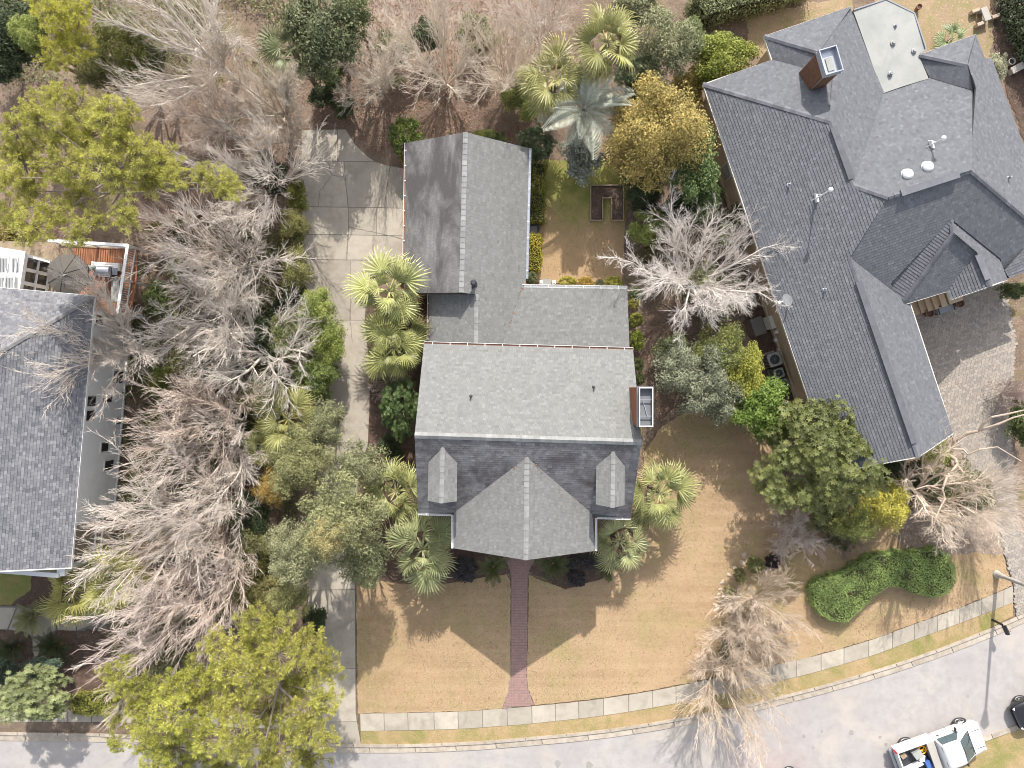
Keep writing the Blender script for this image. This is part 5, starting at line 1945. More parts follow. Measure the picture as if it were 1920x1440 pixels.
for x, y, sx, sy, sz, rr, mat, lab in ((-1.55, 0.32, 0.5, 0.42, 0.42, 0.25, M_FLAT, 'pale grey lidded crate in the middle of the truck bed'), (-1.35, -0.05, 0.3, 0.36, 0.3, -0.5, M_WHITE, 'small white carton lying by the grey crate in the truck bed'),
                                       (-1.95, -0.42, 1.1, 0.26, 0.22, 0.12, M_WHITE, 'long white tube shaped carton lying at the tail of the truck bed'), (-1.12, -0.5, 0.3, 0.45, 0.35, 0.1, M_BLUE, 'blue plastic tub against the tool box in the truck bed'),
                                       (-2.35, 0.45, 0.34, 0.3, 0.24, 0.3, M_WOOD, 'brown box near the tailgate of the white truck')):
    t = thing('crate', lab, 'box', in_truck(x, y, 0.645), hd + rr)
    m = MB()
    m.box((0, 0, sz / 2), (sx, sy, sz))
    m.build('body', mat, t, loc=(0, 0, 0), bevel=0.01)
    m = MB()
    m.box((0, 0, sz + 0.012), (sx * 1.04, sy * 1.05, 0.03))
    m.build('lid', mat, t, loc=(0, 0, 0), bevel=0.005)


def sedan(name, label, loc, rz, paint):
    t = thing(name, label, 'car', loc, rz)
    m = MB()
    loft(m, [(2.25, lower_half(0.55, 0.36, 0.62)), (2.2, lower_half(0.72, 0.28, 0.70)), (2.0, lower_half(0.85, 0.24, 0.78)), (1.5, lower_half(0.90, 0.23, 0.87)), (0.9, lower_half(0.91, 0.22, 0.95)), (-1.2, lower_half(0.91, 0.22, 0.98)), (-1.9, lower_half(0.88, 0.25, 0.95)), (-2.2, lower_half(0.78, 0.32, 0.86)), (-2.27, lower_half(0.6, 0.4, 0.75))])
    m.build('body', paint, t, loc=(0, 0, 0), smooth=True)
    m = MB()
    loft(m, [(1.15, cab_half(0.78, 0.7, 0.88, 0.94)), (0.8, cab_half(0.84, 0.68, 0.9, 1.18)), (0.35, cab_half(0.86, 0.64, 0.9, 1.40)), (-0.3, cab_half(0.86, 0.63, 0.9, 1.44)), (-0.9, cab_half(0.85, 0.62, 0.9, 1.36)), (-1.5, cab_half(0.8, 0.64, 0.9, 1.05)), (-1.7, cab_half(0.75, 0.66, 0.88, 0.96))])
    m.build('cab', paint, t, loc=(0, 0, 0), smooth=True)
    panel([(1.06, 0.66, 1.0), (1.1, 0, 1.0), (1.06, -0.66, 1.0), (0.4, -0.58, 1.385), (0.42, 0, 1.41), (0.4, 0.58, 1.385)], 0.03).build('windscreen', M_SKYGLASS, t, loc=(0, 0, 0))
    panel([(-1.55, -0.58, 1.05), (-1.55, 0.58, 1.05), (-0.98, 0.55, 1.34), (-0.98, -0.55, 1.34)][::-1], 0.03).build('rear_window', M_SKYGLASS, t, loc=(0, 0, 0))
    for sg in (1, -1):
        p = [(0.75, sg * 0.855, 1.0), (-1.2, sg * 0.85, 1.0), (-0.85, sg * 0.69, 1.3), (0.3, sg * 0.70, 1.32)]
        panel(p if sg < 0 else p[::-1], 0.015).build('side_window', M_SKYGLASS, t, loc=(0, 0, 0))
        mm = MB()
        mm.box((0.75, sg * 0.98, 0.98), (0.12, 0.2, 0.12), -0.2 * sg)
        mm.build('wing_mirror', paint, t, loc=(0, 0, 0), bevel=0.02)
        mm = MB()
        mm.box((2.03, sg * 0.62, 0.68), (0.26, 0.26, 0.1), -0.6 * sg)
        mm.build('headlight', M_LAMPCLR, t, loc=(0, 0, 0), bevel=0.03)
        mm = MB()
        mm.box((-2.1, sg * 0.62, 0.76), (0.16, 0.3, 0.12), 0.5 * sg)
        mm.build('tail_light', M_LAMPRED, t, loc=(0, 0, 0), bevel=0.02)
        for x in (1.38, -1.38):
            wheel(t, x, sg * 0.79, 0.34, 0.22)
    m = MB()
    m.box((2.18, 0, 0.5), (0.12, 1.0, 0.14))
    m.build('grille', M_BLACK, t, loc=(0, 0, 0), bevel=0.03)
    return t


h1 = math.radians(15)
w_ = P(1479, 1442, 0.34)
sedan('parked_car', 'bright red car mostly outside the lower edge, front wheel showing', Vector((w_.x, w_.y, 0)) - Vector((math.cos(h1), math.sin(h1), 0)) * 1.38 - Vector((-math.sin(h1), math.cos(h1), 0)) * 0.9, h1, M_CARRED)
h2 = math.radians(204)
w_ = P(1911, 1309, 0.34)
sedan('parked_car', 'glossy black car at the right edge, only its nose in view', Vector((w_.x, w_.y, 0)) - Vector((math.cos(h2), math.sin(h2), 0)) * 1.38 + Vector((-math.sin(h2), math.cos(h2), 0)) * 0.9, h2, M_CARBLACK)

# ------------------------------------------------------------------ street furniture and garden pieces
t = thing('street_lamp', 'tall grey street lamp post beside the sidewalk at the right edge', 'street lamp', P(1868, 1076))
m = MB()
m.lathe([(0.24, 0), (0.24, 0.1), (0.19, 0.2), (0.14, 0.7), (0.12, 0.8)], (0, 0, 0), 14)
m.build('base', M_BENCHST, t, loc=(0, 0, 0))
m = MB()
m.tube([(0, 0, 0.8), (0, 0, 4), (0, 0, 7.0)], [0.12, 0.1, 0.08], 12)
m.build('pole', M_BENCHST, t, loc=(0, 0, 0))
m = MB()
m.lathe([(0.1, 7.0), (0.14, 7.06), (0.1, 7.12), (0.17, 7.2), (0.24, 7.6), (0.26, 7.66)], (0, 0, 0), 12)
m.build('lantern', M_LAMPCLR, t, loc=(0, 0, 0))
m = MB()
m.lathe([(0.3, 7.66), (0.2, 7.8), (0.06, 7.9), (0.03, 8.02)], (0, 0, 0), 12)
m.build('lantern_cap', M_BLACK, t, loc=(0, 0, 0))
t = thing('mailbox', 'black mailbox on a post at the kerb under the lamp shadow', 'mailbox', P(1860, 1162), math.radians(-65))
m = MB()
m.box((0, 0, 0.5), (0.1, 0.1, 1.0))
m.beam((0.0, 0, 0.9), (0.35, 0, 0.98), 0.07, 0.07)
m.build('post', M_BLACK, t, loc=(0, 0, 0))
m = MB()
k = 8
pr = [(-0.11, 0), (0.11, 0), (0.11, 0.12)] + [(0.11 * math.cos(a * math.pi / 8), 0.12 + 0.11 * math.sin(a * math.pi / 8)) for a in range(1, 8)] + [(-0.11, 0.12)]
vs = [(0.05, y, 1.02 + z) for y, z in pr] + [(0.58, y, 1.02 + z) for y, z in pr]
n = len(pr)
m.add(vs, [tuple(range(n - 1, -1, -1)), tuple(range(n, 2 * n))] + [(i, (i + 1) % n, (i + 1) % n + n, i + n) for i in range(n)])
m.build('box', M_BLACK, t, loc=(0, 0, 0))
m = MB()
m.box((0.4, 0.125, 1.22), (0.03, 0.015, 0.2))
m.build('flag', M_LAMPRED, t, loc=(0, 0, 0))

# raised planter beds
t = thing('planter_bed', 'U shaped timber edged vegetable bed in the small back lawn', 'planter', P(1137, 382))
lines = [((1107, 349), (1168, 349)), ((1107, 351), (1107, 413)), ((1106, 414.5), (1130, 414.5)), ((1129, 412), (1129, 374)), ((1128, 372.5), (1147, 372.5)), ((1146, 374), (1146, 412)), ((1145, 414.5), (1169, 414.5)), ((1168, 351), (1168, 413))]
for a, b in lines:
    m = MB()
    m.beam(P(*a) + Vector((0, 0, 0.13)), P(*b) + Vector((0, 0, 0.13)), 0.065, 0.26)
    m.build('edging_board', M_WOOD, t)
sp = [(1109, 351), (1166, 351), (1166, 412), (1148, 412), (1148, 371), (1127, 371), (1127, 412), (1109, 412)]
sheet('soil', sp, 0.16, M_MULCH, None, None).parent = None
s_ = bpy.data.objects['soil']
s_.parent = t
s_.location = -woff(t)

t = thing('utility_box', 'dark framed utility box in the gap of the clipped hedge', 'utility box', P(999, 434))
m = MB()
m.box((0, 0, 0.2), (0.62, 0.72, 0.4))
m.build('cabinet', M_DKMETAL, t, loc=(0, 0, 0))
m = MB()
m.box((0.03, 0.0, 0.415), (0.42, 0.5, 0.03))
m.build('lid', M_CRACK, t, loc=(0, 0, 0))
for i, x in enumerate((1013, 1036)):
    t = thing('gate_post', ('white square post west of the grey step behind the house', 'white square post east of the grey step behind the house')[i], 'post', P(x, 536), 0, 'white posts at the back step')
    m = MB()
    m.box((0, 0, 0.85), (0.13, 0.13, 1.7))
    m.build('shaft', M_WHITE, t, loc=(0, 0, 0))
    m = MB()
    m.box((0, 0, 1.72), (0.2, 0.2, 0.05))
    m.box((0, 0, 1.77), (0.13, 0.13, 0.05))
    m.build('cap', M_WHITE, t, loc=(0, 0, 0))
m = MB()
m.box(P(1024, 533) + Vector((0, 0, 0.1)), (0.62, 0.62, 0.2))
tag(m.build('door_step', M_FLAT), 'grey square step between the two white posts', 'step')

# stone bench set and pots at the top right
for (px, py, rz, lab) in ((1840, 33, math.radians(-70), 'T shaped stone garden bench set in the corner garden'), (1899, 133, math.radians(28), 'low stone bench beside the empty pot')):
    t = thing('stone_bench', lab, 'bench', P(px, py), rz)
    m = MB()
    m.box((0, 0, 0.45), (0.85, 0.42, 0.09))
    m.build('seat', M_BENCHST, t, loc=(0, 0, 0), bevel=0.02)
    for sg in (-1, 1):
        m = MB()
        m.box((sg * 0.3, 0, 0.2), (0.12, 0.34, 0.4))
        m.build('leg', M_BENCHST, t, loc=(0, 0, 0), bevel=0.02)
    if px == 1840:
        for dx, dy in ((-0.45, -0.42), (0.3, 0.62), (0.42, -0.4)):
            m = MB()
            m.box((dx, dy, 0.2), (0.2, 0.5, 0.36))
            m.build('side_block', M_STONE, t, loc=(0, 0, 0), bevel=0.02)


def pot(px, py, r, h, lab, mat, soil=True, grp=None):
    t = thing('plant_pot', lab, 'plant pot', P(px, py), 0, grp)
    m = MB()
    m.lathe([(r * 0.6, 0), (r * 0.7, 0.02), (r * 0.95, h * 0.9), (r * 1.05, h * 0.92), (r * 1.05, h), (r * 0.88, h), (r * 0.8, h * 0.75), (r * 0.1, h * 0.74)], (0, 0, 0), 20)
    m.build('pot', mat, t, loc=(0, 0, 0))
    m = MB()
    m.lathe([(r * 0.8, h * 0.75), (r * 0.8, h * 0.8), (0.02, h * 0.82)], (0, 0, 0), 16)
    m.build('soil', M_MULCH if soil else M_BLACK, t, loc=(0, 0, 0))
    return t


pot(1718, 18, 0.17, 0.4, 'dark brown pot standing on the dry lawn by the flat roof', M_TERRA)
pot(1888, 121, 0.2, 0.5, 'pale rimmed empty pot between the mulch strip and stone bench', M_BENCHST, False)
pot(1736, 588, 0.26, 0.5, 'round dark planter by the front steps, west of the black bench', M_TERRA, True, 'planters by the front steps')
pot(1792, 570, 0.26, 0.5, 'round dark planter under the entry eave, east of the black bench', M_TERRA, True, 'planters by the front steps')
t = thing('garden_bench', 'black outdoor bench between two round planters on the pavers', 'bench', P(1764, 580), math.radians(17))
m = MB()
m.box((0, 0, 0.42), (1.0, 0.48, 0.07))
m.build('seat', M_GREYMETAL, t, loc=(0, 0, 0), bevel=0.02)
m = MB()
m.box((0, 0.24, 0.65), (1.0, 0.05, 0.42))
m.build('backrest', M_BLACK, t, loc=(0, 0, 0), bevel=0.02)
for sx in (-1, 1):
    for sy in (-1, 1):
        m = MB()
        m.box((sx * 0.45, sy * 0.2, 0.2), (0.06, 0.06, 0.4))
        m.build('leg', M_BLACK, t, loc=(0, 0, 0))
    m = MB()
    m.box((sx * 0.49, 0, 0.6), (0.05, 0.48, 0.05))
    m.build('arm', M_BLACK, t, loc=(0, 0, 0))
st_ = thing('front_steps', 'tan front steps under the entry eave of the charcoal roofed house', 'steps', P(1735, 572), ang)
for i in range(5):
    m = MB()
    m.box((-0.75 + i * 0.34, 0.1, 0.1 + i * 0.09), (0.36, 1.0, 0.2 + i * 0.18))
    m.box((-0.75 + i * 0.34 - 0.17, 0.1, 0.18 + i * 0.18), (0.03, 1.02, 0.05))
    m.build('step', M_TAN, st_, loc=(0, 0, 0))
m = MB()
m.box((1.3, 0.12, 0.5), (0.85, 1.0, 1.0))
m.build('landing', M_TAN, st_, loc=(0, 0, 0))
m = MB()
m.box((1.35, 0.1, 1.03), (0.6, 0.5, 0.04))
m.build('door_mat', M_BLACK, st_, loc=(0, 0, 0))
m = MB()
m.box(P(1421, 612) + Vector((0, 0, 0.06)), (0.75, 1.1, 0.12), ang)
tag(m.build('stepping_slab', M_CRACK), 'dark concrete slab on the ground beside the tan wall', 'slab')

# edging stones along the curved bed
rk = []
for v in range(3):
    bmx = bmesh.new()
    bmesh.ops.create_icosphere(bmx, subdivisions=2, radius=0.5)
    for vv in bmx.verts:
        n_ = 1 + 0.18 * math.sin(vv.co.x * 7 + v) * math.cos(vv.co.y * 6 + 2 * v) + random.uniform(-0.07, 0.07)
        vv.co = Vector((vv.co.x * n_, vv.co.y * n_ * 0.8, vv.co.z * n_ * 0.55))
    me = bpy.data.meshes.new('edging_stone')
    bmx.to_mesh(me)
    bmx.free()
    me.materials.append(M_STONE)
    rk.append(me)
curve = [(1398, 1040), (1390, 1052), (1378, 1062), (1371, 1072), (1364, 1084), (1356, 1096), (1350, 1108), (1346, 1122), (1341, 1150)]
L = poly_len(curve)
s_ = 0
i = 0
while s_ < L:
    p, d = poly_at(curve, s_)
    sz = random.uniform(0.22, 0.5)
    o = link('edging_stone', rk[i % 3], None, None, P(p.x + random.uniform(-4, 4), p.y + random.uniform(-3, 3), 0.03))
    o.scale = (sz, sz * random.uniform(0.7, 1), sz * 0.8)
    o.rotation_euler = (0, 0, random.uniform(0, 6))
    tag(o, 'pale rough edging stone in the curved row between lawn and shrub bed', 'stone', 'edging stones of the curved bed')
    s_ += random.uniform(9, 20)
    i += 1
# ------------------------------------------------------------------ vegetation meshes


def crown_mesh(name, nclump, per, leaf, cr, seed, low=-0.35, mat=LEAF, aspect=0.5, up=0.55, lump=0.16, rosette=0, inner=0.35):
    """unit-radius crown of leaf clumps with gaps between them"""
    rng = np.random.default_rng(seed)
    d = rng.normal(size=(nclump * 3, 3))
    d /= np.linalg.norm(d, axis=1, keepdims=True)
    d = d[d[:, 2] > low][:nclump]
    ph = rng.uniform(0, 6.28, 6)
    lob = 1 + lump * (np.sin(3 * np.arctan2(d[:, 1], d[:, 0]) + ph[0]) * 0.6 + np.sin(5 * np.arctan2(d[:, 1], d[:, 0]) + ph[1]) * 0.5 + np.sin(7 * d[:, 2] + ph[2]) * 0.5)
    rad = (1 - cr * 0.75) * lob * np.where(rng.random(len(d)) < inner, rng.uniform(0.35, 0.8, len(d)), rng.uniform(0.82, 1.0, len(d)))
    c = d * rad[:, None]
    ct = rng.uniform(0.15, 0.85, len(c))
    crr = cr * rng.uniform(0.65, 1.25, len(c))
    q = rng.normal(size=(len(c), per, 3))
    q /= np.linalg.norm(q, axis=2, keepdims=True)
    q[:, :, 2] = np.abs(q[:, :, 2]) * 0.85 - 0.2
    pos = c[:, None] + q * (crr[:, None, None] * rng.uniform(0.45, 1.08, (len(c), per, 1)))
    nr = q * 0.5 + np.array([0, 0, up]) + rng.normal(size=q.shape) * 0.45
    tint = np.clip(ct[:, None] + rng.normal(size=(len(c), per)) * 0.22, 0, 1)
    pos, nr, tint = pos.reshape(-1, 3), nr.reshape(-1, 3), tint.ravel()
    if rosette:
        n = len(pos)
        nr /= np.linalg.norm(nr, axis=1, keepdims=True)
        V, F, T = [], [], []
        ref = rng.normal(size=(n, 3))
        a = np.cross(nr, ref)
        a /= np.linalg.norm(a, axis=1, keepdims=True)
        b = np.cross(nr, a)
        for k in range(rosette):
            th = 2 * math.pi * k / rosette
            dd = a * math.cos(th) + b * math.sin(th) + nr * 0.35
            side = np.cross(dd, nr)
            side /= np.linalg.norm(side, axis=1, keepdims=True)
            v = np.stack([pos, pos + dd * leaf * 0.9 + side * leaf * 0.36, pos + dd * leaf * 1.8 - nr * leaf * 0.2, pos + dd * leaf * 0.9 - side * leaf * 0.36], 1)
            V.append(v)
            T.append(tint)
        v = np.concatenate(V).reshape(-1, 3)
        f = np.arange(len(v)).reshape(-1, 4)
        return np_mesh(name, v, f, np.concatenate(T), mat)
    sz = leaf * rng.uniform(0.6, 1.3, len(pos))
    v, f = leaf_quads(pos, nr, sz, aspect, rng)
    return np_mesh(name, v, f, tint, mat)


CROWN = {
    'big': [crown_mesh('crown', 170, 170, 0.024, 0.23, s, lump=0.22) for s in (1, 2)],
    'mid': [crown_mesh('crown', 95, 130, 0.040, 0.29, s, lump=0.24) for s in (3, 4, 5)],
    'small': [crown_mesh('foliage', 52, 105, 0.064, 0.33, s, low=-0.15, lump=0.26) for s in (6, 7)],
    'fine': [crown_mesh('crown', 210, 80, 0.031, 0.2, s, aspect=0.38, lump=0.3, inner=0.45) for s in (8, 9)],
    'finem': [crown_mesh('crown', 110, 70, 0.045, 0.24, s, aspect=0.34, lump=0.26, inner=0.4) for s in (10, 11)],
    'rosette': [crown_mesh('crown', 210, 16, 0.032, 0.165, s, rosette=6, up=0.8, lump=0.2, inner=0.22) for s in (12,)],
    'rosem': [crown_mesh('crown', 110, 12, 0.052, 0.2, s, rosette=6, up=0.8, lump=0.15, inner=0.25) for s in (13, 14)],
    'ball': [crown_mesh('foliage', 60, 60, 0.075, 0.22, s, low=-0.1, lump=0.03, inner=0.1) for s in (15, 16)],
}


def trunk_mesh(seed, limbs=6):
    rng = random.Random(seed)
    segs = []
    top = 0.62
    p = Vector((0, 0, -0.05))
    n = 5
    pts = [Vector((rng.uniform(-0.03, 0.03) * i, rng.uniform(-0.03, 0.03) * i, top * i / n)) for i in range(n + 1)]
    for i in range(n):
        segs.append((*pts[i], *pts[i + 1], 0.09 * (1 - 0.08 * i), 0.09 * (1 - 0.08 * (i + 1))))
    for k in range(limbs):
        a = 6.283 * k / limbs + rng.uniform(-0.4, 0.4)
        b = pts[rng.randint(2, n)]
        prev, r = b, 0.05
        for j in range(4):
            nx = prev + Vector((math.cos(a), math.sin(a), rng.uniform(0.25, 0.7))) * 0.17
            segs.append((*prev, *nx, r, r * 0.72))
            if j > 0:
                for q in range(2):
                    a2 = a + rng.uniform(-1.2, 1.2)
                    e = nx + Vector((math.cos(a2), math.sin(a2), rng.uniform(0.1, 0.8))) * 0.22
                    segs.append((*nx, *e, r * 0.5, r * 0.2))
            prev, r = nx, r * 0.72
            a += rng.uniform(-0.35, 0.35)
    v, f = tubes_np(segs, 5)
    return np_mesh('trunk', v, f, None, BARK)


TRUNKS = [trunk_mesh(s) for s in (1, 2, 3)]
BARKC = (0.22, 0.17, 0.13)
NTREE = 0


def tree(name, cat, label, px, py, rx, ry, zc, col, kind, group=None, flat=None, base=None, bark=BARKC, trunk=True):
    """a leafy tree or shrub whose crown centre shows at (px,py); rx, ry in photograph pixels at that height"""
    global NTREE
    NTREE += 1
    c = P(px, py, zc)
    k = (1 - zc / CAMH) / PPM
    R1, R2 = rx * k, ry * k
    b = P(*base) if base else Vector((c.x, c.y, 0))
    t = thing(name, label, cat, b, 0, group)
    Rm = (R1 + R2) / 2
    fz = flat if flat is not None else min(0.95 * Rm, max(0.5 * Rm, zc * 0.9))
    ms = CROWN[kind]
    me = ms[NTREE % len(ms)]
    shrub = zc < 1.6
    o = link('foliage' if shrub else 'crown', me, None, t, (c.x - b.x, c.y - b.y, zc), color=col, world_mesh=False)
    o.scale = (R1, R2, fz)
    if abs(R1 - R2) < 0.25 * Rm:
        o.rotation_euler = (0, 0, random.uniform(0, 6.28))
    if trunk:
        s_ = link('stem' if shrub else 'trunk', TRUNKS[NTREE % 3], None, t, (0, 0, 0), color=bark, world_mesh=False)
        w = max(0.35, Rm * 0.75)
        s_.scale = (w, w, (zc + fz * 0.25))
        s_.rotation_euler = (0, 0, random.uniform(0, 6.28))
    return t


# bare trees -------------------------------------------------------


def bare_mesh(seed, h, tilt, nlimb, cnt, ang, curl, up=0.04, rmin=0.011, trunk_h=0.12, r0=0.13, lens=((0.45, 0.7), (0.4, 0.62), (0.35, 0.6))):
    """trunk mesh, one mesh for each main limb, and the size of the whole branch mass"""
    rng = random.Random(seed)

    def rv(s):
        return Vector((rng.gauss(0, s), rng.gauss(0, s), rng.gauss(0, s)))

    def grow(segs, p, d, L, r, lvl):
        n = (6, 4, 3, 2)[lvl]
        st = L / n
        for i in range(n):
            d = (d + rv(curl * (1 + 0.2 * lvl)) + Vector((0, 0, up))).normalized()
            ra = max(rmin * 0.7, r * (1 - 0.68 * i / n))
            rb = max(rmin * 0.5, r * (1 - 0.68 * (i + 1) / n))
            q = p + d * st
            segs[0 if lvl < 2 else 1].append((*p, *q, ra, rb))
            if lvl < 3 and not (lvl == 0 and i < 1):
                c = cnt[lvl]
                m = int(c) + (rng.random() < c % 1)
                for _ in range(m):
                    side = d.cross(rv(1)).normalized()
                    nd_ = (d + side * rng.uniform(*ang)).normalized()
                    f = (1 - 0.45 * i / n) * rng.uniform(0.75, 1.2)
                    grow(segs, p + d * st * rng.random(), nd_, L * rng.uniform(*lens[lvl]) * f, max(rmin, ra * rng.uniform(0.42, 0.62)), lvl + 1)
            p = q

    th = h * trunk_h
    top = Vector((0, 0, th))
    v, f = tubes_np([(0, 0, -0.05, 0, 0, th * 0.5, r0 * 1.25, r0 * 1.05), (0, 0, th * 0.5, *top, r0 * 1.05, r0)], 8)
    tm = np_mesh('trunk', v, f, None, BARK, True)
    lm, allv = [], []
    for k in range(nlimb):
        a = 6.283 * (k + rng.uniform(-0.25, 0.25)) / nlimb
        t = rng.uniform(*tilt)
        d = Vector((math.cos(a) * t, math.sin(a) * t, 1)).normalized()
        segs = ([], [])
        grow(segs, top - Vector((0, 0, 0.1)), d, h * (1 - trunk_h) * rng.uniform(0.8, 1.05), r0 * rng.uniform(0.5, 0.72), 0)
        v1, f1 = tubes_np(segs[0], 5)
        v2, f2 = tubes_np(segs[1], 3)
        vv = np.concatenate([v1, v2])
        allv.append(v2)
        lm.append(np_mesh('limb', vv, np.concatenate([f1, f2 + len(v1)]), None, BARK))
    A = np.concatenate(allv)
    c = np.median(A, 0)
    R = np.percentile(np.hypot(A[:, 0] - c[0], A[:, 1] - c[1]), 93)
    return tm, lm, c, R, np.percentile(A[:, 2], 99)


BARE = {
    # straight fans of long twigs
    'myrtle': [bare_mesh(s, 6.0, (0.25, 0.95), 10, (1.7, 2.4, 2.2), (0.22, 0.62), 0.07, 0.03, 0.0084, 0.08, 0.10) for s in (21, 22, 23, 24)],
    'spread': [bare_mesh(s, 7.0, (0.5, 1.7), 9, (1.8, 2.6, 2.7), (0.35, 0.9), 0.11, 0.03, 0.0076, 0.2, 0.20) for s in (31, 32, 33)],
    'wide': [bare_mesh(s, 7.0, (0.6, 2.6), 13, (1.9, 2.7, 2.9), (0.35, 0.95), 0.1, 0.03, 0.0074, 0.22, 0.17) for s in (34,)],
    'shrub': [bare_mesh(s, 2.6, (0.4, 1.6), 12, (1.7, 2.2, 1.8), (0.4, 1.0), 0.14, 0.03, 0.0095, 0.04, 0.035) for s in (41, 42)],
}
NB = 0


def bare(name, cat, label, px, py, rpx, h, kind, col, group='bare trees', rz=None, zf=None):
    """bare tree of height h whose branch mass is centred at (px,py) with radius rpx in the photograph"""
    global NB
    NB += 1
    tm, lm, mc, R0, H0 = BARE[kind][NB % len(BARE[kind])]
    z = h * (mc[2] / H0 * 1.05 if zf is None else zf)
    c = P(px, py, z)
    s_ = rpx * (1 - z / CAMH) / PPM / R0
    a = random.uniform(0, 6.28) if rz is None else rz
    ox = (mc[0] * math.cos(a) - mc[1] * math.sin(a)) * s_
    oy = (mc[0] * math.sin(a) + mc[1] * math.cos(a)) * s_
    t = thing(name, label, cat, Vector((c.x - ox, c.y - oy, 0)), a, group, (s_, s_, h / H0))
    link('trunk', tm, None, t, (0, 0, 0), color=col, world_mesh=False)
    for me in lm:
        k = random.uniform(0.88, 1.06)
        link('limb', me, None, t, (0, 0, 0), color=tuple(x * k for x in col), world_mesh=False)
    return t


# pines ------------------------------------------------------------


def bough_mesh(seed, ntuft=84, nneed=44):
    rng = np.random.default_rng(seed)
    a = rng.uniform(0, 6.28, ntuft)
    r = np.sqrt(rng.random(ntuft)) * 0.95
    r *= 1 + 0.2 * np.sin(3 * a + seed)
    z = rng.uniform(-0.34, 0.3, ntuft) - 0.2 * r
    c = np.stack([r * np.cos(a), r * np.sin(a), z], 1)
    d = rng.normal(size=(ntuft, nneed, 3))
    d[:, :, 2] += 0.55
    d[:, :, :2] += c[:, None, :2] * 0.5
    d /= np.linalg.norm(d, axis=2, keepdims=True)
    L = rng.uniform(0.15, 0.25, (ntuft, nneed, 1))
    tip = c[:, None] + d * L
    sd = np.cross(d, rng.normal(size=d.shape))
    sd /= np.linalg.norm(sd, axis=2, keepdims=True)
    w = 0.0125
    b = c[:, None] + d * L * 0.15
    v = np.stack([b - sd * w * 0.6, b + d * L * 0.5 + sd * w, tip, b + d * L * 0.5 - sd * w], 2).reshape(-1, 3)
    f = np.arange(len(v)).reshape(-1, 4)
    tint = np.clip(np.repeat(rng.uniform(0.2, 0.8, ntuft), nneed) + rng.normal(size=ntuft * nneed) * 0.2, 0, 1)
    return np_mesh('bough', v, f, tint, NEEDLE), c


def bough_twigs(c, seed):
    segs = []
    for p in c:
        mid = p * 0.5 + np.array([0, 0, -0.12])
        segs.append((0, 0, -0.18, *mid, 0.022, 0.016))
        segs.append((*mid, *p, 0.016, 0.009))
    v, f = tubes_np(segs, 4)
    return np_mesh('twigs', v, f, None, BARK)


BOUGHS = []
for s_ in (51, 52, 53, 54):
    me, c = bough_mesh(s_)
    BOUGHS.append((me, bough_twigs(c, s_)))


def pine(label, base, top_z, boughs, col, zr=(0.62, 1.0), group='pine trees', bark=(0.24, 0.19, 0.16), trunk_r=0.2):
    """boughs: (px,py,rpx) pads of needles seen in the photograph"""
    b = P(*base)
    t = thing('pine_tree', label, 'pine tree', b, 0, group)
    cx = sum(p[0] for p in boughs) / len(boughs)
    cy = sum(p[1] for p in boughs) / len(boughs)
    top = P(cx, cy, top_z * 0.86)
    m = MB()
    pts = [Vector((b.x, b.y, -0.1)).lerp(top, s) + Vector((0.12 * math.sin(s * 5), 0.1 * math.sin(s * 4 + 1), 0)) * s for s in (0, 0.2, 0.4, 0.6, 0.8, 1.0)]
    m.tube(pts, [trunk_r * (1 - 0.6 * s) for s in (0, 0.2, 0.4, 0.6, 0.8, 1.0)], 8)
    m.build('trunk', BARK, t, color=bark)
    for i, (px, py, r) in enumerate(boughs):
        dist = math.hypot(px - cx, py - cy)
        z = top_z * random.uniform(zr[0], zr[1]) - 0.006 * dist
        p = P(px, py, z)
        k = (1 - z / CAMH) / PPM
        me, tw = BOUGHS[random.randrange(4)]
        kk = random.uniform(0.88, 1.14)
        o = link('bough', me, None, t, p - b, color=tuple(c * kk for c in col), world_mesh=False)
        o.scale = (r * k, r * k, r * k * 0.9)
        o.rotation_euler = (random.uniform(-0.25, 0.25), random.uniform(-0.25, 0.25), random.uniform(0, 6.28))
        link('twigs', tw, None, o, (0, 0, 0), color=bark, world_mesh=False)
        att = pts[2].lerp(pts[5], min(1, max(0, random.uniform(0.15, 0.85))))
        mid = att.lerp(p, 0.5) + Vector((0, 0, -0.35))
        mm = MB()
        mm.tube([att, mid, p + Vector((0, 0, -0.3))], [0.07, 0.045, 0.02], 5)
        mm.build('branch', BARK, t, color=(0.24, 0.2, 0.17))
    return t


# palms ------------------------------------------------------------


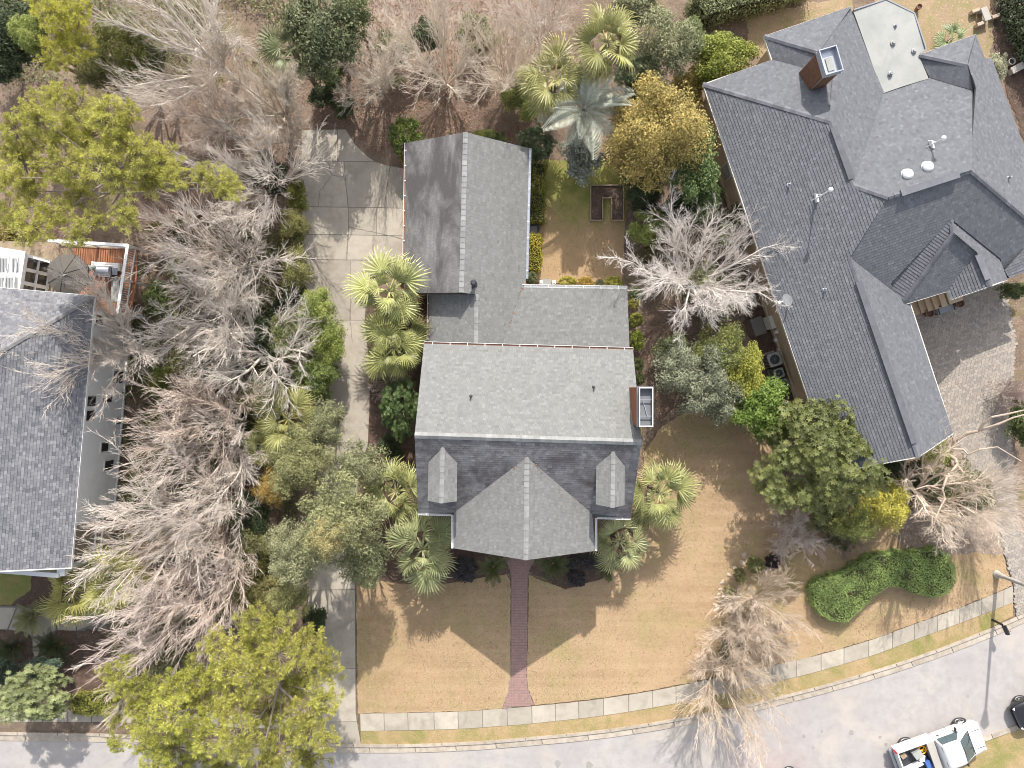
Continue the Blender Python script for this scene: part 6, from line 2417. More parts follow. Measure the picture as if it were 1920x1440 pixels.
def fan_frond(seed):
    rng = random.Random(seed)
    V, F, T = [], [], []

    def quad(a, b, c, d, t):
        n = len(V)
        V.extend([a, b, c, d])
        F.append((n, n + 1, n + 2, n + 3))
        T.append(t)

    def pos(s):
        return Vector((s, 0, 0.16 * s - 0.30 * s * s))
    pet = 0.36
    for i in range(4):
        a, b = pos(pet * i / 4), pos(pet * (i + 1) / 4)
        w = 0.022
        quad(a + Vector((0, -w, 0)), b + Vector((0, -w, 0)), b + Vector((0, w, 0)), a + Vector((0, w, 0)), 0.9)
    n = 22
    for i in range(n):
        f = i / (n - 1)
        th = (f - 0.5) * 2.9
        o = pos(pet + 0.16 * math.cos(th * 0.5))
        L = 0.68 * (0.66 + 0.34 * math.cos(th * 0.7)) * rng.uniform(0.82, 1.08)
        d = Vector((math.cos(th), math.sin(th), 0.12 + 0.1 * math.cos(th)))
        sd = Vector((-math.sin(th), math.cos(th), 0))
        t = 0.3 + 0.5 * rng.random()
        w0, w1 = 0.010, 0.019
        p0, p1 = o, o + d * L * 0.45
        p2 = o + d * L * 0.8 + Vector((0, 0, -0.09 * L))
        p3 = o + d * L + Vector((0, 0, -0.3 * L))
        tw = Vector((0, 0, 0.018 * (1 if i % 2 else -1)))
        quad(p0 - sd * w0, p1 - sd * w1 + tw, p1 + sd * w1 - tw, p0 + sd * w0, t)
        quad(p1 - sd * w1 + tw, p2 - sd * w1 * 0.75, p2 + sd * w1 * 0.75, p1 + sd * w1 - tw, t)
        quad(p2 - sd * w1 * 0.75, p3 - sd * 0.003, p3 + sd * 0.003, p2 + sd * w1 * 0.75, min(1, t + 0.15))
    return np_mesh('frond', np.array([tuple(v) for v in V]), np.array(F), np.array(T), FROND)


def pinnate_frond(seed, n=24, ll=0.3, w=0.02, droop=0.5, spread=1.0, vee=0.35):
    rng = random.Random(seed)
    V, F, T = [], [], []

    def quad(a, b, c, d, t):
        k = len(V)
        V.extend([a, b, c, d])
        F.append((k, k + 1, k + 2, k + 3))
        T.append(t)

    def pos(s):
        return Vector((s, 0, 0.35 * s - droop * s * s))
    for i in range(6):
        a, b = pos(i / 6), pos((i + 1) / 6)
        ww = 0.014 * (1 - i / 8)
        quad(a + Vector((0, -ww, 0)), b + Vector((0, -ww, 0)), b + Vector((0, ww, 0)), a + Vector((0, ww, 0)), 0.8)
    for i in range(n):
        s = 0.16 + 0.84 * i / n
        L = ll * math.sin(math.pi * min(1, 0.12 + 0.88 * (i + 1) / (n + 2)) ** 0.8) + 0.05
        o = pos(s)
        for sg in (-1, 1):
            d = Vector((0.62, sg * spread, vee - 0.2 * s)).normalized()
            tip = o + d * L + Vector((0, 0, -0.18 * L))
            mid = o + d * L * 0.5
            sd = d.cross(Vector((0, 0, 1))).normalized() * w
            t = 0.3 + 0.5 * rng.random()
            quad(o - sd * 0.5, mid - sd, mid + sd, o + sd * 0.5, t)
            quad(mid - sd, tip - sd * 0.1, tip + sd * 0.1, mid + sd, t)
    return np_mesh('frond', np.array([tuple(v) for v in V]), np.array(F), np.array(T), FROND)


FANS = [fan_frond(s) for s in (61, 62, 63)]
SAGO = [pinnate_frond(s, 26, 0.2, 0.011, 0.42, 1.0, 0.5) for s in (71, 72)]
PINDO = [pinnate_frond(s, 34, 0.25, 0.010, 0.7, 0.7, 0.35) for s in (73, 74)]


def palm(name, label, px, py, rpx, h, fronds, nf, col, dead=None, group='palms', lo=-42, hi=58, trunk_r=0.16, tcol=(0.17, 0.13, 0.10), lean=None, roll=0.6):
    c = P(px, py, h)
    k = (1 - h / CAMH) / PPM
    R = rpx * k
    b = P(*lean) if lean else Vector((c.x, c.y, 0))
    t = thing(name, label, 'palm', b, 0, group)
    m = MB()
    top = Vector((c.x - b.x, c.y - b.y, h))
    pts = [Vector((0, 0, -0.05)).lerp(top, s) for s in (0, 0.25, 0.5, 0.75, 1.0)]
    m.tube(pts, [trunk_r * 1.15, trunk_r, trunk_r, trunk_r * 1.05, trunk_r * 0.9], 10)
    for i in range(int(h / 0.22)):
        a = i * 2.4
        s = min(1, (i + 1) * 0.22 / h)
        q = Vector((0, 0, 0)).lerp(top, s)
        m.beam(q + Vector((math.cos(a), math.sin(a), 0)) * trunk_r * 0.8, q + Vector((math.cos(a) * trunk_r * 1.5, math.sin(a) * trunk_r * 1.5, 0.14)), 0.08, 0.03)
    m.build('trunk', BARK, t, loc=(0, 0, 0), color=tcol)
    for i in range(nf):
        f = i / (nf - 1)
        az = i * 2.39996 + random.uniform(-0.45, 0.45)
        el = math.radians(hi + (lo - hi) * f ** 0.85 + random.uniform(-13, 13) * (1 if roll > 0.3 else 0.5))
        L = R * random.uniform(0.74, 1.2) * (0.46 + 0.54 * min(1, 2.4 * f + 0.08))
        isdead = dead is not None and f > 0.86
        kk = random.uniform(0.72, 1.22)
        cc = dead if isdead else tuple(x * kk for x in col)
        o = link('frond', fronds[i % len(fronds)], None, t, top + Vector((math.cos(az), math.sin(az), 0)) * trunk_r * 0.5, color=cc, world_mesh=False)
        o.scale = (L, L, L)
        o.rotation_euler = (Matrix.Rotation(az, 3, 'Z') @ Matrix.Rotation(-el, 3, 'Y') @ Matrix.Rotation(random.gauss(0, roll), 3, 'X')).to_euler()
    return t


# hedges -----------------------------------------------------------


def hedge(name, label, cat, outline, h, col, leaf=0.055, dens=420, group=None, taper=0.06, rough=0.04, inner_col=None):
    """clipped hedge over a pixel outline, covered leaf by leaf"""
    poly = [P(x, y) for x, y in outline]
    c = centroid(poly)
    t = thing(name, label, cat, Vector((c.x, c.y, 0)), 0, group)
    loc_poly = [(p.x - c.x, p.y - c.y) for p in poly]
    m = MB()
    ins = [(x * 0.94, y * 0.94) for x, y in loc_poly]
    m.prism(ins, 0.02, h - 0.05)
    m.build('branch_core', BARK, t, loc=(0, 0, 0), color=(0.035, 0.035, 0.015))
    wp_ = np.array(loc_poly)
    lo, hi = wp_.min(0), wp_.max(0)
    n = int((hi - lo).prod() * dens)
    q = RNG.uniform(lo, hi, (n, 2))
    q = q[in_poly(q, wp_)]
    lump = np.sin(q[:, 0] * 2.3 + 1.7 * np.sin(q[:, 1] * 1.3)) * np.sin(q[:, 1] * 2.9 + 1.1 * np.sin(q[:, 0] * 1.9))
    zt = h + RNG.normal(size=len(q)) * rough + 0.09 * lump + np.where(RNG.random(len(q)) < 0.02, RNG.uniform(0.05, 0.22, len(q)), 0)
    pos = [np.column_stack([q, zt])]
    nr = [np.tile([0, 0, 0.9], (len(q), 1)) + RNG.normal(size=(len(q), 3)) * 0.55]
    for i in range(len(loc_poly)):
        a, b = Vector(loc_poly[i]), Vector(loc_poly[(i + 1) % len(loc_poly)])
        k = int((b - a).length * h * dens * 0.8)
        s = RNG.random(k)
        z = RNG.random(k) * h
        d = (b - a).normalized()
        nn = Vector((d.y, -d.x))
        mid = (a + b) / 2 + nn * 0.05
        if in_poly(np.array([[mid.x, mid.y]]), wp_)[0]:
            nn = -nn
        pp = np.column_stack([a.x + (b.x - a.x) * s, a.y + (b.y - a.y) * s, z])
        ww = RNG.normal(size=k) * rough * 1.5 + 0.07 * np.sin(s * (b - a).length * 5 + i) + np.where(RNG.random(k) < 0.03, RNG.uniform(0.05, 0.25, k), 0)
        pp[:, 0] += nn.x * ww
        pp[:, 1] += nn.y * ww
        pos.append(pp)
        nr.append(np.tile([nn.x, nn.y, 0.5], (k, 1)) + RNG.normal(size=(k, 3)) * 0.5)
    pos, nr = np.concatenate(pos), np.concatenate(nr)
    cl = 0.48 + 0.22 * np.sin(pos[:, 0] * 4.3 + 1) * np.sin(pos[:, 1] * 3.7) + 0.3 * np.sin(pos[:, 0] * 1.1 + 2) * np.sin(pos[:, 1] * 1.6 + pos[:, 0])
    v, f = leaf_quads(pos, nr, leaf * RNG.uniform(0.6, 1.3, len(pos)), 0.5)
    me = np_mesh('foliage', v, f, np.clip(cl + RNG.normal(size=len(pos)) * 0.22, 0, 1), LEAF)
    link('foliage', me, None, t, (0, 0, 0), color=col, world_mesh=False)
    return t


def scatter(name, polys, n, size, mat, zmax=0.03, kind='stuff', col=None, up=1.0, z0=0.012, patch=None):
    pos = np.concatenate([sample_poly(pl, int(n * w)) for pl, w in polys])
    if patch:
        k = np.sin(pos[:, 0] * patch + 1.3) * np.sin(pos[:, 1] * patch * 1.2) + 0.5 * np.sin(pos[:, 0] * patch * 2.3 + pos[:, 1] * 1.7) + RNG.normal(size=len(pos)) * 0.35
        pos = pos[k > -0.15]
    z = z0 + RNG.random(len(pos)) ** 1.5 * zmax
    p3 = np.column_stack([pos, z])
    nr = np.tile([0, 0, up], (len(pos), 1)) + RNG.normal(size=(len(pos), 3)) * 0.5
    v, f = leaf_quads(p3, nr, size * RNG.uniform(0.5, 1.4, len(pos)), 0.55)
    me = np_mesh(name, v, f, RNG.random(len(pos)), mat)
    return link(name, me, None, None, None, kind, color=col)
# ------------------------------------------------------------------ vegetation placed from the photograph
C_PINE = (0.46, 0.45, 0.115)
C_OAK = (0.235, 0.245, 0.125)
C_OLIVE = (0.23, 0.235, 0.125)
C_DARK = (0.055, 0.075, 0.03)
C_MID = (0.11, 0.14, 0.045)
C_BRIGHT = (0.25, 0.29, 0.075)
C_YEL = (0.36, 0.32, 0.055)
C_SAGE = (0.265, 0.28, 0.18)
C_GREY = (0.30, 0.32, 0.255)
C_GOLD = (0.385, 0.305, 0.095)
C_MAG = (0.145, 0.16, 0.05)
C_PALM = (0.31, 0.32, 0.125)
C_PALMY = (0.34, 0.33, 0.11)
C_SAGO = (0.12, 0.135, 0.05)
K_WHITE = (0.69, 0.62, 0.545)
K_PINK = (0.67, 0.59, 0.52)
K_BROWN = (0.5, 0.42, 0.34)
K_TAN = (0.60, 0.49, 0.38)

# pines
pine('tall pine at the left edge with broad yellow green pads above the timber deck', (372, 398), 14.0,
     [(100, 178, 34), (66, 215, 42), (140, 205, 46), (195, 215, 44), (232, 210, 30), (25, 245, 40), (95, 250, 50), (165, 255, 50), (225, 260, 40), (40, 300, 46), (115, 305, 50), (185, 300, 45), (255, 285, 44), (300, 300, 42), (325, 330, 30), (275, 335, 38), (225, 335, 34), (55, 355, 40), (15, 395, 36), (100, 395, 34), (55, 425, 38), (150, 360, 34), (230, 405, 32), (140, 440, 28), (410, 338, 34), (378, 325, 24), (435, 355, 24), (175, 410, 26), (5, 330, 34)], C_PINE, (0.74, 1.0))
pine('yellow green pine over the foot of the concrete driveway, right one of the bottom pair', (600, 1215), 9.5,
     [(470, 1165, 32), (510, 1180, 40), (455, 1215, 42), (520, 1225, 48), (580, 1210, 40), (610, 1250, 36), (480, 1275, 46), (550, 1285, 50), (605, 1315, 36), (425, 1260, 40), (500, 1340, 46), (565, 1355, 48), (435, 1320, 42), (610, 1385, 30), (520, 1405, 46), (450, 1395, 46), (575, 1425, 40), (400, 1205, 28), (480, 1445, 40)], C_PINE, (0.7, 1.0))
pine('yellow green pine over the sidewalk and road, left one of the bottom pair', (430, 1300), 8.5,
     [(365, 1270, 38), (320, 1295, 40), (270, 1300, 36), (225, 1290, 28), (375, 1330, 44), (315, 1350, 44), (260, 1345, 36), (215, 1345, 26), (385, 1390, 44), (325, 1405, 42), (270, 1395, 36), (215, 1395, 22), (410, 1435, 40), (340, 1445, 36), (285, 1440, 30), (200, 1260, 20), (235, 1245, 20), (405, 1275, 30)], (0.43, 0.435, 0.10), (0.7, 1.0))
pine('bright yellow green pine at the top left beside dark evergreens', (230, 130), 11.0,
     [(95, 20, 36), (130, 40, 38), (110, 75, 36), (145, 85, 34), (95, 110, 26), (140, 15, 30), (75, -5, 30)], (0.44, 0.43, 0.08), (0.75, 1.0))

# leafy trees and shrubs: (name, cat, label, px, py, rx, ry, zc, colour, kind)
LEAFY = [
    ('evergreen_tree', 'tree', 'dark evergreen tree filling the top left corner', 35, 60, 70, 75, 6.0, C_DARK, 'mid'),
    ('evergreen_tree', 'tree', 'bright green small tree between the dark corner tree and the top left pine', 55, 62, 34, 38, 7.5, C_BRIGHT, 'mid'),
    ('evergreen_tree', 'tree', 'olive green tree right of the top left pine', 225, 85, 62, 60, 5.0, (0.15, 0.155, 0.04), 'finem'),
    ('evergreen_tree', 'tree', 'dark olive tree below the white limbed bare tree at top left', 275, 115, 45, 50, 4.0, C_MID, 'mid'),
    ('evergreen_tree', 'tree', 'low olive tree above the broad left pine', 180, 135, 48, 34, 3.5, (0.12, 0.12, 0.035), 'finem'),
    ('shrub', 'shrub', 'low olive shrub at the left edge above the pine', 15, 130, 40, 30, 1.4, C_DARK, 'small'),
    ('evergreen_tree', 'tree', 'dark green tree at the top edge left of the pink leaf litter', 612, 65, 72, 84, 5.5, (0.115, 0.13, 0.06), 'mid'),
    ('evergreen_tree', 'tree', 'slim dark evergreen at the top beside the drooping palm', 665, 30, 42, 45, 5.0, C_MID, 'finem'),
    ('shrub', 'shrub', 'glossy green shrub below the dark tree at the top edge', 625, 140, 30, 28, 1.5, C_MID, 'small'),
    ('shrub', 'shrub', 'dark low shrub in the bed north of the driveway', 645, 205, 24, 20, 0.7, C_DARK, 'small'),
    ('shrub', 'shrub', 'small olive shrub by the top of the driveway', 605, 185, 26, 24, 0.9, C_DARK, 'small'),
    ('shrub', 'shrub', 'bright yellow green sprig in the leaf litter under bare trees', 746, 152, 13, 12, 0.6, C_BRIGHT, 'small'),
    ('shrub', 'shrub', 'round green shrub at the northwest corner of the garage wing', 764, 262, 36, 45, 1.3, (0.13, 0.165, 0.035), 'ball'),
    ('shrub', 'shrub', 'small yellow green shrub behind the garage wing ridge', 905, 254, 20, 12, 0.7, C_BRIGHT, 'small'),
    ('shrub', 'shrub', 'small green shrub behind the garage wing right of the ridge', 932, 258, 22, 13, 0.7, C_MID, 'small'),
    ('shrub', 'shrub', 'round speckled dark green shrub at the northeast corner of the garage wing', 1004, 270, 34, 38, 1.5, (0.10, 0.13, 0.06), 'rosem'),
    ('shrub', 'shrub', 'grey green shrub below the silvery palm', 1096, 297, 46, 40, 1.4, C_GREY, 'small'),
    ('evergreen_tree', 'tree', 'golden orange leaved tree east of the silvery palm', 1228, 248, 100, 104, 4.4, C_GOLD, 'big'),
    ('evergreen_tree', 'tree', 'green leaved tree between the golden tree and the tan wall', 1288, 300, 60, 78, 3.2, (0.13, 0.18, 0.06), 'mid'),
    ('evergreen_tree', 'tree', 'dark green tree at the southern foot of the golden tree', 1200, 335, 40, 40, 2.4, C_DARK, 'mid'),
    ('evergreen_tree', 'tree', 'feathery olive tree at the top right of the tall palms', 1245, 85, 62, 68, 5.0, C_OLIVE, 'finem'),
    ('evergreen_tree', 'tree', 'broad leaved light green tree between the palms and the golden tree', 1196, 142, 48, 44, 3.5, (0.16, 0.20, 0.10), 'rosem'),
    ('evergreen_tree', 'tree', 'yellow green bushy tree at the northwest corner of the charcoal roof', 1352, 112, 66, 50, 2.6, (0.24, 0.27, 0.05), 'mid'),
    ('shrub', 'shrub', 'orange tinged bush between the yellow green tree and the golden tree', 1290, 165, 40, 32, 1.5, C_GOLD, 'small'),
    ('shrub', 'shrub', 'bright green bush under the west side of the white bare tree', 1213, 425, 36, 40, 1.4, C_BRIGHT, 'small'),
    ('shrub', 'shrub', 'dark bush beside the timber edged vegetable bed', 1205, 375, 34, 26, 1.2, C_DARK, 'small'),
    ('shrub', 'shrub', 'olive bush under the middle of the white bare tree', 1335, 545, 60, 52, 1.5, C_OLIVE, 'small'),
    ('shrub', 'shrub', 'mid green bush under the white bare tree by the tan wall', 1380, 430, 40, 45, 1.5, C_MID, 'small'),
    ('shrub', 'shrub', 'dark green bush under the north of the white bare tree', 1270, 400, 40, 36, 1.5, C_DARK, 'small'),
    ('shrub', 'shrub', 'reddish green bush under the white bare tree near the lawn', 1225, 490, 28, 36, 1.0, (0.12, 0.10, 0.04), 'small'),
    ('evergreen_tree', 'tree', 'grey green olive like tree east of the brick chimney', 1302, 700, 74, 70, 3.0, C_SAGE, 'fine'),
    ('evergreen_tree', 'tree', 'light yellow green feathery tree just south of the white bare tree', 1350, 650, 54, 52, 3.2, (0.25, 0.27, 0.08), 'finem'),
    ('evergreen_tree', 'tree', 'pale sage tree by the dormant lawn north edge', 1350, 738, 54, 56, 2.4, C_SAGE, 'finem'),
    ('evergreen_tree', 'tree', 'golden green tree beside the three air conditioners', 1396, 692, 36, 56, 3.2, (0.33, 0.33, 0.06), 'mid'),
    ('evergreen_tree', 'tree', 'vivid green tree between the air conditioners and the dark rosette tree', 1428, 764, 56, 58, 3.2, (0.15, 0.22, 0.04), 'mid'),
    ('evergreen_tree', 'tree', 'large dense dark green tree overlapping the southwest corner of the charcoal roof', 1524, 862, 114, 116, 3.9, C_MAG, 'rosette'),
    ('evergreen_tree', 'tree', 'bright yellow leaved tree below the charcoal gable', 1655, 945, 52, 52, 3.0, (0.46, 0.42, 0.08), 'finem'),
    ('evergreen_tree', 'tree', 'olive green tree between the dark rosette tree and the yellow tree', 1600, 975, 44, 44, 2.4, (0.22, 0.24, 0.07), 'finem'),
    ('shrub', 'shrub', 'dark shrub tucked under the south gable of the charcoal roof', 1688, 882, 44, 30, 1.3, C_DARK, 'small'),
    ('shrub', 'shrub', 'yellow green shrub at the southeast corner of the charcoal gable', 1752, 852, 36, 28, 1.4, (0.24, 0.27, 0.055), 'small'),
    ('evergreen_tree', 'tree', 'olive understory tree beneath the pinkish bare tree at right', 1800, 925, 56, 62, 2.2, (0.16, 0.17, 0.08), 'finem'),
    ('shrub', 'shrub', 'low dark green shrub beneath the pinkish bare tree', 1735, 915, 36, 32, 1.0, C_DARK, 'small'),
    ('shrub', 'shrub', 'olive shrub at the right edge of the paved driveway', 1915, 790, 26, 45, 1.2, C_MID, 'small'),
    ('shrub', 'shrub', 'green shrub by the entry at the right edge', 1895, 545, 32, 18, 0.9, C_MID, 'small'),
    ('shrub', 'shrub', 'pale flowering shrub at the northeast corner of the charcoal roof', 1868, 125, 18, 28, 1.2, (0.38, 0.38, 0.25), 'small'),
    # west of the house
    ('evergreen_tree', 'tree', 'glossy dark green tree against the west wall of the main house', 752, 765, 40, 60, 2.6, (0.085, 0.125, 0.04), 'rosem'),
    ('shrub', 'shrub', 'dark green shrub between the west wall and the left palms', 735, 835, 26, 24, 1.0, C_DARK, 'small'),
    # driveway border, left
    ('evergreen_tree', 'tree', 'yellow green shrubby tree leaning over the middle of the driveway', 592, 580, 36, 44, 2.6, C_BRIGHT, 'mid'),
    ('evergreen_tree', 'tree', 'yellow green tree on the driveway edge south of the leaning one', 618, 640, 32, 44, 2.4, (0.22, 0.26, 0.06), 'mid'),
    ('evergreen_tree', 'tree', 'mid green tree on the driveway edge above the orange tipped palm', 592, 708, 44, 42, 2.2, (0.15, 0.19, 0.05), 'mid'),
    ('shrub', 'shrub', 'dark green shrub deep between the driveway and bare trees', 548, 565, 34, 34, 1.4, C_DARK, 'small'),
    ('shrub', 'shrub', 'olive shrub along the driveway below its upper apron', 548, 470, 26, 60, 1.4, (0.14, 0.13, 0.045), 'small'),
    ('shrub', 'shrub', 'yellow green shrub at the west edge of the driveway apron', 560, 365, 20, 34, 1.4, (0.2, 0.21, 0.045), 'small'),
    ('shrub', 'shrub', 'dark shrub under the bare tree west of the apron', 505, 330, 40, 44, 1.5, C_DARK, 'small'),
    ('oak_tree', 'tree', 'small live oak over the driveway just south of the orange tipped palm', 608, 795, 44, 48, 3.6, C_OAK, 'finem'),
    ('oak_tree', 'tree', 'live oak west of the driveway below the drooping palm', 565, 870, 66, 62, 5.0, (0.25, 0.25, 0.11), 'fine'),
    ('oak_tree', 'tree', 'live oak reaching across the driveway toward the west palms', 678, 872, 52, 50, 4.5, C_OAK, 'finem'),
    ('oak_tree', 'tree', 'broad live oak with olive crown over the driveway, largest of its cluster', 640, 970, 86, 80, 6.5, (0.26, 0.265, 0.125), 'fine'),
    ('oak_tree', 'tree', 'sage green live oak on the west side of the driveway cluster', 560, 1035, 62, 62, 6.0, (0.28, 0.285, 0.155), 'fine'),
    ('oak_tree', 'tree', 'live oak overhanging the corner of the front lawn', 680, 1050, 52, 58, 4.5, (0.24, 0.255, 0.125), 'finem'),
    ('oak_tree', 'tree', 'golden tinted live oak in the middle of the driveway cluster', 615, 1010, 44, 38, 8.0, (0.38, 0.335, 0.15), 'finem'),
    ('oak_tree', 'tree', 'live oak just above the right bottom pine', 545, 1120, 42, 44, 4.5, (0.28, 0.28, 0.115), 'finem'),
    ('evergreen_tree', 'tree', 'orange leaved small tree west of the live oak cluster', 508, 915, 34, 36, 4.0, (0.36, 0.25, 0.07), 'finem'),
    ('evergreen_tree', 'tree', 'dark green tree between the orange tree and the bare trees', 470, 960, 40, 52, 3.0, C_DARK, 'mid'),
    ('evergreen_tree', 'tree', 'dark olive tree between the live oaks and the lowest bare trees', 475, 1075, 40, 70, 2.6, (0.12, 0.115, 0.035), 'mid'),
    ('shrub', 'shrub', 'dark green shrub at the driveway edge under the right bottom pine', 592, 1165, 24, 36, 1.0, C_DARK, 'small'),
    ('shrub', 'shrub', 'dark shrub in the shade north of the live oak cluster', 450, 880, 32, 36, 1.4, C_DARK, 'small'),
    ('shrub', 'shrub', 'bright shrub beside the pale grey wall near the white air conditioner', 300, 715, 26, 34, 1.4, (0.19, 0.21, 0.05), 'small'),
    ('shrub', 'shrub', 'green shrub by the deck corner in the bare tree row', 300, 560, 26, 40, 1.4, C_MID, 'small'),
    ('shrub', 'shrub', 'olive shrub in the bare tree row south of the white air conditioner', 290, 790, 24, 30, 1.2, (0.18, 0.2, 0.05), 'small'),
    ('shrub', 'shrub', 'dark shrub in the centre of the bare tree row', 420, 590, 60, 40, 1.4, C_DARK, 'small'),
    ('shrub', 'shrub', 'olive shrub in the bare tree row level with the connector roof', 500, 620, 50, 44, 1.4, C_DARK, 'small'),
    ('shrub', 'shrub', 'sage shrub in the bare tree row level with the main roof eave', 410, 700, 50, 40, 1.3, (0.13, 0.15, 0.08), 'small'),
    ('shrub', 'shrub', 'dark green shrub in the bare tree row left of the drooping palm', 430, 800, 46, 40, 1.3, C_DARK, 'small'),
    ('shrub', 'shrub', 'green shrub beside the pale grey wall near its south end', 280, 930, 34, 34, 1.4, C_MID, 'small'),
    ('shrub', 'shrub', 'olive shrub in the middle of the two lowest bare trees', 330, 1060, 48, 40, 1.2, (0.15, 0.14, 0.06), 'small'),
    ('shrub', 'shrub', 'dark olive shrub below the broad left pine by the deck', 330, 430, 50, 30, 1.3, (0.13, 0.12, 0.04), 'small'),
    ('shrub', 'shrub', 'yellowish shrub at the left edge above the white porch', 30, 445, 50, 28, 1.5, (0.24, 0.2, 0.06), 'small'),
    ('evergreen_tree', 'tree', 'pale green rosette leaved tree at the lower left sidewalk', 66, 1300, 70, 54, 2.6, (0.25, 0.28, 0.125), 'rosem'),
    ('shrub', 'shrub', 'blue green shrub behind the pale rosette tree at lower left', 85, 1250, 40, 24, 1.3, (0.09, 0.125, 0.085), 'small'),
    ('shrub', 'shrub', 'dark blue green shrub at the lower left edge', 15, 1258, 34, 26, 1.2, (0.08, 0.11, 0.07), 'small'),
    ('shrub', 'shrub', 'olive green undergrowth shrub behind the leftmost of three grey bare trees', 735, 95, 40, 34, 1.4, (0.15, 0.155, 0.07), 'small'),
    ('shrub', 'shrub', 'olive shrub between the middle grey bare tree and the one nearest the palms', 890, 70, 42, 40, 1.5, (0.19, 0.19, 0.08), 'small'),
    ('shrub', 'shrub', 'dark green shrub under the middle of three grey bare trees', 800, 70, 36, 34, 1.5, C_DARK, 'small'),
    ('shrub', 'shrub', 'yellow green shrub at the foot of the lower yellowish fan palm', 965, 175, 30, 30, 1.2, (0.24, 0.26, 0.08), 'small'),
    ('shrub', 'shrub', 'bright green shrub below the lower yellowish fan palm', 990, 205, 24, 26, 1.2, C_BRIGHT, 'small'),
    ('shrub', 'shrub', 'olive shrub at the top edge above the upper yellowish fan palm', 1195, 15, 50, 34, 1.5, C_OLIVE, 'small'),
    ('evergreen_tree', 'tree', 'mid green feathery tree at the top edge between the palms and the long hedge', 1290, 75, 40, 44, 3.0, (0.17, 0.2, 0.08), 'finem'),
    ('evergreen_tree', 'tree', 'deep green tree along the tan wall under the golden tree', 1320, 375, 36, 48, 2.2, (0.10, 0.145, 0.05), 'mid'),
    ('shrub', 'shrub', 'olive shrub at the south foot of the sage trees', 1395, 765, 36, 32, 1.3, C_OLIVE, 'small'),
    ('shrub', 'shrub', 'light green shrub between the sage tree and the chimney', 1262, 660, 34, 34, 1.3, (0.2, 0.23, 0.1), 'small'),
    ('evergreen_tree', 'tree', 'olive green tree at the driveway edge level with the upper apron joint', 552, 425, 30, 36, 2.2, (0.22, 0.21, 0.07), 'finem'),
    ('evergreen_tree', 'tree', 'yellow olive tree at the driveway edge just above the leaning one', 556, 505, 32, 44, 2.4, (0.24, 0.235, 0.08), 'finem'),
    ('evergreen_tree', 'tree', 'light green tree west of the two yellow green driveway trees', 545, 625, 40, 50, 2.4, (0.2, 0.22, 0.085), 'finem'),
    ('evergreen_tree', 'tree', 'olive tree west of the orange tipped palm', 488, 745, 46, 44, 2.4, (0.2, 0.205, 0.085), 'finem'),
    ('evergreen_tree', 'tree', 'yellow olive tree at the northern edge of the live oak cluster', 520, 850, 40, 40, 3.0, (0.25, 0.245, 0.09), 'finem'),
    ('evergreen_tree', 'tree', 'olive tree filling the gap west of the sage live oak', 490, 1010, 36, 46, 3.0, (0.19, 0.19, 0.075), 'finem'),
    ('evergreen_tree', 'tree', 'brown olive tree at the lower end of the bare tree row', 500, 1115, 40, 46, 2.8, (0.24, 0.22, 0.085), 'finem'),
    ('shrub', 'shrub', 'yellow green shrub in the bare tree row right of the deck', 345, 505, 34, 30, 1.4, (0.2, 0.2, 0.07), 'small'),
    ('shrub', 'shrub', 'yellow green shrub in the bare tree row below the pale wall middle', 320, 850, 34, 30, 1.4, (0.22, 0.22, 0.08), 'small'),
    ('evergreen_tree', 'tree', 'bright green tree closing the gap between the sage tree and the vivid green tree', 1378, 712, 44, 44, 2.4, (0.22, 0.25, 0.08), 'finem'),
    ('evergreen_tree', 'tree', 'green tree closing the gap between the vivid green tree and the dark rosette tree', 1452, 800, 44, 44, 2.4, (0.15, 0.2, 0.05), 'mid'),
    ('shrub', 'shrub', 'olive shrub between the dark rosette tree and the grey twiggy shrub', 1560, 975, 40, 30, 1.3, (0.17, 0.175, 0.065), 'small'),
    # small clipped balls at the front
    ('shrub', 'shrub', 'dark purplish round shrub west of the left sago by the front gable', 872, 1066, 28, 26, 0.6, (0.055, 0.05, 0.05), 'ball'),
    ('shrub', 'shrub', 'dark purplish ball shrub nearest the right sago', 1077, 1053, 14, 18, 0.6, (0.075, 0.07, 0.068), 'ball'),
    ('shrub', 'shrub', 'dark purplish ball shrub right of its neighbour under the front gable corner', 1106, 1052, 17, 20, 0.6, (0.08, 0.075, 0.072), 'ball'),
    ('shrub', 'shrub', 'dark purplish ball shrub, lowest of the three on the right lawn edge', 1081, 1083, 21, 18, 0.6, (0.055, 0.05, 0.052), 'ball'),
    ('shrub', 'shrub', 'deep purple round shrub behind the curved edging stones', 1448, 1052, 17, 16, 0.6, (0.03, 0.018, 0.022), 'ball'),
    ('shrub', 'shrub', 'green round shrub at the tip of the edging stones', 1415, 1058, 18, 17, 0.7, (0.16, 0.17, 0.06), 'ball'),
    ('shrub', 'shrub', 'olive round shrub just left of the green round one', 1387, 1078, 16, 13, 0.6, (0.17, 0.16, 0.065), 'ball'),
    ('shrub', 'shrub', 'olive round shrub on the bed edge under the brown bare tree', 1367, 1112, 15, 15, 0.6, (0.16, 0.15, 0.06), 'ball'),
    ('shrub', 'shrub', 'dark green shrub within the lower brown bare trees', 1365, 1225, 20, 32, 0.9, C_MID, 'small'),
    ('shrub', 'shrub', 'low brown green bush between the grey twiggy shrub and the yellow tree', 1578, 1010, 26, 28, 0.7, (0.12, 0.12, 0.045), 'small'),
]
for (nm, cat, lab, px, py, rx, ry, zc, col, kind) in LEAFY:
    tree(nm, cat, lab, px, py, rx, ry, zc, col, kind, 'evergreen trees' if nm == 'evergreen_tree' else 'live oaks over the driveway' if nm == 'oak_tree' else 'garden shrubs')

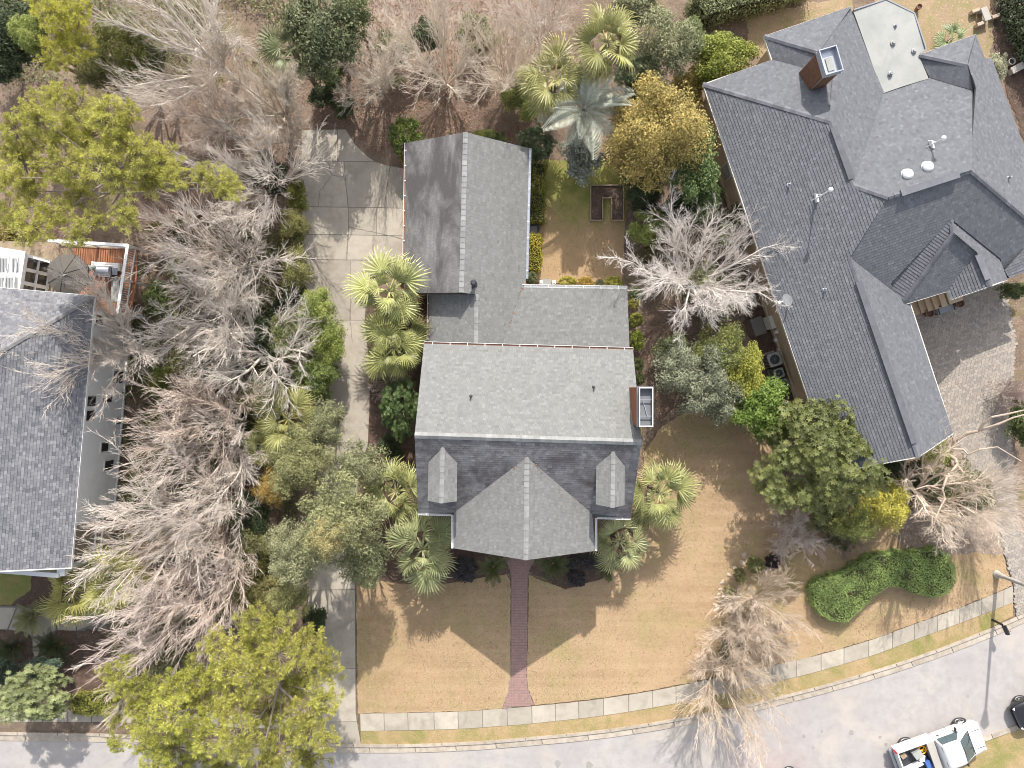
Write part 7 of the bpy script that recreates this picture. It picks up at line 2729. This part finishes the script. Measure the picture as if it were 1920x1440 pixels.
# clipped bushes along the rear wings
for i, (px, py, rx, ry, col, lab) in enumerate((
        (1064, 529, 19, 13, C_YEL, 'yellow clipped bush nearest the white posts on the back eave'),
        (1098, 530, 17, 12, (0.38, 0.26, 0.05), 'orange yellow clipped bush in the middle of the back eave row'),
        (1124, 531, 9, 9, (0.12, 0.13, 0.06), 'small grey green bush in the back eave row'),
        (1150, 530, 19, 13, (0.30, 0.29, 0.05), 'yellow green clipped bush at the east end of the back eave row'),
        (1191, 551, 15, 13, (0.12, 0.16, 0.06), 'green bush at the northeast corner of the rear shed roof'),
        (1190, 568, 13, 13, (0.30, 0.27, 0.05), 'golden clipped bush second from the rear corner along the east wall'),
        (1192, 600, 14, 16, (0.26, 0.27, 0.05), 'yellow green clipped bush third along the east wall'),
        (1194, 638, 15, 21, (0.25, 0.29, 0.045), 'larger bright clipped bush fourth along the east wall'),
        (1197, 683, 10, 15, C_MID, 'narrow green bush beside the main roof east edge'),
        (1200, 710, 9, 13, C_MID, 'narrow green bush just north of the brick chimney'),
        (997, 521, 13, 12, (0.14, 0.16, 0.07), 'grey green round bush at the south end of the garage hedge'),
        (982, 537, 8, 10, (0.30, 0.10, 0.04), 'small red leaved shrub in the inner corner of the rear roofs'))):
    tree('clipped_bush', 'shrub', lab, px, py, rx, ry, 0.8, col, 'ball', 'clipped bushes along the rear wings')

hedge('clipped_hedge', 'green clipped hedge running along the northern half of the garage wing', 'hedge', [(993, 312), (1021, 314), (1019, 385), (1017, 422), (990, 421)], 1.1, (0.20, 0.20, 0.04), group='clipped hedges')
hedge('clipped_hedge', 'yellow clipped hedge along the garage wing south of the utility box', 'hedge', [(989, 445), (1013, 446), (1011, 511), (987, 510)], 1.0, (0.36, 0.31, 0.035), group='clipped hedges')
hedge('clipped_hedge', 'long pale green hedge along the top edge near the charcoal house', 'hedge', [(1285, 22), (1330, 4), (1400, -16), (1490, -40), (1510, -8), (1440, 22), (1380, 34), (1310, 56)], 1.7, (0.22, 0.24, 0.11), 0.08, 260, group='clipped hedges', rough=0.12)
hedge('clipped_hedge', 'tall grey green hedge at the top right corner', 'hedge', [(1872, -20), (1990, -20), (1990, 150), (1925, 130), (1893, 70), (1878, 20)], 1.9, (0.13, 0.16, 0.09), 0.09, 260, group='clipped hedges', rough=0.16)
hedge('clipped_hedge', 'low yellow green hedge beside the left bottom pine', 'hedge', [(146, 1298), (205, 1290), (230, 1300), (225, 1325), (180, 1332), (148, 1328)], 0.8, (0.24, 0.25, 0.045), group='clipped hedges')
SH = [(1513, 1098), (1523, 1084), (1545, 1074), (1570, 1068), (1600, 1050), (1625, 1036), (1660, 1031), (1700, 1030), (1742, 1024), (1765, 1034), (1776, 1060), (1777, 1085), (1762, 1105), (1738, 1112), (1705, 1106), (1680, 1094), (1655, 1092), (1632, 1105), (1610, 1125), (1592, 1143), (1575, 1158), (1550, 1156), (1528, 1145), (1514, 1125)]
hedge('curved_hedge', 'curved bright green clipped hedge on the lawn beside the sidewalk', 'hedge', SH, 0.9, (0.26, 0.35, 0.11), 0.04, 800, rough=0.035)

# palms
FG = 'fan palms'
palm('fan_palm', 'fan palm against the south end of the garage wing, northernmost of the driveway trio', 730, 545, 66, 4.0, FANS, 25, C_PALM, (0.33, 0.22, 0.12), FG)
palm('fan_palm', 'fan palm in the middle of the driveway trio beside the connector roof', 742, 608, 58, 3.3, FANS, 24, C_PALM, (0.33, 0.22, 0.12), FG)
palm('fan_palm', 'fan palm at the south of the driveway trio beside the main eave corner', 738, 652, 58, 3.4, FANS, 24, (0.25, 0.26, 0.09), None, FG)
palm('fan_palm', 'fan palm left of the dark south roof slope', 742, 922, 58, 3.2, FANS, 24, C_PALM, (0.33, 0.21, 0.13), FG)
palm('fan_palm', 'large pale fan palm at the southwest corner of the front gable', 792, 1030, 66, 3.2, FANS, 32, (0.29, 0.31, 0.15), (0.36, 0.23, 0.16), FG)
palm('fan_palm', 'fan palm right of the dark south roof slope at the lawn edge', 1237, 926, 60, 3.2, FANS, 25, (0.27, 0.28, 0.11), (0.33, 0.21, 0.13), FG)
palm('fan_palm', 'pale fan palm at the southeast corner of the front gable', 1162, 1015, 50, 2.6, FANS, 25, (0.28, 0.29, 0.14), (0.36, 0.23, 0.16), FG)
palm('fan_palm', 'leaning yellowish fan palm northeast of the garage wing, lower of the two', 1040, 148, 58, 5.0, FANS, 27, (0.29, 0.28, 0.11), (0.36, 0.27, 0.15), FG)
palm('fan_palm', 'tall yellowish fan palm near the top edge, upper of the two', 1138, 78, 66, 6.5, FANS, 28, (0.27, 0.265, 0.10), (0.36, 0.27, 0.15), FG)
palm('fan_palm', 'drooping dark fan palm by the top left bare trees', 548, 92, 52, 5.5, FANS, 20, (0.14, 0.16, 0.075), None, FG)
palm('fan_palm', 'yellow green fan palm below the porch of the blue grey roofed house', 222, 1085, 62, 4.0, FANS, 25, C_PALMY, None, FG)
palm('fan_palm', 'bright yellow fan palm at the corner of the blue grey roof', 135, 1110, 52, 2.8, FANS, 22, (0.38, 0.36, 0.11), None, FG)
palm('fan_palm', 'orange tipped fan palm between the bare trees and the driveway', 540, 785, 62, 3.8, FANS, 24, (0.27, 0.27, 0.1), (0.50, 0.29, 0.06), FG)
palm('fan_palm', 'small green fan palm below the orange tipped one', 500, 835, 42, 3.0, FANS, 17, (0.2, 0.21, 0.08), None, FG)
palm('fan_palm', 'young fan palm behind the charcoal roof at top right', 1786, 72, 34, 1.2, FANS, 12, (0.22, 0.27, 0.14), None, FG, trunk_r=0.08)
palm('feather_palm', 'silvery blue feather palm below the two yellowish fan palms', 1094, 207, 76, 4.4, PINDO, 26, (0.42, 0.44, 0.36), None, 'silvery palm', -10, 70, 0.22, roll=0.2)
SG = 'sago palms'
for (px, py, r, lab, col) in ((925, 1062, 31, 'dark sago left of the brick walk under the gable edge', C_SAGO), (1037, 1056, 32, 'orange hearted sago right of the brick walk', (0.11, 0.125, 0.05)), (1135, 1062, 25, 'small sago by the right front palm', (0.12, 0.125, 0.05)),
                              (61, 1156, 34, 'sago coloured as sunlit on the garden path at lower left', (0.22, 0.22, 0.10)), (25, 1216, 36, 'sago coloured as shaded in the bed at the lower left edge', (0.05, 0.065, 0.025)), (104, 1212, 35, 'sago coloured as shaded right of the narrow garden path', (0.055, 0.07, 0.028))):  # sunlight and shade are put into these three frond colours
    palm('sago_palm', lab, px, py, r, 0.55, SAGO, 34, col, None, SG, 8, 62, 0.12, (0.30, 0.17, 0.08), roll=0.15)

# bare trees
bare('bare_tree', 'tree', 'large white limbed bare tree at the top left', 345, 55, 165, 12.5, 'spread', K_WHITE)
bare('bare_tree', 'tree', 'bare grey tree right of the white limbed one, above the driveway apron', 500, 160, 96, 7.5, 'spread', (0.65, 0.57, 0.47))
bare('bare_tree', 'tree', 'bare tree with red brown litter below, right of the broad left pine', 385, 205, 105, 8.5, 'spread', (0.65, 0.54, 0.46))
bare('bare_tree', 'tree', 'bare tree at the northwest corner of the driveway apron', 512, 238, 66, 5.5, 'myrtle', (0.69, 0.61, 0.52))
bare('bare_tree', 'tree', 'bare tree fanning over the west edge of the apron', 470, 320, 120, 8, 'myrtle', K_WHITE)
bare('bare_tree', 'tree', 'pinkish bare tree right of the deck corner', 395, 480, 155, 7.5, 'myrtle', K_PINK)
bare('bare_tree', 'tree', 'bare tree in the row southeast of the deck, pale limbs', 460, 655, 135, 7.5, 'spread', (0.68, 0.62, 0.55))
bare('bare_tree', 'tree', 'bare tree between the white air conditioner and the driveway', 370, 625, 120, 7.5, 'spread', K_WHITE)
bare('bare_tree', 'tree', 'pinkish bare tree reaching far over the blue grey roof', 165, 640, 130, 9.5, 'myrtle', K_PINK)
bare('bare_tree', 'tree', 'bare tree beside the middle of the pale grey wall', 366, 775, 118, 7.0, 'myrtle', (0.70, 0.58, 0.49))
bare('bare_tree', 'tree', 'pinkish bare tree just south of the wall middle one', 370, 855, 120, 7.0, 'myrtle', K_PINK)
bare('bare_tree', 'tree', 'pinkish bare tree spreading over the porch columns', 268, 985, 138, 8.0, 'myrtle', K_PINK)
bare('bare_tree', 'tree', 'bare tree in the row between porch and live oaks', 385, 960, 110, 7.0, 'myrtle', K_PINK)
bare('bare_tree', 'tree', 'reddish bare tree above the left bottom pine', 305, 1165, 140, 7.5, 'myrtle', (0.63, 0.53, 0.475))
bare('bare_tree', 'tree', 'bare tree left of the live oaks at the lower end of the row', 370, 1085, 105, 7.0, 'myrtle', (0.70, 0.58, 0.49))
bare('bare_tree', 'tree', 'brownish bare tree below the broad left pine by the white porch', 80, 425, 66, 4.0, 'myrtle', (0.53, 0.40, 0.32))
bare('bare_tree', 'tree', 'bare tree between the deck and the broad left pine', 300, 425, 58, 4.0, 'myrtle', (0.60, 0.47, 0.40))
bare('bare_tree', 'tree', 'grey bare tree over the bed north of the garage wing, leftmost of three', 703, 120, 85, 6.0, 'myrtle', (0.65, 0.57, 0.47))
bare('bare_tree', 'tree', 'grey bare tree over the bed north of the garage wing, middle of three', 835, 90, 98, 7.0, 'myrtle', (0.66, 0.57, 0.47))
bare('bare_tree', 'tree', 'grey bare tree over the bed north of the garage wing, nearest the palms', 960, 105, 90, 6.5, 'myrtle', (0.68, 0.58, 0.47))
bare('bare_tree', 'tree', 'pink tinged bare tree at the top edge above the palms', 1010, 30, 75, 6, 'myrtle', K_PINK)
bare('bare_tree', 'tree', 'large white bare tree between the back lawn and the tan wall', 1310, 503, 140, 7.0, 'wide', (0.68, 0.62, 0.57))
bare('bare_tree', 'tree', 'pinkish bare tree with drooping limbs between the charcoal gable and the curved hedge', 1785, 945, 105, 6.5, 'spread', (0.68, 0.57, 0.46))
bare('bare_tree', 'tree', 'pale bare tree over the paved driveway at the right edge', 1890, 950, 80, 6.0, 'myrtle', (0.68, 0.58, 0.49))
bare('bare_tree', 'tree', 'brownish bare tree behind the curved edging stones', 1440, 1140, 78, 4.2, 'myrtle', (0.65, 0.53, 0.42))
bare('bare_tree', 'tree', 'brownish bare tree on the lawn edge beside the sidewalk', 1395, 1205, 75, 4.5, 'myrtle', (0.60, 0.49, 0.39))
bare('bare_tree', 'tree', 'tan bare tree over the sidewalk and kerb', 1368, 1315, 92, 6.0, 'myrtle', K_TAN)
bare('bare_shrub', 'shrub', 'tan twiggy shrub on the bed edge left of the lower brown bare trees', 1392, 1150, 48, 2.6, 'shrub', (0.52, 0.44, 0.36), 'bare shrubs')
bare('bare_shrub', 'shrub', 'tan twiggy shrub under the tan bare tree at the sidewalk', 1372, 1262, 56, 3.0, 'shrub', (0.5, 0.42, 0.34), 'bare shrubs')
bare('bare_shrub', 'shrub', 'tan twiggy shrub right of the lower brown bare trees', 1448, 1198, 50, 2.6, 'shrub', (0.5, 0.42, 0.35), 'bare shrubs')
bare('bare_shrub', 'shrub', 'fine grey twiggy shrub below the dark rosette tree', 1500, 1008, 66, 2.2, 'shrub', (0.62, 0.52, 0.45), 'bare shrubs')
bare('bare_shrub', 'shrub', 'brown twiggy shrub by the driveway below the palm trio', 722, 715, 48, 2.6, 'shrub', (0.44, 0.36, 0.31), 'bare shrubs')
bare('bare_shrub', 'shrub', 'reddish twiggy shrub at the right edge of the forecourt', 1905, 740, 36, 2.6, 'shrub', (0.42, 0.33, 0.30), 'bare shrubs')
bare('bare_shrub', 'shrub', 'brown twiggy shrub between grey shrub and olive tree', 1600, 1015, 34, 1.6, 'shrub', (0.34, 0.26, 0.21), 'bare shrubs')

# thick fallen-over limbs of the tree by the forecourt
lt = thing('bare_tree', 'sinuous pale barked tree whose thick limb crosses the paved driveway', 'tree', P(1765, 872), 0, 'bare trees')
m = MB()
lb = P(1765, 872)
m.tube([lb, lb + Vector((0.1, 0.1, 0.8)), P(1774, 850, 1.6)], [0.2, 0.16, 0.14], 10)
m.build('trunk', BARK, lt, color=(0.33, 0.25, 0.20))
for pts, r in (([(1774, 850, 1.6), (1790, 826, 2.2), (1815, 812, 2.8), (1835, 808, 3.2), (1846, 792, 3.6), (1860, 782, 4.0), (1890, 776, 4.4), (1925, 768, 4.8)], 0.13), ([(1838, 807, 3.2), (1870, 796, 3.7), (1900, 783, 4.1), (1950, 770, 4.6)], 0.09),
               ([(1774, 850, 1.6), (1788, 842, 2.0), (1806, 843, 2.3), (1815, 852, 2.5), (1836, 843, 2.9), (1870, 838, 3.2), (1915, 865, 3.6)], 0.10), ([(1774, 850, 1.6), (1792, 862, 2.2), (1795, 872, 2.6), (1775, 895, 3.2), (1767, 918, 3.6), (1772, 935, 4.0), (1760, 958, 4.3), (1750, 985, 4.6)], 0.11),
               ([(1795, 872, 2.6), (1805, 885, 3.0), (1830, 905, 3.5), (1850, 918, 3.9), (1865, 935, 4.2)], 0.08), ([(1767, 918, 3.6), (1740, 910, 4.0), (1715, 918, 4.4), (1705, 915, 4.6)], 0.05), ([(1805, 885, 3.0), (1808, 930, 3.6), (1812, 970, 4.0)], 0.06), ([(1830, 905, 3.5), (1830, 950, 4.0), (1835, 985, 4.2)], 0.055)):
    m = MB()
    w = [P(*p) for p in pts]
    m.tube(w, [r * (1 - 0.72 * i / (len(w) - 1)) for i in range(len(w))], 8)
    m.build('limb', BARK, lt, color=(0.40, 0.32, 0.26))

# leaf litter, ground cover, grass: nobody could count them
M_LITTER = mat_surface('litter_leaf', [(0.25, 0.15, 0.11), (0.34, 0.21, 0.15), (0.16, 0.095, 0.07)], 0.5, 2, 20, attr=0.5, bump=0.1)
LEFTBED = [(240, 430), (560, 420), (570, 560), (600, 650), (600, 850), (560, 900), (555, 1130), (470, 1180), (300, 1290), (215, 1250), (230, 960), (250, 600)]
NBED = [(585, 150), (700, 120), (1010, 120), (1010, 300), (780, 250), (700, 290), (650, 240), (585, 240)]
scatter('fallen_leaves', [(LEFTBED, 0.32), (NBED, 0.2), ([(640, -50), (1050, -50), (1030, 150), (640, 130)], 0.26), ([(300, 100), (600, 100), (560, 260), (500, 420), (260, 420)], 0.16), ([(1205, 560), (1340, 560), (1330, 700), (1240, 800), (1200, 700)], 0.06)], 60000, 0.042, M_LITTER, 0.05, z0=0.03)
C_COVER = mat_leaf('ground_cover_leaf')
scatter('ground_cover', [(LEFTBED, 0.8), ([(0, -40), (560, -40), (560, 150), (0, 160)], 0.2)], 90000, 0.075, C_COVER, 0.9, col=(0.19, 0.195, 0.085), patch=0.55, z0=0.02)
M_BLADE = mat_surface('grass_blade', [(0.36, 0.25, 0.145), (0.44, 0.315, 0.19), (0.29, 0.21, 0.11)], 0.5, 2, 20, attr=0.45, bump=0.1)
scatter('grass', [([(670, 1090), (957, 1085), (945, 1325), (672, 1335)], 0.3), (LAWN_R, 0.45), (SIDE_LAWN, 0.25)], 60000, 0.028, M_BLADE, 0.05, up=0.4, z0=0.03)
scatter('fallen_leaves', [(LAWN_R, 0.3), (SIDE_LAWN, 0.5), (BACK_LAWN, 0.2)], 1200, 0.04, M_LITTER, 0.02, z0=0.04)
print('objects', len(bpy.data.objects), 'faces', sum(len(m.polygons) for m in bpy.data.meshes))
